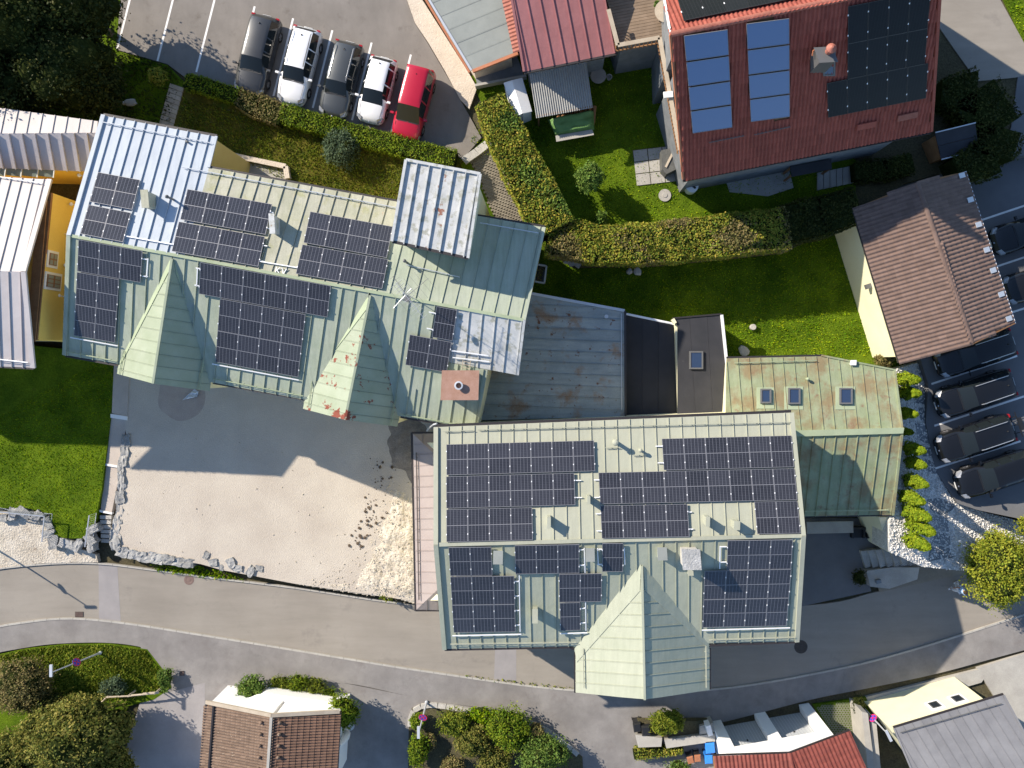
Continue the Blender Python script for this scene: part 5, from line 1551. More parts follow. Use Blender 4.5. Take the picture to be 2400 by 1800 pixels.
# garden table and chair on the deck
tb = thing('garden_table', 'small oval grey table on the timber deck', 'table', DK.at(1558, 38))
c = DK.at(1556, 40)
MB().lathe(c, [(.6, .70), (.62, .74), (.02, .745)], 20).build('table_top', mt['pale_wood'], tb)
for a in (.6, 2.2, 3.8, 5.4): MB().tube(c + Vector((.35 * math.cos(a), .35 * math.sin(a), 0)), c + Vector((.3 * math.cos(a), .3 * math.sin(a), .7)), .03).build('leg', mt['pale_wood'], tb)
shrub('potted_plant', 'bright green potted plant at the deck railing', 'plant', 1540, 10, 4.4, .2, .5, lf['bush'], 150, .1, trunk=False)
# lit porch of the south side in deep shade
pc = thing('garden_canopy', 'dark flat canopy and steps under the eaves of the red tiled house', 'canopy', W(1900, 410, 0))
MB().slab([W(1852, 390, 1.6), W(1948, 372, 1.6), W(1950, 396, 1.6), W(1856, 414, 1.6)], Vector((0, 0, -.1))).build('roof', mt['felt_black'], pc)
for x, y in ((1856, 410), (1946, 394), (1854, 393), (1946, 376)): MB().bar(W(x, y, 1.5), Vector((W(x, y, 1.5).x, W(x, y, 1.5).y, 0)), .1, .1).build('post', mt['wood'], pc)
stp = thing('garden_steps', 'shaded wide stone steps below the dark canopy', 'steps', W(1970, 420, 0))
for i in range(7):
    x = 1916 + i * 15
    MB().slab([W(x, 405 - i * 3, .1), W(x + 13.5, 402 - i * 3, .1), W(x + 13.5, 442 - i * 3, .1), W(x, 446 - i * 3, .1)], Vector((0, 0, -.15))).build('step', mt['concrete'], stp)
area('paving', [(1700, 420), (1850, 400), (1860, 440), (1800, 460), (1710, 450)], 0.004, mt['concrete'], .05)
for k_, (x0, y0, x1, y1) in enumerate([(1483, 350, 1528, 395), (1530, 344, 1575, 390), (1485, 398, 1535, 430), (1537, 392, 1580, 424)]):
    pass
pav = area('paving', [(1482, 352), (1582, 340), (1592, 420), (1496, 436)], 0.0, mt['earth'], .05)
for i in range(3):
    for j in range(3):
        x0, y0 = 1484 + j * 34 + i * 3, 353 + i * 28 - j * 4
        MB().slab([W(x0, y0, .03), W(x0 + 32, y0 - 4, .03), W(x0 + 35, y0 + 22, .03), W(x0 + 3, y0 + 26, .03)], Vector((0, 0, -.05))).build('paving_slab', mt['concrete'], pav)

# ---------------------------------------------------------------- houses at the top edge
F1 = thing('felt_roof_house', 'house with grey felt roof and terracotta edge beside the parking lot', 'house', W(1100, 80, 0))
FP = Plane(W(1008, 0, 3.3), W(1106, 163, 3.1), W(1212, 123, 3.4))
fpx = [(962, -80), (1008, 0), (1107, 164), (1213, 123), (1180, -5), (1160, -90)]
rf1 = part('roof', F1)
sheet_roof(rf1, FP, [(955, -90), (1008, 0), (1107, 164), (1213, 122), (1160, -90)], (260, -108), .86, mt['felt_grey'], seam=.012, sw=.05, name='felt_strip')
walls(F1, FP, [(965, -90), (1010, 0), (1107, 160), (1213, 122), (1160, -90)], -.2, mt['plaster'], .86)
edge_bar(F1, [FP.at(957, -85), FP.at(1006, 0), FP.at(1105, 165)], .12, .1, mt['zinc'], 'gutter', .0)
edge_bar(F1, [FP.at(950, -85), FP.at(1000, 2), FP.at(1100, 168)], .10, .22, mt['fascia'], 'fascia_board', -.16)
edge_bar(F1, [FP.at(1108, 167), FP.at(1214, 125)], .17, .16, mt['fascia'], 'fascia_board', -.02)
F2 = thing('red_metal_roof_house', 'house with dull red standing seam roof above the corrugated shelter', 'house', W(1310, 60, 0))
RP = Plane(W(1195, -40, 5.9), W(1400, -80, 5.9), W(1300, 152, 4.5))
rpx = [(1150, -260), (1229, 168), (1444, 124), (1360, -300)]
rf2 = part('roof', F2)
sheet_roof(rf2, RP, rpx, (115, 585), .69, mt['tin_red'], seam=.06, sw=.05)
walls(F2, RP, rpx, -.2, mt['slate'], .86)
edge_bar(F2, [RP.at(1228, 170), RP.at(1445, 126)], .14, .12, mt['dark_metal'], 'gutter', -.05)
edge_bar(F2, [RP.at(1186, -80), RP.at(1228, 168)], .12, .12, mt['tin_red'], 'verge', .02)
tp = Plane(W(1178, -40, 3.9), W(1212, 122, 3.9), W(1200, -40, 4.1))
tile_roof(rf2, tp, [(1168, -80), (1203, 122), (1222, 115), (1190, -85)], (34, 160), .215, .4, mt['tile_cap'], 60)
# rough pale strip between parking lot and house
wl = area('low_wall', [(935, -90), (953, -2), (972, 52), (1003, 98), (1043, 166), (1078, 232), (1100, 255), (1118, 205), (1098, 170), (990, 0), (950, -90)], 0.12, mt['plaster'], .5, kind='thing', label='rough pale plaster plinth along the parking lot edge', cat='wall')
# yard objects in the shade
sh = thing('corrugated_shelter', 'lean-to shelter with grey corrugated sheet roof', 'shelter', W(1315, 210, 0))
SHP = Plane(W(1238, 168, 2.4), W(1375, 142, 2.4), W(1256, 277, 1.9))
o = SHP.at(1240, 168); U = SHP.at(1374, 143) - o; V = SHP.at(1257, 277) - o
vs, fs = [], []
nw = 150
for i in range(nw + 1):
    for j in (0, 1):
        vs.append(o + U * (i / nw) + V * j + SHP.n * (.028 * math.sin(i * 2 * PI / 6)))
fs = [[2 * i, 2 * i + 1, 2 * i + 3, 2 * i + 2] for i in range(nw)]
MB().raw(vs, fs).build('corrugated_sheet', M('grey_corrugated_sheet', (0.30, 0.30, 0.29), .5, (0.36, 0.36, 0.34), 1.5, .1, 20, .05, 20, .01), sh, smooth=True)
for x, y in ((1246, 180), (1370, 156), (1262, 270), (1384, 246)):
    p = SHP.at(x, y, -.04); MB().bar(p, Vector((p.x, p.y, -.1)), .1, .1).build('post', mt['wood'], sh)
MB().bar(SHP.at(1258, 272, -.06), SHP.at(1388, 249, -.06), .08, .1).build('beam', mt['wood'], sh)
tn = thing('white_shed', 'small white shed with ridged roof beside the grey corrugated shelter', 'shed', W(1212, 228, 0))
ra, rb = W(1200, 188, 2.2), W(1224, 266, 2.2)
PW, PE = Plane(ra, rb, W(1180, 194, 1.9)), Plane(ra, rb, W(1224, 182, 1.9))
for pl, q in ((PW, [(1200, 188), (1224, 266), (1206, 273), (1180, 194)]), (PE, [(1200, 188), (1224, 182), (1247, 261), (1224, 266)])):
    MB().slab([pl.at(*p) for p in q], -pl.n * .05).build('roof', mt['white'], tn)
    walls(tn, pl, q, -.1, mt['white'], .9, .06)
tr = thing('tarp_covered_woodpile', 'firewood pile under a crumpled green tarpaulin', 'woodpile', W(1340, 290, 0))
vs = []; nn = 14
tq = [W(1284, 276, 1.3), W(1392, 254, 1.3), W(1394, 300, 1.15), W(1302, 314, 1.15)]
for i in range(nn):
    for j in range(nn):
        a, b = i / (nn - 1), j / (nn - 1)
        p = tq[0] * (1 - a) * (1 - b) + tq[1] * a * (1 - b) + tq[2] * a * b + tq[3] * (1 - a) * b
        e = min(a, b, 1 - a, 1 - b)
        vs.append(p + Vector((0, 0, .14 * noise.noise(Vector((a * 4, b * 4, 2))) - (.35 if e == 0 else 0))))
MB().raw(vs, [[i * nn + j, (i + 1) * nn + j, (i + 1) * nn + j + 1, i * nn + j + 1] for i in range(nn - 1) for j in range(nn - 1)]).build('tarpaulin', M('green_tarpaulin', (0.10, 0.20, 0.06), .4, (0.15, 0.27, 0.09), 2, .08, 10, .3, 6, .05), tr, smooth=True)
for i in range(9):
    p = W(1305 + i * 10.5, 308 - i * 2.2, .5)
    for k in range(3): MB().tube(p + Vector((0, 0, -.4 + k * .3)), p + Vector((.1, 1.0, -.4 + k * .3)), .13, n=7).build('log', mt['wood'], tr)
MB().slab([W(1302, 318, .9), W(1388, 303, .9), W(1392, 316, .9), W(1304, 332, .9)], Vector((0, 0, -.06))).build('board', mt['concrete'], tr)
rt_ = thing('round_table', 'round pale table in the shaded garden corner', 'table', W(1402, 177, 0))
c = W(1402, 177, .72); c.z = 0
MB().lathe(c, [(.46, .69), (.48, .72), (.46, .74), (.02, .742)], 24).build('table_top', mt['concrete'], rt_)
MB().lathe(c, [(.25, 0), (.22, .05), (.05, .08), (.05, .69)], 12).build('pedestal', mt['iron'], rt_)
c = W(1428, 180, .3); c.z = 0
tag(MB().lathe(c, [(.12, 0), (.16, .3), (.18, .32), (.14, .32), (.13, .1), (.02, .1)], 14).build('flower_pot', mt['pale_stone']), 'small pale pot beside the round table', 'pot')
# planter wall beside grey roof
pk = thing('small_terrace', 'dark slab terrace at the corner of the felt roofed house', 'terrace', W(1160, 170, 0))
MB().slab([W(1112, 172, .3), W(1212, 132, .3), W(1228, 176, .3), W(1120, 205, .3)], Vector((0, 0, -.4))).build('slab', mt['slate'], pk)
MB().bar(W(1114, 203, .6), W(1234, 180, .6), .14, .5).build('parapet', mt['concrete'], pk)
# ---------------------------------------------------------------- yellow house at the edge
Y = thing('yellow_house', 'yellow house with pale metal roofs and two small windows', 'house', W(20, 620, -2))
ry = part('roof', Y)
y0, y1 = W(-60, 313, 5.0), W(227, 311, 5.0)
Y1, Y2 = Plane(y0, y1, W(0, 253, 4.55)), Plane(y0, y1, W(0, 391, 4.0))
sheet_roof(ry, Y1, [(-160, 238), (0, 253), (229, 284), (226, 311), (-160, 314)], (-12, 60), .70, mt['tin_cream'], seam=.05)
sheet_roof(ry, Y2, [(-160, 314), (226, 311), (206, 402), (-160, 388)], (16, 76), .70, mt['tin_pink'], seam=.10, sw=.05)
YG = Plane(W(0, 391, 3.9), W(130, 391, 3.9), W(0, 408, 3.7))
for i in range(5):
    x0 = -60 + i * 38
    MB().slab([YG.at(x0, 390), YG.at(x0 + 36, 390.5), YG.at(x0 + 33, 412 + i), YG.at(x0 - 3, 408 + i)], Vector((0, 0, -.03))).build('canopy_pane', plain('canopy_glass_%d' % i, (0.25, 0.30, 0.27), .15), Y)
    MB().bar(YG.at(x0 + 37, 390, .04), YG.at(x0 + 34, 412 + i, .04), .05, .05).build('glazing_bar', mt['white_pl'], Y)
y2, y3 = W(-120, 631, 6.6), W(57, 637, 6.6)
Y3, Y4 = Plane(y2, y3, W(118, 421, 5.0)), Plane(y2, y3, W(79, 862, 5.0))
sheet_roof(ry, Y3, [(-330, 395), (118, 421), (57, 637), (-330, 626)], (-61, 216), .60, mt['tin_cream'], seam=.06)  # roof run on out of view, together with the slope below
sheet_roof(ry, Y4, [(-330, 626), (57, 637), (79, 862), (-330, 846)], (14, 225), .60, mt['tin_pink'], seam=.06)  # unseen far end added to widen the shadow cast on the yard
for pl, a, b, m_ in ((Y3, (118, 421), (57, 637), 'tin_cream'), (Y4, (57, 637), (79, 862), 'tin_pink')): edge_bar(ry, [pl.at(*a), pl.at(*b)], .26, .12, mt[m_], 'verge', .05)
snow_guard(Y, Y3, (-20, 414), (103, 433), mt['zinc'], .6); snow_guard(Y, Y4, (-20, 838), (68, 848), mt['alu_white'], .6)
edge_bar(Y, [Y4.at(-60, 857), Y4.at(78, 864)], .1, .1, mt['dark_metal'], 'gutter', -.06)
P0, Q0 = W(122, 452, 5.0), W(90, 795, 5.0)
MB().down_to([P0, Q0, Vector((-45, Q0.y + .5, 5.0)), Vector((-45, P0.y, 5.0))], -2.5).build('wall', mt['yellow'], Y)
walls(Y, Y1, [(-160, 240), (0, 256), (224, 286), (224, 311), (-160, 313)], -2.5, mt['yellow'], .95)
walls(Y, Y2, [(-160, 314), (224, 312), (204, 398), (-160, 386)], -2.5, mt['yellow'], .95)
YW = Plane(P0, Q0, P0 - Vector((0, 0, 3)))
wn_ = YW.n if YW.n.x > 0 else -YW.n
for k in range(2):
    a, b = (W(118 - k * 7, 452, 5.0), W(84 - k * 7, 797, 5.0))
    MB().bar(a, b, .22, .16).build('eaves_beam', mt['wood'], Y)
MB().bar(W(100, 470, 5.25), W(72, 800, 5.25), .5, .06).build('soffit', mt['wood'], Y)
along = (Q0 - P0).normalized()
for (xa, ya, xb, yb, cols, rows) in ((113, 594, 131, 622, 2, 2), (107, 645, 139, 674, 3, 2)):
    zmid = None
    pa, pb = YW.at(xa, (ya + yb) / 2), YW.at(xb, (ya + yb) / 2)
    ca, cb = YW.at((xa + xb) / 2, ya), YW.at((xa + xb) / 2, yb)
    c = (pa + pb) / 2 + wn_ * .02
    hv = abs(pa.z - pb.z) / 2; hw = (ca - cb).length / 2
    up = Vector((0, 0, 1))
    MB().obox(c, along * (hw + .14), up * (hv + .14), wn_ * .03).build('window_surround', mt['white'], Y)
    wf = MB()
    wf.obox(c + wn_ * .04, along * hw, up * hv, wn_ * .03)
    w = wf.build('window', mt['wood'], Y)
    for i in range(cols):
        for j in range(rows):
            q = c + wn_ * .075 + along * (hw * 2 * ((i + .5) / cols - .5)) + up * (hv * 2 * ((j + .5) / rows - .5))
            MB().obox(q, along * (hw / cols * .78), up * (hv / rows * .74), wn_ * .006).build('pane', plain('window_pane', (0.30, 0.31, 0.26), .1), w)
# geranium boxes and little lamps along the green house wall facing it
for i, (x, y) in enumerate(((158, 492), (163, 520), (160, 555), (158, 600), (156, 640))):
    shrub('geranium_box', f'{ORD[i]} red geranium box from the top, between yellow house and green roof', 'flowers', x + 3, y, 1.8, (.22, .5), .5, lf['bush'], 160, .09, 'geranium boxes along the wall', 3, False)
for i, (x, y) in enumerate(((184, 410), (165, 478), (143, 546), (152, 621), (136, 692))):
    c = W(x, y, 3.6); e = W(x + 17, y + 4, 3.6)
    t = thing('wall_lamp', f'{ORD[i]} white wall lamp from the top between yellow house and green roof', 'lamp', c, 'white wall lamps')
    MB().tube(c, e, .018).build('arm', mt['white_pl'], t)
    MB().lathe(c - Vector((0, 0, .08)), [(.03, .12), (.10, .05), (.11, 0), (.02, -.02)], 12).build('shade', mt['white_pl'], t)
area('paving', [(120, 400), (205, 400), (170, 520), (150, 800), (60, 800), (80, 620)], -1.2, mt['paver'], .5)

# ---------------------------------------------------------------- tiled garage below the street
K = thing('dun_tiled_garage', 'garage with dun brown tiled roof and bright white wall below the sidewalk', 'garage', W(640, 1740, -3.4))
k0, k1 = W(637, 1677, .45), W(626, 1840, .45)
KW, KE = Plane(k0, k1, W(484, 1646, -.5)), Plane(k0, k1, W(797, 1690, -.5))
rk = part('roof', K)
kw_px = [(637, 1677), (626, 1840), (466, 1840), (485, 1647)]; ke_px = [(637, 1677), (797, 1668), (788, 1840), (626, 1840)]
tile_roof(rk, KW, kw_px, (-11, 163), .175, .34, mt['tile_dun'], 170, roll=.05)
mt['tile_choc'] = M('chocolate_concrete_tile', (0.13, 0.078, 0.055), 0.7, (0.17, 0.10, 0.07), 3, 0.1, 20, 0.2, 30, 0.01, objrand=0.15, island=0.15)
tile_roof(rk, KE, ke_px, (-11, 163), .175, .36, mt['tile_choc'], 130, roll=.05)
edge_bar(rk, [KW.at(484, 1644), KW.at(637, 1675)], .22, .12, mt['pale_wood'], 'verge', .08)
edge_bar(rk, [KE.at(637, 1675), KE.at(797, 1666)], .22, .12, mt['pale_wood'], 'verge', .08)
edge_bar(rk, [k0, k1], .16, .10, mt['concrete'], 'ridge_cap', .07)
edge_bar(rk, [KW.at(502, 1652), KW.at(488, 1840)], .10, .10, mt['dark_metal'], 'gutter', .10)
edge_bar(K, [KW.at(484, 1646), KW.at(466, 1840)], .10, .12, mt['dark_metal'], 'gutter', -.02)
edge_bar(K, [KE.at(798, 1668), KE.at(789, 1840)], .10, .10, mt['dark_metal'], 'gutter', -.02)
walls(K, KW, kw_px, -3.5, mt['white'], .95, .1); walls(K, KE, ke_px, -3.5, mt['white'], .95, .1)
MB().down_to([W(556, 1644, -1.9), W(620, 1624, -1.9), W(778, 1646, -1.9), W(780, 1690, -1.9), W(560, 1690, -1.9)], -3.5).build('parapet', mt['white'], K)
for i in range(5):
    for pl, x in ((KW, 614 - i * 1.5), (KE, 656 - i * 1.2)):
        p = pl.at(x, 1692 + i * 27, .1)
        MB().lathe(p, [(.10, -.05), (.11, .06), (.04, .12)], 8).build('ventilation_tile', mt['tile_dun'], rk)

# ---------------------------------------------------------------- white house with garage doors and red roof
Mh = thing('white_garage_house', 'white house front with two garage doors and red tiled roof', 'house', W(1800, 1690, -2.2))
z0, z1 = -2.7, 1.6
pa, pb = W(1672, 1703, z0), W(1906, 1661, z0)
d = (pb - pa).normalized(); nrm = Vector((-d.y, d.x, 0))      # nrm points to the street
Lf = (pb - pa).length
def fac(u0, u1, za, zb_, dp0, dp1, name, mat):
    c = pa + d * ((u0 + u1) / 2 * Lf) + nrm * ((dp0 + dp1) / 2); c.z = (za + zb_) / 2
    return MB().obox(c, d * ((u1 - u0) * Lf / 2), nrm * (abs(dp1 - dp0) / 2), Vector((0, 0, (zb_ - za) / 2))).build(name, mat, Mh)
fac(0, 1, .2, z1, -.72, 0, 'wall', mt['white'])
for u0, u1 in ((0, .10), (.44, .55), (.90, 1.0)): fac(u0, u1, z0 - .9, .2, -.5, 0.0, 'pier', mt['white'])
for u0, u1 in ((.10, .44), (.55, .90)):
    fac(u0, u1, z0 - .9, .2, -.62, -.52, 'garage_door', M('grey_garage_door_%d' % int(u0 * 100), (0.42, 0.44, 0.46), .6, (0.46, 0.48, 0.5), 1, .04, 20, .05, 20, .01))
    for i in range(12):
        uu = u0 + (i + .5) / 12 * (u1 - u0)
        fac(uu - .003, uu + .003, z0 - .8, .18, -.52, -.505, 'door_rib', mt['zinc'])
    c_ = fac((u0 + u1) / 2 - .006, (u0 + u1) / 2 + .006, -1.3, -1.18, -.52, -.47, 'handle', mt['black_pl'])
MB().down_to([Vector((q.x, q.y, z1)) for q in (pa - nrm * .7, pb - nrm * .7, pb - nrm * 7, pa - nrm * 7)], -3.6).build('wall', mt['white'], Mh)
m0 = W(1672, 1772, 2.2)
M1 = Plane(W(1672, 1772, 1.7), W(1850, 1766, 1.7), W(1760, 1900, 3.0)); M2 = Plane(W(1850, 1766, 1.7), W(1992, 1713, 1.7), W(2000, 1900, 3.0))
rm = part('roof', Mh)
mt['tile_dark_red'] = M('dark_red_tile', (0.15, 0.040, 0.032), 0.6, (0.19, 0.055, 0.042), 3, 0.1, 20, 0.2, 30, 0.01, objrand=0.14, island=0.14)
tile_roof(rm, M1, [(1672, 1772), (1850, 1766), (1866, 1840), (1676, 1840)], (178, -6), .24, .36, mt['tile_dark_red'], 60)
tile_roof(rm, M2, [(1850, 1766), (1992, 1713), (2044, 1840), (1866, 1840)], (142, -53), .24, .36, mt['tile_dark_red'], 90)
ridge_tiles(rm, M1.at(1850, 1764, .04), M1.at(1868, 1845, .04), .12, .36, mt['tile_dark_red'])
edge_bar(Mh, [M1.at(1672, 1770), M1.at(1850, 1764)], .08, .08, mt['dark_metal'], 'gutter', -.03)
edge_bar(Mh, [M2.at(1850, 1764), M2.at(1992, 1711)], .08, .08, mt['dark_metal'], 'gutter', -.03)

# ---------------------------------------------------------------- cream house with zinc roof
Z = thing('cream_house', 'cream house with grey zinc roof and two small windows facing the street', 'house', W(2200, 1700, -2))
ZP = Plane(W(2095, 1707, .3), W(2352, 1629, .3), W(2250, 1800, 1.1))
rz_ = part('roof', Z)
sheet_roof(rz_, ZP, [(2095, 1707), (2352, 1629), (2440, 1790), (2440, 1860), (2160, 1860)], (240, 388), .56, mt['tin_slate'], seam=.035)
snow_guard(Z, ZP, (2108, 1716), (2345, 1648), mt['iron'], .56)
edge_bar(Z, [ZP.at(2094, 1705), ZP.at(2352, 1627)], .10, .10, mt['dark_metal'], 'gutter', -.04)
edge_bar(rz_, [ZP.at(2352, 1629), ZP.at(2440, 1790)], .12, .08, mt['tin_slate'], 'verge', .02)
edge_bar(rz_, [ZP.at(2095, 1707), ZP.at(2160, 1860)], .10, .08, mt['tin_slate'], 'verge', .02)
pa, pb = W(2047, 1667, -2.0), W(2265, 1608, -1.95)
d = (pb - pa); d.z = 0; Lz = d.length; d.normalize(); nrm = Vector((-d.y, d.x, 0))
MB().down_to([Vector((q.x, q.y, .12)) for q in (pa, pb, pb - nrm * 6 + d * 2.5, pa - nrm * 6 + d * 2.5)], -3.5).build('wall', mt['cream'], Z)
for u in (.56, .80):
    c = pa + d * (u * Lz); c.z = -.75
    MB().obox(c + nrm * .02, d * .42, Vector((0, 0, .52)), nrm * .03).build('window_surround', mt['white'], Z)
    w = MB().obox(c + nrm * .035, d * .29, Vector((0, 0, .38)), nrm * .03).build('window', mt['iron'], Z)
    MB().obox(c + nrm * .065, d * .22, Vector((0, 0, .30)), nrm * .006).build('pane', mt['glass'], w)
lw = thing('boundary_wall', 'low stepped concrete wall beside the cream house', 'wall', W(2040, 1720, -2))
for (x0, y0, x1, y1, z) in ((2020, 1668, 2050, 1800, -1.4), (2040, 1690, 2062, 1800, -1.6)):
    MB().down_to([W(x0, y0, z), W(x0 + 14, y0 + 4, z), W(x1 + 8, y1 + 60, z), W(x1 - 10, y1 + 60, z)], -3.5).build('wall_section', mt['concrete'], lw)
area('paving', [(2030, 1634), (2290, 1570), (2330, 1560), (2300, 1600), (2060, 1668), (2040, 1660)], off(ST, .07), mt['concrete'], .3)
gp = area('grass_paving', [(1905, 1652), (2032, 1634), (2045, 1680), (2060, 1900), (2000, 1900), (1960, 1740)], off(ST, .05), mt['lawn'], .3)
PP = off(ST, .075)
mt['grid'] = M('grass_paver_concrete', (0.26, 0.245, 0.20), .9, (0.32, 0.30, 0.25), 2, .1, 20, .2, 40, .01)
gm = MB()
for i in range(24):
    for j in range(46):
        x, y = 1908 + i * 6.4 + (j % 2) * 3.2, 1645 + j * 5
        if not inside(x, y, [(1912, 1657), (2025, 1640), (2036, 1682), (2048, 1850), (2004, 1850), (1964, 1740)]): continue
        c = PP.at(x, y)
        r0, r1 = .088, .062
        vs = [c + Vector((r * math.cos(k * PI / 3), r * math.sin(k * PI / 3), 0)) for r in (r0, r1) for k in range(6)]
        gm.raw(vs, [[k, (k + 1) % 6, 6 + (k + 1) % 6, 6 + k] for k in range(6)])
tag(gm.build('paving_grid', mt['grid'], gp), kind='stuff')
# ================================================================ CARS
mt['tyre'] = plain('tyre_rubber', (0.012, 0.012, 0.013), .8)
mt['rim'] = plain('wheel_rim', (0.45, 0.45, 0.47), .3, .8)
mt['car_glass'] = plain('car_glass', (0.012, 0.016, 0.018), .04, 0, .45)
mt['lamp_glass'] = plain('headlamp_glass', (0.32, 0.33, 0.35), .1, .3)
mt['tail_red'] = plain('tail_lamp_glass', (0.35, 0.01, 0.015), .15)
STY = {  # x/L, half-width k, belt z, top z, top half-width k, kind of the stretch that FOLLOWS
    'estate': [(-.5, .74, .60, .64, .60, 'tail'), (-.485, .86, .80, .86, .72, 'tail'), (-.465, .93, .92, 1.02, .74, 'rw'), (-.415, .96, .96, 1.36, .66, 'cab'), (-.36, .98, .96, 1.43, .66, 'cab'), (-.20, 1, .95, 1.47, .68, 'pil'),
               (-.185, 1, .95, 1.47, .68, 'cab'), (-.03, 1, .94, 1.48, .68, 'pil'), (-.015, 1, .94, 1.48, .68, 'cab'), (.075, .99, .94, 1.44, .66, 'ws'), (.15, .98, .94, 1.24, .71, 'ws'), (.225, .97, .93, 1.01, .76, 'hood'), (.25, .97, .91, .985, .77, 'hood'), (.36, .95, .82, .92, .74, 'hood'), (.44, .90, .72, .82, .68, 'hood'), (.48, .80, .60, .70, .58, 'hood'), (.5, .64, .50, .56, .46, 'end')],
    'hatch': [(-.5, .76, .62, .66, .62, 'tail'), (-.48, .90, .84, .92, .74, 'tail'), (-.455, .95, .95, 1.08, .74, 'rw'), (-.39, .97, .98, 1.40, .66, 'cab'), (-.31, .99, .97, 1.46, .67, 'pil'), (-.29, .99, .97, 1.46, .67, 'cab'),
              (-.06, 1, .95, 1.48, .68, 'pil'), (-.04, 1, .95, 1.48, .68, 'cab'), (.06, .99, .95, 1.44, .66, 'ws'), (.15, .98, .95, 1.22, .72, 'ws'), (.24, .97, .94, 1.02, .77, 'hood'), (.27, .97, .92, 1.0, .77, 'hood'), (.37, .95, .84, .93, .74, 'hood'), (.44, .90, .74, .84, .68, 'hood'), (.48, .80, .62, .72, .58, 'hood'), (.5, .64, .52, .58, .46, 'end')],
    'van': [(-.5, .86, .70, .80, .74, 'tail'), (-.49, .94, .95, 1.10, .78, 'rw'), (-.455, .97, 1.0, 1.68, .72, 'cab'), (-.42, .98, 1.0, 1.77, .73, 'pil'), (-.40, .98, 1.0, 1.77, .73, 'cab'), (-.22, 1, 1.0, 1.80, .74, 'pil'), (-.20, 1, 1.0, 1.80, .74, 'cab'),
            (-.02, 1, 1.0, 1.81, .74, 'pil'), (0, 1, 1.0, 1.81, .74, 'cab'), (.09, .99, 1.0, 1.76, .72, 'ws'), (.18, .98, 1.0, 1.42, .76, 'ws'), (.27, .97, 1.0, 1.10, .80, 'hood'), (.30, .97, .98, 1.07, .80, 'hood'), (.38, .95, .90, 1.0, .76, 'hood'), (.45, .90, .78, .88, .70, 'hood'), (.485, .80, .64, .74, .60, 'hood'), (.5, .66, .52, .60, .50, 'end')],
}
wheel = MB()
def wheel_meshes():
    t, r = MB(), MB()
    n = 18
    prof = [(.20, -.10), (.30, -.105), (.325, -.07), (.325, .07), (.30, .105), (.20, .10)]
    vs = []
    for rr, y in prof:
        for i in range(n):
            a = 2 * PI * i / n; vs.append((rr * math.cos(a), y, rr * math.sin(a)))
    fs = [[k * n + i, k * n + (i + 1) % n, (k + 1) * n + (i + 1) % n, (k + 1) * n + i] for k in range(len(prof) - 1) for i in range(n)]
    t.raw(vs, fs)
    for sgn in (-1, 1):
        for i in range(5):
            a = 2 * PI * i / 5
            r.bar((0, sgn * .085, 0), (.2 * math.cos(a), sgn * .085, .2 * math.sin(a)), .07, .02, Vector((0, 1, 0)))
    r.tube((0, -.07, 0), (0, .07, 0), .205, n=18)
    return mesh('tyre', t.v, t.f, mt['tyre'], True), mesh('rim', r.v, r.f, mt['rim'])
TY, RI = wheel_meshes()
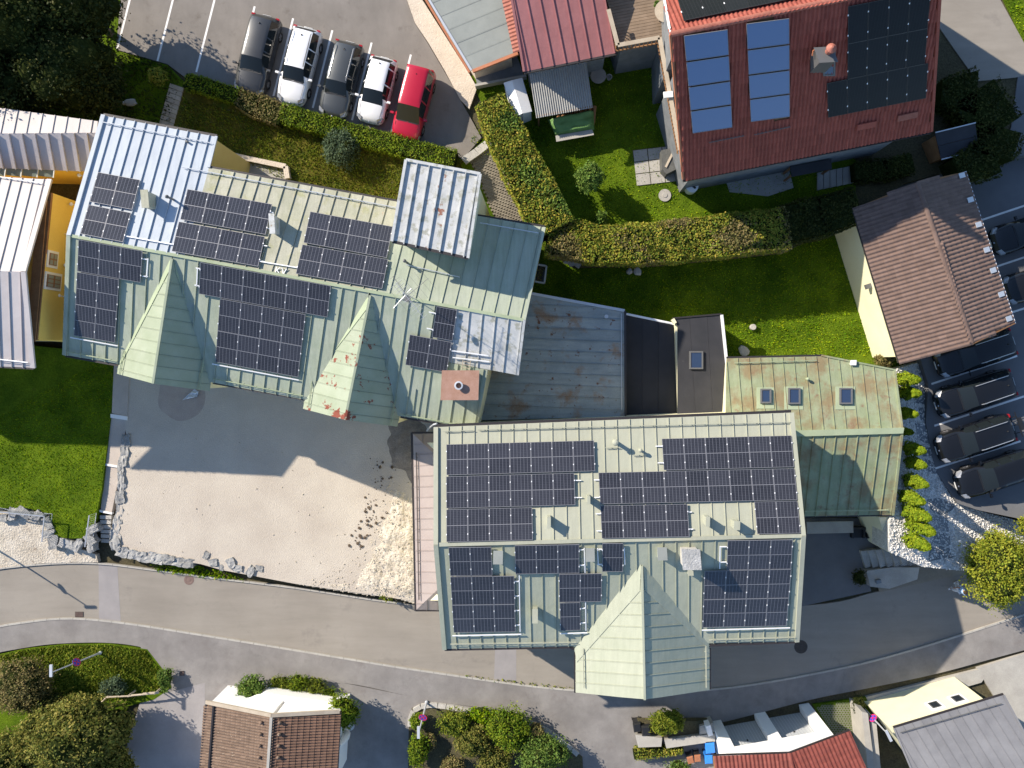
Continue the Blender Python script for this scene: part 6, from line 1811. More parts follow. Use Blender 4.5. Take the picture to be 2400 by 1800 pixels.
def car(label, px, py, z, head, L, Wd, style, paint, hk=1.0, rails_=False, dark_roof=False, rack=False, cat='car', plan=None):
    loc = W(px, py, z)
    rz = math.atan2(head[1], head[0])
    t = thing('parked_car', label, cat, loc, 'cars in the car parks', rz)
    st = STY[style]; hw = Wd / 2
    rings = []
    for (x, k, zb_, zt, tw, kd) in st:
        w = hw * k; zt *= hk; zb_ *= hk if hk < 1 else 1
        lo = .20 if abs(x) < .47 else .30
        half = [(0, lo), (w * .86, lo), (w, lo + .14), (w * 1.0, zb_ * .75), (w * .975, zb_), (hw * tw, zt - .045), (hw * tw * .72, zt), (0, zt + .02)]
        ring = [Vector((x * L, y, zz)) for y, zz in half] + [Vector((x * L, -y, zz)) for y, zz in half[-2:0:-1]]
        rings.append(ring)
    n = len(rings[0])
    groups = {'body': [], 'windscreen': [], 'rear_window': [], 'side_window': [], 'side_window2': [], 'roof': []}
    for i in range(len(rings) - 1):
        kd = st[i][5]
        for j in range(n):
            jj = (j + 1) % n
            f = (i * n + j, (i + 1) * n + j, (i + 1) * n + jj, i * n + jj)
            seg = j if j < 7 else 13 - j      # mirrored segment number
            gname = 'body'
            if kd == 'ws' and seg in (5, 6): gname = 'windscreen'
            elif kd == 'rw' and seg in (5, 6): gname = 'rear_window'
            elif kd == 'cab' and seg == 4: gname = 'side_window' if j < 7 else 'side_window2'
            elif kd == 'ws' and seg == 4 and i == [s[5] for s in st].index('ws'): gname = 'side_window' if j < 7 else 'side_window2'
            elif dark_roof and kd in ('cab', 'pil') and seg in (6,): gname = 'roof'
            groups[gname].append(f)
    V = [v for r in rings for v in r]
    groups['body'] += [tuple(range(n)), tuple(range((len(rings) - 1) * n, len(rings) * n))[::-1]]
    for gname, fs in groups.items():
        if not fs: continue
        used = sorted({i for f in fs for i in f}); mp = {a: b for b, a in enumerate(used)}
        me = mesh(gname, [V[i] for i in used], [[mp[i] for i in f][::-1] for f in fs], paint if gname == 'body' else mt['car_glass'], True)
        add('side_window' if gname == 'side_window2' else gname, me, t)
    for sx in (-.305, .30):
        for sy in (-1, 1):
            wobj = part('wheel', t); wobj.location = (sx * L, sy * (hw - .09), .325)
            add('tyre', TY, wobj); add('rim', RI, wobj)
    zf = .68 * hk
    for sy in (-1, 1):
        m = MB().raw([Vector((.40 * L, sy * hw * .90, .80 * hk)), Vector((.455 * L, sy * hw * .86, .70 * hk)), Vector((.480 * L, sy * hw * .58, .70 * hk)), Vector((.445 * L, sy * hw * .56, .82 * hk)),
                      Vector((.40 * L, sy * hw * .985, .66 * hk)), Vector((.45 * L, sy * hw * .94, .60)), Vector((.492 * L, sy * hw * .6, .56)), Vector((.43 * L, sy * hw * .6, .62))],
                     [[0, 1, 2, 3], [4, 5, 1, 0], [5, 6, 2, 1], [0, 3, 7, 4]])
        for v in m.v: v.z += .03; v.x += .02
        m.build('headlamp', mt['lamp_glass'], t, local=True)
        MB().box((-.474 * L, sy * hw * .80, .84 * hk + (.15 if style == 'van' else 0)), .10, hw * .22, .20 if style != 'van' else .5).build('tail_lamp', mt['tail_red'], t, local=True)
        xm = .175 if style != 'van' else .20
        m = MB().bar((xm * L, sy * hw * .93, .98), (xm * L, sy * (hw + .12), 1.02), .06, .05).box((xm * L - .02, sy * (hw + .13), 1.04), .12, .20, .15)
        m.build('wing_mirror', paint, t, local=True)
        if rails_:
            zr = 1.47 * hk
            MB().path([Vector((-.38 * L, sy * hw * .61, zr - .03)), Vector((-.36 * L, sy * hw * .62, zr + .05)), Vector((.02 * L, sy * hw * .63, zr + .07)), Vector((.05 * L, sy * hw * .62, zr - .0))], .022, 6).build('roof_rail', rails_, t, local=True)
    # wipers, grille, badge, plates, aerial
    MB().bar((.222 * L, -.5, 1.02 * hk + .02), (.215 * L, .15, 1.03 * hk + .02), .03, .02).bar((.222 * L, .2, 1.03 * hk), (.212 * L, .62, 1.02 * hk), .03, .02).build('wiper', mt['black_pl'], t, local=True)
    MB().box((.494 * L, 0, .50), .03, hw * .9, .14).build('grille', mt['black_pl'], t, local=True)
    MB().lathe((.487 * L, 0, .66 * hk), [(.055, 0), (.05, .03), (.01, .035)], 12).build('badge', mt['rim'], t, local=True)
    MB().box((.503 * L, 0, .42), .015, .52, .11).build('number_plate', mt['white_pl'], t, local=True)
    MB().box((-.503 * L, 0, .70), .015, .52, .11).build('number_plate', mt['white_pl'], t, local=True)
    MB().lathe((-.34 * L, 0, 1.45 * hk * (1.21 if style == 'van' else 1)), [(.06, -.02), (.05, .02), (.01, .09)], 8).build('aerial', mt['black_pl'], t, local=True)
    MB().box((0, 0, .22), L * .84, Wd * .86, .12).build('underbody', mt['black_pl'], t, local=True)
    # shut lines and cowl
    sl = MB()
    xw = .232 * L if style != 'van' else .275 * L
    zc = (1.0 if style != 'van' else 1.09) * hk
    sl.bar((xw, -hw * .72, zc + .02), (xw, hw * .72, zc + .02), .05, .012)
    for sy in (-1, 1): sl.bar((xw + .05, sy * hw * .79, zc - .01), (.44 * L, sy * hw * .70, .83 * hk), .014, .012)
    sl.bar((-.455 * L, -hw * .7, 1.06 * hk), (-.455 * L, hw * .7, 1.06 * hk), .014, .02)
    for sy in (-1, 1):
        for xx in (-.19, -.02): sl.bar((xx * L, sy * (hw * 1.003), .42), (xx * L, sy * (hw * .99), .92), .012, .014)
    sl.build('shut_line', mt['black_pl'], t, local=True)
    # seats seen through the windscreen
    for sy in (-.36, .36): MB().box((.0, sy, .95), .18, .46, .55).build('seat', mt['black_pl'], t, local=True)
    if rack:
        m = MB().bar((-.52 * L, -.75, .62), (-.52 * L, .75, .62), .06, .06)
        for y in (-.5, 0, .5): m.bar((-.5 * L, y, .5), (-.60 * L, y, .62), .05, .05)
        m.bar((-.59 * L, -.8, .66), (-.59 * L, .8, .66), .05, .05).bar((-.62 * L, -.4, .68), (-.62 * L, .4, .68), .22, .04)
        m.build('bike_rack', mt['black_pl'], t, local=True)
    return t
P_BLK = plain('black_car_paint', (0.007, 0.0075, 0.009), .22, 0, .5, .2)
P_GRY = plain('grey_car_paint', (0.085, 0.09, 0.09), .35, .5, .5, .5)
P_CHA = plain('charcoal_car_paint', (0.045, 0.047, 0.05), .38, .4, .5, .5)
P_WHT = plain('white_car_paint', (0.76, 0.76, 0.77), .3, 0, .5, .5)
P_RED = plain('red_car_paint', (0.42, 0.008, 0.03), .32, .1, .5, .5)
HD = (-.247, -.969)
car('charcoal estate car, darkest of the five in the sunny parking lot', 613, 140, 0, HD, 4.85, 1.86, 'estate', P_CHA, 1.0)
car('long white estate car with roof rails between two grey cars', 709, 164, 0, HD, 4.65, 1.78, 'estate', P_WHT, 1.0, mt['iron'])
car('mid grey estate car with roof rails between two white cars', 806, 196, 0, HD, 4.6, 1.79, 'estate', P_GRY, 1.0, mt['alu'])
car('short white hatchback next to the red van', 889, 220, 0, HD, 3.95, 1.70, 'hatch', P_WHT, 1.0)
car('red compact van at the end of the parked row', 973, 254, 0, HD, 4.35, 1.78, 'van', P_RED, 1.0)
HR = (-.949, -.314)
car('black car topmost in the shaded car park, cut by the frame', 2398, 546, -.8, HR, 4.7, 1.82, 'estate', P_BLK)
car('black car nose beside the tiled garage gutter, cut by the frame', 2425, 660, -.8, HR, 4.7, 1.82, 'estate', P_BLK)
car('black estate car partly under the tiled garage eaves', 2272, 828, -.8, HR, 4.85, 1.86, 'estate', P_BLK, 1.0, mt['alu'])
car('black estate car with silver roof rails facing the golden cypresses', 2272, 922, -.8, HR, 4.85, 1.86, 'estate', P_BLK, 1.0, mt['alu'])
car('black estate car with a bike rack on its tail', 2272, 1026, -.8, HR, 4.75, 1.86, 'estate', P_BLK, 1.0, mt['alu'], rack=True)
car('black car lowest in the shaded car park beside the pebbles', 2318, 1108, -.8, HR, 4.8, 1.86, 'estate', P_BLK, 1.0)

# ================================================================ VEGETATION
hedge('hedge', 'bright green hedge end beside the plank steps', [(434, 186), (500, 205), (556, 224)], 1.0, .95, 0, lf['hedge'], 260, .10, 'hedges along the parking lot')
hedge('hedge', 'brown dry stretch of hedge below the charcoal car', [(556, 226, 1.2), (600, 245, 1.5), (655, 268, 1.3)], 1.3, .95, 0, lf['brown'], 230, .11, 'hedges along the parking lot')
hedge('hedge', 'long bright green clipped hedge below the white and red cars', [(657, 262), (780, 297), (920, 335), (1062, 372)], 1.15, 1.0, 0, lf['hedge'], 300, .10, 'hedges along the parking lot')
hedge('hedge', 'tall yellowing ivy hedge climbing beside the paved path', [(1146, 232, 1.8), (1195, 330, 2.3), (1250, 440, 2.5), (1298, 535, 2.6)], 2.2, 2.4, 0, lf['autumn'], 300, .13, 'garden hedges', (lf['bush'], .28))
hedge('hedge', 'broad yellow-brown hedge between garden and lawn', [(1290, 545, 2.4), (1400, 572, 2.2), (1550, 566, 2.3), (1700, 548, 2.4), (1850, 532, 2.4)], 2.3, 2.0, 0, lf['autumn'], 300, .13, 'garden hedges', (lf['brown'], .22))
hedge('hedge', 'shaded dark end of the garden hedge at the tiled garage', [(1845, 525, 2.4), (1930, 505, 2.4), (2012, 480, 2.2)], 2.3, 2.0, 0, lf['dark'], 220, .13, 'garden hedges')  # shade on this end is put into the darker leaf colour
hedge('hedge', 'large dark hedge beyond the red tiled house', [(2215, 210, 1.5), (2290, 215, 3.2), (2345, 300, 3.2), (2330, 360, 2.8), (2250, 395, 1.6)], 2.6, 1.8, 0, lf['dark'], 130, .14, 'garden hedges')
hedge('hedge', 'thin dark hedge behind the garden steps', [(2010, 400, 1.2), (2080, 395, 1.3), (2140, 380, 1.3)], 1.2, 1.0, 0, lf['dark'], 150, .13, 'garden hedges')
shrub('garden_bush', 'round pale green bush standing in the dark garden', 'bush', 1383, 418, 0, (.88, .95), 2.6, lf['bush'], 2600, .15, None, 9)
shrub('leafy_plant', 'broad leaved plant inside the hedge bend', 'plant', 1408, 512, 0, .45, .6, lf['bush'], 110, .34, None, 3, False, .3, .35)
shrub('spruce_bush', 'dark green spruce bush on the bank below the hedge', 'bush', 800, 348, -.7, (1.25, 1.35), 2.2, lf['blue'], 3000, .13, None, 9)
shrub('round_bush', 'small bright round bush beside the plank steps', 'bush', 371, 180, 0, .62, 1.1, lf['autumn'], 700, .12, None, 5)
big = [(45, 40, 3.4, 8.0, 'tallest'), (175, 15, 2.7, 6.5, ''), (150, 150, 2.9, 6.0, ''), (30, 205, 2.6, 5.0, ''), (225, 215, 1.7, 3.6, ''), (-70, 120, 3.2, 7.0, '')]
dl = ['tallest dark evergreen tree with sunlit tips at the corner', 'dark evergreen tree beside the empty parking bays', 'dark evergreen tree behind the white garden rocks', 'dark evergreen tree above the pale metal roof', 'small dark evergreen at the green roof corner', 'dark evergreen tree cut by the frame behind the others']
for (x, y, r, h, _), l in zip(big, dl):
    shrub('evergreen_tree', l, 'tree', x, y, 0, (r, r * .95), h, lf['dark'], 5200, .20, 'dark evergreen trees', 14, core_k=.7)
shrub('low_shrub', 'bright low shrub at the edge under the evergreens', 'bush', 12, 232, 0, (1.3, .8), 1.0, lf['bush'], 700, .14)
# golden cypresses
CY = [(2129, 890), (2136, 921), (2134, 968), (2136, 1011), (2146, 1050), (2150, 1083), (2146, 1124), (2138, 1162), (2146, 1196), (2153, 1227), (2148, 1262)]
CH = [2.6, 2.3, 2.0, 1.3, 2.3, 2.2, 2.6, 2.6, 2.9, 3.0, 2.7]
for i, ((x, y), h) in enumerate(zip(CY, CH)):
    b = BED.at(x - 20, y - 1)
    t = thing('golden_cypress', f'{ORD[i]} golden cypress from the tiled garage in the pebble bed row', 'cypress', b, 'golden cypresses in the pebble bed')
    n = 2000
    u = NPR.uniform(0, 1, n) ** .75
    r = (.40 * (1 - u) ** .5 * np.minimum(1, .55 + u * 6)) * h / 2.1
    th = NPR.uniform(0, 2 * PI, n)
    r = r * (1 + .18 * np.sin(th * 5 + u * 9 + i)) * (1 - np.abs(NPR.normal(size=n)) * .1)
    P = np.column_stack([b.x + r * np.cos(th), b.y + r * np.sin(th), b.z + .05 + u * h])
    Q = np.column_stack([np.cos(th), np.sin(th), np.full(n, .5)])
    quads('foliage', leafquads(P, Q, .12, .55, .7), lf['cypress'], t)
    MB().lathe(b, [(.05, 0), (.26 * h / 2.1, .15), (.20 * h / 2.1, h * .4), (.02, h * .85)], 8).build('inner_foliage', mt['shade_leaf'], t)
    MB().tube(b - Vector((0, 0, .05)), b + Vector((0, 0, .3)), .04).build('trunk', mt['bark'], t)
shrub('juniper', 'huge rounded golden juniper overhanging the street', 'bush', 2342, 1328, -1.6, (2.2, 2.35), 2.8, lf['juniper'], 15000, .15, None, 22, core_k=.66)
shrub('juniper', 'golden shrub cut by the frame above the huge juniper', 'bush', 2412, 1232, -1.2, (.9, .7), 1.4, lf['juniper'], 900, .15)
shrub('dark_bush', 'dark flowering bush at the shaded terrace corner', 'bush', 2012, 1352, -3.4, (.5, .6), .9, lf['dark'], 400, .12)
shrub('ornamental_grass', 'dry brown ornamental grass at the garage wall foot', 'grass', 2072, 845, -1.2, (.65, .5), .8, lf['brown'], 700, .22, None, 4, False, .1, .15)
# lower left
shrub('leafy_tree', 'big olive green tree in the lower corner', 'tree', 178, 1716, -3.4, (2.7, 2.4), 5.0, lf['tree'], 9500, .19, 'trees below the street', 20, core_k=.66)
shrub('brown_bush', 'large brownish bush on the verge below the street', 'bush', 45, 1606, -3.4, (2.6, 1.9), 2.2, lf['brown'], 6500, .13, None, 12)
shrub('leafy_tree', 'olive tree cut by the frame in the bottom corner', 'tree', 35, 1775, -3.4, (2.8, 2.0), 4.0, lf['tree'], 7000, .17, 'trees below the street', 14, core_k=.66)
shrub('leafy_tree', 'dark leaved tree between brown bush and olive tree', 'tree', 115, 1655, -3.4, (1.2, 1.0), 2.2, lf['dark'], 1800, .16, 'trees below the street', 8)
shrub('leafy_tree', 'olive green tree nearest the driveway below the rail fence', 'tree', 262, 1700, -3.4, (1.5, 1.5), 3.0, lf['tree'], 3200, .18, 'trees below the street', 10, core_k=.66)
shrub('leafy_tree', 'sunlit olive tree between the two bottom corner trees', 'tree', 100, 1722, -3.4, (1.7, 1.6), 3.8, lf['tree'], 3800, .18, 'trees below the street', 11, core_k=.66)
shrub('blue_bush', 'blue-green bush leaning on the wooden rail fence', 'bush', 265, 1610, -3.4, (.95, .7), .9, lf['blue'], 1100, .13, None, 6)
shrub('verge_bush', 'small dark bush at the tip of the grass verge', 'bush', 388, 1592, -3.4, (.45, .9), .9, lf['bush'], 700, .12, None, 5)
shrub('leafy_tree', 'darker tree at the bottom edge beside the driveway', 'tree', 262, 1790, -3.4, (1.5, 1.5), 3.2, lf['tree'], 2600, .16, 'trees below the street', 10, core_k=.66)
# round the dun garage
shrub('ivy_bush', 'dense ivy bush at the corner of the white parapet', 'bush', 590, 1612, -3.35, (1.05, .95), 1.4, lf['bush'], 2200, .13, None, 7)
for i, (x, y, rx, ry, h, k) in enumerate(((655, 1604, .95, .6, .6, 'rough'), (697, 1598, .85, .65, .8, 'hedge'), (738, 1610, .95, .65, .7, 'rough'), (772, 1628, .7, .6, .7, 'hedge'))):
    shrub('grass_clump', ['pale tufted plant beside the ivy bush', 'blue-green tufted plant behind the white parapet', 'yellow-green tufted plant behind the white parapet', 'green tufted plant beside the feathery shrub'][i], 'plant', x, y, -3.35, (rx, ry), h, lf[k], 600, .17, 'plants behind the white parapet', 4, False, .15, .2)
shrub('feathery_shrub', 'tall feathery shrub hanging over the dun garage corner', 'bush', 802, 1664, -3.35, (1.15, 1.25), 2.6, lf['hedge'], 2200, .14, None, 9)
# bottom centre bed
bedc = [(982, 1755, .7, 1.5, 1.2, 'hedge', 'clipped bright hedge column at the bed edge'), (980, 1690, .55, .6, 1.0, 'hedge', 'bright rounded bush below the tilted sign'),
        (1062, 1692, 1.15, 1.0, 1.3, 'rough', 'pale green bush behind the sign pole'), (1110, 1735, 1.25, 1.15, 1.3, 'tree', 'olive bush in the middle of the street bed'),
        (1195, 1702, 1.6, 1.5, 1.6, 'hedge', 'feathery bright conifer bush in the street bed'), (1255, 1712, .6, .5, 1.0, 'brown', 'small orange-brown bush in the street bed'),
        (1275, 1765, 1.9, 1.4, 1.8, 'bush', 'large light green conifer bush at the bed end'), (1160, 1785, 1.3, 1.0, 1.3, 'tree', 'dark olive bush at the bottom edge of the bed'), (1060, 1795, .9, .6, 1.0, 'brown', 'low brownish bush at the bottom edge'),
        (1130, 1675, 1.2, .5, .7, 'lawn', 'grassy green clump along the bed wall'), (1010, 1738, .4, .6, .7, 'brown', 'bare grey-brown shrub beside the hedge column')]
for x, y, rx, ry, h, k, l in bedc:
    shrub('garden_bush', l, 'bush', x, y, -3.35, (rx, ry), h, lf[k], int(1100 * rx * ry) + 600, .14, 'bushes in the street bed', 9)
bd = area('planting_bed', [(965, 1660), (1010, 1648), (1100, 1662), (1230, 1686), (1300, 1720), (1365, 1775), (1370, 1900), (955, 1900), (958, 1700)], off(ST, .12), mt['earth'], .5)
bw = thing('bed_edging', 'pale stone edging around the street bed', 'edging', ST.at(1100, 1660))
for a, b in zip(*[iter([])] * 2): pass
ep = walk([ST.at(*p, .08) for p in cat_rom([(962, 1700), (968, 1665), (1010, 1650), (1100, 1663), (1230, 1687), (1300, 1722), (1362, 1772)])], .55)
for a, b in zip(ep[:-1], ep[1:]): MB().bar(a + (b - a) * .03, b - (b - a) * .03, .3, .3).build('stone', mt['pale_stone'], bw)
hedge('hedge', 'low yellow-green hedge beside the brown bins', [(1490, 1775), (1545, 1768), (1600, 1762)], .5, .8, -3.4, lf['autumn'], 300, .09)
shrub('garden_bush', 'bright green bushes at the bottom edge by the bins', 'bush', 1590, 1798, -3.4, (1.0, .5), .9, lf['bush'], 800, .12)
shrub('planter_bush', 'spiky yellow-green bush in the stone planter', 'bush', 1562, 1690, -2.7, (1.15, .9), 1.1, lf['rough'], 2400, .20, None, 7, False, .15, .25)
shrub('dark_shrub', 'dark weeds beside the grass paving', 'bush', 2012, 1648, -3.05, (.5, .7), .5, lf['dark'], 400, .12, None, 4, False)

# ================================================================ STREET FURNITURE AND SMALL THINGS
mt['sign_blue'] = plain('sign_blue', (0.03, 0.05, 0.40), .4); mt['sign_red'] = plain('sign_red', (0.55, 0.02, 0.08), .4)
def sign(t, c, nrm, r=.27):
    up = Vector((0, 0, 1)); s = up.cross(nrm).normalized(); up = nrm.cross(s)
    def ringm(r0, r1, d, mat, name):
        n = 24; vs = []
        for rr in (r0, r1):
            for i in range(n):
                a = 2 * PI * i / n; vs.append(c + nrm * d + s * math.cos(a) * rr + up * math.sin(a) * rr)
        MB().raw(vs, [[i, (i + 1) % n, n + (i + 1) % n, n + i] for i in range(n)]).build(name, mat, sg)
    n = 24
    m = MB()
    for d in (-.012, .012): pass
    fr = [c + nrm * .01 + s * math.cos(2 * PI * i / n) * r + up * math.sin(2 * PI * i / n) * r for i in range(n)]
    bk = [p - nrm * .02 for p in fr]
    m.raw(fr + bk, [list(range(n)), list(range(2 * n - 1, n - 1, -1))] + [[i, n + i, n + (i + 1) % n, (i + 1) % n] for i in range(n)])
    sg = m.build('sign', mt['sign_blue'], t)
    ringm(r * .8, r * .99, .014, mt['sign_red'], 'red_ring')
    for a in (PI / 4, -PI / 4):
        dd = s * math.cos(a) + up * math.sin(a)
        MB().bar(c - dd * r * .8 + nrm * .016, c + dd * r * .8 + nrm * .016, r * .2, .004, nrm).build('red_bar', mt['sign_red'], sg)
def lamp(px, py, pl, h, hs, label, facing, tiltx=(0, 0), headz=0.0):
    b = pl.at(px, py)
    t = thing('street_lamp', label, 'street lamp', b, 'street lamps with no-stopping signs')
    top = b + Vector((tiltx[0], tiltx[1], h))
    MB().tube(b, b + (top - b) * .25, .07, .06).tube(b + (top - b) * .25, top, .055, .035).build('pole', mt['zinc'], t)
    MB().lathe(b, [(.11, 0), (.11, .12), (.08, .16)], 12).build('base', mt['zinc'], t)
    d = Vector(facing).normalized()
    MB().box(top + Vector((d.x * .12, d.y * .12, .02)), .72, .16, .10, math.atan2(d.y, d.x)).build('lamp_head', mt['zinc'], t)
    f = Vector((-b.x, -b.y, 0)).normalized()
    c = b + (top - b) * (hs / h) + f * .08
    nr = (f + Vector((0, 0, .25))).normalized()
    sign(t, c, nr)
lamp(237, 1529, off(ST, .07), 4.3, 2.3, 'grey street lamp with red and blue sign on the grass verge', (0, 1), (-.55, .35))
lamp(1000, 1645, off(ST, .1), 4.2, 2.3, 'grey street lamp with red and blue sign beside the planting bed', (0, 1), (.15, -.15))
lamp(2018, 1653, off(ST, .07), 4.0, 2.0, 'street lamp with red and blue sign in front of the cream house', (.5, -1))
lamp(-14, 1284, off(ST, .2), 4.2, 2.9, 'street lamp at the frame edge casting its shadow on the road', (1, 0))
# timber rail fence on the verge
fn = thing('rail_fence', 'weathered wooden rail fence half hidden by bushes on the verge', 'fence', ST.at(310, 1630))
for (a, b) in (((250, 1634), (309, 1631)), ((308, 1630), (372, 1624)), ((335, 1626), (372, 1622))):
    MB().tube(off(ST, .95).at(*a), off(ST, .95).at(*b), .06, .05, 7).build('rail', mt['pale_wood'], fn)
for x, y in ((252, 1634), (300, 1632), (362, 1626)):
    p = off(ST, 1.0).at(x, y); MB().tube(p, p - Vector((0, 0, 1.05)), .06, .07, 7).build('post', mt['pale_wood'], fn)
MB().tube(off(ST, .9).at(250, 1634), off(ST, .3).at(228, 1656), .06, .05, 7).build('rail', mt['pale_wood'], fn)
# metal railings beside the lawn
for label, pts in (('metal bar railing around the sunken rubble pit', [(-30, 1193), (0, 1200), (104, 1210), (98, 1270)]), ('metal bar railing between lawn and stone stairs', [(209, 1208), (199, 1282)])):
    P = [W(x, y, -2.0) for x, y in pts]
    t = thing('railing', label, 'railing', Vector((P[0].x, P[0].y, -2.95)))
    for a, b in zip(P[:-1], P[1:]):
        MB().bar(a, b, .07, .04).build('handrail', mt['alu'], t)
        MB().bar(a - Vector((0, 0, .8)), b - Vector((0, 0, .8)), .03, .03).build('bottom_rail', mt['zinc'], t)
        n = int((b - a).length / .13)
        m = MB()
        for i in range(n + 1):
            p = a + (b - a) * (i / n)
            MB().bar(p, p - Vector((0, 0, .85)), .015, .015).build('bar', mt['zinc'], t)
for i, (x, y, r) in enumerate(((10, 1212, .3), (35, 1203, .35), (62, 1200, .4), (92, 1208, .35), (118, 1225, .35), (120, 1250, .35), (130, 1268, .4), (160, 1272, .4), (186, 1275, .35), (216, 1262, .35), (222, 1238, .35), (218, 1280, .3))):
    o = add('stone', blocks[i % 6]); o.location = W(x, y, -3.0); o.scale = (r * 1.15, r * .7, .3); o.rotation_euler = (0, 0, i * 1.3)
    tag(o, f'{ORD[i]} pale stone block, counting from the frame edge, round the lawn corner', 'stone', 'stones round the lawn corner')
# rocks under the evergreens
RK = [(305, 240, .42, .26, 'flat pale rock lying on the shaded grass, rightmost'), (245, 201, .19, .50, 'long upright pale rock under the evergreens'), (252, 150, .17, .45, 'narrow pale rock nearest the parking corner'),
      (268, 242, .13, .10, 'small pale rock beside the flat rock'), (290, 242, .1, .1, 'tiny pale rock touching the flat rock'), (238, 4, .3, .25, 'pale boulder at the top edge beside the trees'), (266, 6, .35, .25, 'pale boulder at the top edge nearest the parking')]
for i, (x, y, a, b, l) in enumerate(RK):
    o = add('rock', rock_mesh('rock', 50 + i, mt['pale_stone'], 2)); o.location = W(x, y, .05); o.scale = (a, b, .2)
    tag(o, l, 'rock', 'pale rocks under the evergreens')
for i, (x, y, a, l) in enumerate(((1743, 823, .34, 'irregular pale rock at the lawn corner'), (1494, 637, .26, 'square pale stone in the shaded lawn'), (1475, 636, .2, 'round pale stone in the shaded lawn'))):
    o = add('rock', rock_mesh('rock', 70 + i, mt['pale_stone'], 2)); o.location = W(x, y, -1.95); o.scale = (a, a * 1.1, .22); o.rotation_euler = (0, 0, .4 + i)
    tag(o, l, 'rock', 'stones on the lawn')
tag(MB().lathe(W(1763, 767, -2), [(.19, 0), (.19, .28), (.17, .3), (.01, .3)], 16).build('concrete_post', mt['pale_stone']), 'short round concrete post on the lawn', 'post')
tag(MB().lathe(W(1558, 458, 0.0), [(.38, 0), (.38, .06), (.15, .07), (.14, .10), (.01, .10)], 24).build('shaft_cover', mt['concrete']), 'round concrete shaft cover on the sunny garden lawn', 'cover')
bb = thing('rain_barrel', 'white lidded rain barrel at the red roof corner', 'barrel', W(1622, 437, 0))
c = W(1622, 437, .9); c.z = 0
MB().lathe(c, [(.30, 0), (.36, .3), (.36, .6), (.33, .9)], 20).build('barrel', mt['white_pl'], bb)
MB().lathe(c + Vector((0, 0, .9)), [(.37, 0), (.37, .05), (.1, .11), (.02, .11)], 20).build('lid', mt['white_pl'], bb)
MB().box(c + Vector((.08, -.05, 1.03)), .12, .28, .04, .9).build('handle', mt['black_pl'], bb)
gr = thing('covered_barbecue', 'garden barbecue under a dark grey cover with a plank on top', 'barbecue', W(1572, 378, 0))
q = [W(1550, 352, .95), W(1585, 345, .95), W(1594, 392, .95), W(1562, 408, .95), W(1552, 396, .95)]
MB().down_to(q, 0).build('cover', M('dark_grey_cover', (0.09, 0.09, 0.085), .6, (0.12, 0.12, 0.11), 2, .1, 10, .4, 6, .06), gr)
MB().bar(W(1560, 392, 1.0), W(1577, 358, 1.0), .13, .04).build('plank', mt['pale_wood'], gr)
tag(MB().box(W(1566, 222, 5.5), .5, .32, .14, .1).build('white_box', mt['white_pl']), 'small white box standing on the balcony handrail', 'box')
cw = thing('cellar_window', 'white framed light well beside the green roof edge', 'light well', W(1268, 640, -2))
for a, b in (((1258, 620), (1281, 624)), ((1281, 624), (1276, 664)), ((1276, 664), (1252, 660)), ((1252, 660), (1258, 620))): MB().bar(W(*a, -1.9), W(*b, -1.9), .10, .3).build('frame', mt['white'], cw)
MB().slab([W(1258, 622, -1.96), W(1280, 625, -1.96), W(1275, 663, -1.96), W(1253, 660, -1.96)], Vector((0, 0, -.02))).build('pane', mt['glass'], cw)
sd_ = thing('dark_shed', 'dark felt roofed shed at the big hedge', 'shed', W(2245, 332, 0))
sp_ = Plane(W(2192, 313, 1.9), W(2286, 290, 1.9), W(2205, 372, 1.5))
for i in range(2):
    a0, a1 = i * .5, i * .5 + .485
    L4 = [(2192, 313), (2286, 290), (2293, 350), (2206, 372)]
    f = lambda t_, e: (L4[e[0]][0] + (L4[e[1]][0] - L4[e[0]][0]) * t_, L4[e[0]][1] + (L4[e[1]][1] - L4[e[0]][1]) * t_)
    MB().slab([sp_.at(*f(a0, (0, 3))), sp_.at(*f(a0, (1, 2))), sp_.at(*f(a1, (1, 2))), sp_.at(*f(a1, (0, 3)))], -sp_.n * .06).build('roof_sheet', mt['felt_black'], sd_)
walls(sd_, sp_, [(2192, 313), (2286, 290), (2293, 350), (2206, 372)], -.1, mt['wood'], .9)
edge_bar(sd_, [sp_.at(2192, 311), sp_.at(2286, 288)], .06, .06, mt['zinc'], 'edge_trim', .02); edge_bar(sd_, [sp_.at(2206, 374), sp_.at(2293, 352)], .06, .06, mt['zinc'], 'edge_trim', .02)
# plank steps and paved path
ps = thing('plank_steps', 'flight of grey plank steps descending from the parking lot', 'steps', W(405, 250, 0))
for i in range(10):
    x, y = 414 - i * 2.9, 203 + i * 10.5; z = .06 - i * .008
    MB().slab([W(x - 15, y - 8, z), W(x + 16, y + 3, z), W(x + 14, y + 13, z), W(x - 18, y + 1, z)], Vector((0, 0, -.12))).build('step', mt['pale_wood'], ps)
pth = [(1100, 376), (1146, 331), (1200, 445), (1232, 522), (1160, 512), (1126, 425)]
PTH = Plane(W(1150, 330, .03), W(1190, 335, .03), W(1330, 625, -1.94))
pathp = area('path', pth, off(PTH, -.04), mt['earth'], .5)
pm = MB()
PW_ = [PTH.at(*p) for p in pth]; uvp = [(p.x, p.y) for p in PW_]
rot = math.radians(-62); ca, sa = math.cos(rot), math.sin(rot)
c0 = centre(PW_)
for i in range(-45, 45):
    for j in range(-26, 26):
        lx, ly = i * .125, j * .235 + (i % 2) * .117
        x, y = c0.x + lx * ca - ly * sa, c0.y + lx * sa + ly * ca
        if inside(x, y, uvp):
            pm.box((x, y, PTH.z(x, y) - .04 + RND.uniform(0, .006)), .116, .226, .08, rot)
tag(pm.build('pavers', mt['paver'], pathp), kind='stuff')
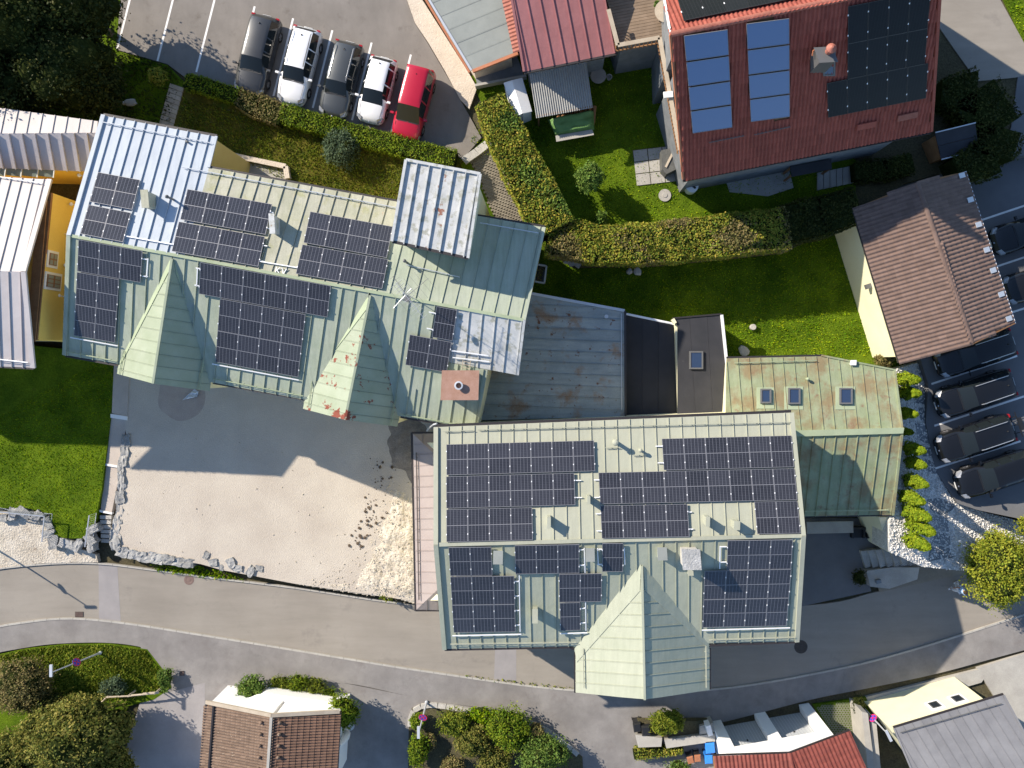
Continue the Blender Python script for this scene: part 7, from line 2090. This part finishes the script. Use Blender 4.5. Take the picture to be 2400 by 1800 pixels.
for k in range(2):
    a = [(1080, 370), (1112, 348), (1142, 325)]
    MB().slab([W(a[k][0], a[k][1], .03), W(a[k + 1][0] - 1, a[k + 1][1] + 1, .03), W(a[k + 1][0] + 12, a[k + 1][1] + 14, .03), W(a[k][0] + 12, a[k][1] + 14, .03)], Vector((0, 0, -.2))).build('step', mt['pale_stone'], pathp)
ew = thing('edging_stones', 'line of white edging stones at the foot of the ivy hedge', 'edging', W(1230, 450, 0))
for i, p in enumerate(walk([W(x, y, .1) for x, y in ((1175, 335), (1200, 385), (1225, 440), (1255, 505), (1290, 570), (1328, 612), (1360, 622))], .36)):
    o = add('stone', blocks[i % 6], ew); o.location = p - ew.location; s = RND.uniform(.12, .2); o.scale = (s, s * 1.2, .14); o.rotation_euler = (0, 0, RND.uniform(0, 6))
# retaining wall below the bank
rw = thing('retaining_wall', 'pale concrete retaining wall with railing below the mossy bank', 'wall', W(610, 390, -.1))
for a, b in zip([(520, 358), (575, 372), (672, 392)], [(575, 372), (672, 392), (676, 420)]): MB().bar(W(*a, .05), W(*b, .05), .3, .5).build('wall_section', mt['plaster'], rw)
area('paving', [(530, 372), (670, 398), (675, 440), (540, 420)], -.02, mt['concrete'], .1)
# bins
def bin_(px, py, z, mat, label, rz, s=1.0, body=None):
    b = W(px, py, z + 1.0); b.z = z
    t = thing('wheelie_bin', label, 'bin', b, 'rubbish bins', rz)
    w, d, h = .48 * s, .55 * s, 1.0 * s
    q = [Vector((x * w * .42, y * d * .42, 0)) for x, y in ((-1, -1), (1, -1), (1, 1), (-1, 1))]; q2 = [Vector((x * w * .5, y * d * .5, h * .92)) for x, y in ((-1, -1), (1, -1), (1, 1), (-1, 1))]
    MB().raw(q + q2, [[3, 2, 1, 0], [4, 5, 6, 7], [0, 1, 5, 4], [1, 2, 6, 5], [2, 3, 7, 6], [3, 0, 4, 7]]).build('body', body or mat, t, local=True)
    MB().raw([Vector((x * w * .54, y * d * .54, h * .93)) for x, y in ((-1, -1), (1, -1), (1, 1), (-1, 1))] + [Vector((x * w * .42, y * d * .40, h * 1.03)) for x, y in ((-1, -1), (1, -1), (1, 1), (-1, 1))], [[3, 2, 1, 0], [4, 5, 6, 7], [0, 1, 5, 4], [1, 2, 6, 5], [2, 3, 7, 6], [3, 0, 4, 7]]).build('lid', mat, t, local=True)
    MB().tube((-w * .45, d * .6, h * .92), (w * .45, d * .6, h * .92), .02).build('handle', mt['black_pl'], t, local=True)
    for sx in (-1, 1): MB().tube((sx * w * .5, d * .42, .1), (sx * w * .4, d * .42, .1), .1, n=12).build('wheel', mt['tyre'], t, local=True)
bin_(1494, 1706, -3.4, mt['black_pl'], 'black wheelie bin standing further from the spiky bush', .15); bin_(1514, 1712, -3.4, mt['black_pl'], 'black wheelie bin touching the spiky bush', .1, 1.1)
bin_(1664, 1752, -3.45, mt['blue_pl'], 'larger blue lidded bin at the white house corner', .1, 1.15); bin_(1662, 1782, -3.45, mt['blue_pl'], 'smaller blue lidded bin next to the red roof', .05, .95)
bin_(1620, 1786, -3.45, mt['brown_pl'], 'brown lidded bin nearer the hedge', .25, .8, mt['black_pl']); bin_(1637, 1782, -3.45, mt['brown_pl'], 'brown lidded bin nearer the blue bins', .1, .8, mt['black_pl'])
pn = thing('stone_planter', 'weathered stone planter walls holding the spiky bush', 'planter', ST.at(1580, 1730))
for q, z in (([(1489, 1722), (1552, 1730), (1550, 1750), (1496, 1752)], -2.4), ([(1557, 1734), (1676, 1720), (1676, 1738), (1562, 1754)], -2.4), ([(1640, 1702), (1672, 1694), (1674, 1716), (1640, 1722)], -2.45)):
    MB().down_to([W(*p, z) for p in q], -3.6).build('wall_section', mt['concrete'], pn)
MB().slab([W(1495, 1690, -2.7), W(1660, 1690, -2.7), W(1670, 1730, -2.7), W(1500, 1735, -2.7)], Vector((0, 0, -.5))).build('soil', mt['earth'], pn)
MB().box(W(1660, 1706, -2.1), .3, .66, .8, .25).build('pillar', mt['white'], pn)
# covered parasol
um = thing('covered_parasol', 'closed parasol in a white cover beside the dun garage', 'parasol', W(822, 1702, -3.4))
b = W(822, 1702, -3.4)
MB().lathe(b, [(.25, 0), (.25, .08), (.05, .1), (.03, .12)], 14).tube(b, b + Vector((-.05, -.02, 2.6)), .025).build('pole', mt['zinc'], um)
MB().lathe(b + Vector((0, 0, .7)), [(.06, 0), (.22, .25), (.30, .7), (.26, 1.2), (.14, 1.7), (.03, 1.95)], 10).build('cover', mt['white_pl'], um)
# steps, railing and letter box by the terrace
ss = thing('stone_stairs', 'shaded pale stone stairs between terrace and pebble bed', 'stairs', W(2090, 1320, -2))
for i in range(9):
    x = 2017 + i * 17.5; z = -3.2 + i * .22
    MB().slab([W(x, 1292 - i * 1.5, z), W(x + 18, 1290 - i * 1.5, z), W(x + 24, 1328 - i * 1.0, z), W(x + 12, 1332 - i * .8, z)], Vector((0, 0, -.6))).build('step', mt['pale_stone'], ss)
MB().slab([W(2030, 1338, -2.9), W(2090, 1330, -2.6), W(2155, 1330, -1.6), W(2150, 1358, -1.9), W(2085, 1380, -2.9), W(2040, 1375, -2.9)], Vector((0, 0, -.6))).build('landing', mt['concrete'], ss)
rg2 = thing('stair_railing', 'thin iron railing along the stone stairs', 'railing', W(2160, 1325, -1.2))
P = [W(2085, 1330, -1.4), W(2160, 1322, -.5), W(2238, 1304, -.45)]
for a, b in zip(P[:-1], P[1:]):
    MB().bar(a, b, .04, .04).build('handrail', mt['iron'], rg2)
    n = int((b - a).length / .14)
    for i in range(n): MB().bar(a + (b - a) * (i / n), a + (b - a) * (i / n) - Vector((0, 0, .85)), .015, .015).build('bar', mt['iron'], rg2)
tag(MB().box(W(2058, 1362, -2.6), .3, .22, .3, .2).build('letter_box', mt['slate']), 'small letter box on the stone landing', 'letter box')
# benches in the dark terrace
for i, (x, y) in enumerate(((2005, 1245), (2040, 1245))):
    t = thing('outdoor_armchair', ['black outdoor armchair nearer the green house', 'black outdoor armchair against the cream wall'][i], 'armchair', ST.at(x, y))
    c = ST.at(x, y)
    MB().box(c + Vector((0, 0, .22)), .75, .7, .2).build('seat', mt['black_pl'], t)
    MB().box(c + Vector((0, .32, .45)), .75, .14, .6).build('backrest', mt['black_pl'], t)
    for s in (-1, 1): MB().box(c + Vector((s * .36, 0, .35)), .12, .7, .4).build('armrest', mt['black_pl'], t)
# tarp and debris at the gable foot in the yard
td = thing('plastic_sheet', 'crumpled grey plastic sheet lying under the gable edge', 'plastic sheet', W(440, 925, -2.3))
vs = []
tq = [W(455, 912, -2.7), W(466, 918, -2.7), W(462, 930, -2.7), W(427, 938, -2.7)]
for i in range(8):
    for j in range(8):
        a, b = i / 7, j / 7
        p = tq[0] * (1 - a) * (1 - b) + tq[1] * a * (1 - b) + tq[2] * a * b + tq[3] * (1 - a) * b
        vs.append(p + Vector((0, 0, .1 * noise.noise(Vector((a * 5, b * 5, 1))))))
MB().raw(vs, [[i * 8 + j, (i + 1) * 8 + j, (i + 1) * 8 + j + 1, i * 8 + j + 1] for i in range(7) for j in range(7)]).build('sheet', mt['zinc'], td)

# ================================================================ PERSON walking on the street
def skin_body(name, verts, edges, radii, mat, parent, root=0):
    me = bpy.data.meshes.new(name)
    me.from_pydata(verts, edges, [])
    me.materials.append(mat)
    o = add(name, me, parent)
    s = o.modifiers.new('skin', 'SKIN'); s.use_smooth_shade = True
    for i, r in enumerate(radii): me.skin_vertices[0].data[i].radius = (r, r) if not isinstance(r, tuple) else r
    me.skin_vertices[0].data[root].use_root = True
    o.modifiers.new('sub', 'SUBSURF').levels = 1
    o.modifiers['sub'].render_levels = 1
    return o
pb = ST.at(2232, 1372)
ps_ = thing('person', 'person in pale blue shirt and white trousers walking on the shaded street', 'person', pb, rz=math.radians(205))
skin = plain('skin', (0.42, 0.24, 0.16), .6); shirt = M('pale_blue_cloth', (0.36, 0.52, 0.72), .9, (0.42, 0.58, 0.78), 6, .06, 30, .2, 20, .01); trous = M('white_cloth', (0.70, 0.70, 0.70), .9, (0.76, 0.76, 0.76), 6, .05, 30, .2, 20, .01)
hairm = M('dark_hair', (0.03, 0.018, 0.012), .7, (0.05, 0.03, 0.02), 20, .2, 60, .3, 60, .01)
# local x = walking direction
V = [(0, 0, .95), (0, 0, 1.15), (0, 0, 1.36), (.01, 0, 1.48), (.03, 0, 1.60), (.03, 0, 1.70),
     (0, .19, 1.40), (-.06, .25, 1.13), (.04, .27, .90), (.07, .27, .80), (0, -.19, 1.40), (.09, -.25, 1.13), (.26, -.24, .96), (.33, -.23, .90),
     (0, .10, .90), (.16, .10, .50), (.16, .10, .10), (.30, .10, .05), (0, -.10, .90), (-.04, -.10, .50), (-.34, -.10, .18), (-.26, -.10, .07)]
E = [(0, 1), (1, 2), (2, 3), (3, 4), (4, 5), (2, 6), (6, 7), (7, 8), (8, 9), (2, 10), (10, 11), (11, 12), (12, 13), (0, 14), (14, 15), (15, 16), (16, 17), (0, 18), (18, 19), (19, 20), (20, 21)]
Rr = [.13, .125, .14, .06, .10, .085, .06, .045, .035, .04, .06, .045, .035, .04, .085, .06, .045, .04, .085, .06, .045, .04]
body = skin_body('body', V, E, Rr, skin, ps_)
skin_body('shirt', [V[0], V[1], V[2], (0, 0, 1.43), V[6], (-.035, .225, 1.24), V[10], (.05, -.225, 1.24)], [(0, 1), (1, 2), (2, 3), (2, 4), (4, 5), (2, 6), (6, 7)], [.20, .19, .21, .10, .11, .09, .11, .09], shirt, body)
skin_body('trousers', [(0, 0, .98), V[14], V[15], (.16, .10, .16), V[18], V[19], (-.31, -.10, .22)], [(0, 1), (1, 2), (2, 3), (0, 4), (4, 5), (5, 6)], [.18, .14, .115, .10, .14, .115, .10], trous, body)
MB().lathe((.015, 0, 1.60), [(.07, -.06), (.125, .0), (.13, .06), (.10, .13), (.02, .17)], 12).build('hair', hairm, body, local=True)
for (x, y, z) in ((.22, .10, .045), (-.27, -.10, .07)): MB().box((x, y, z), .28, .10, .08).build('shoe', mt['white_pl'], body, local=True)
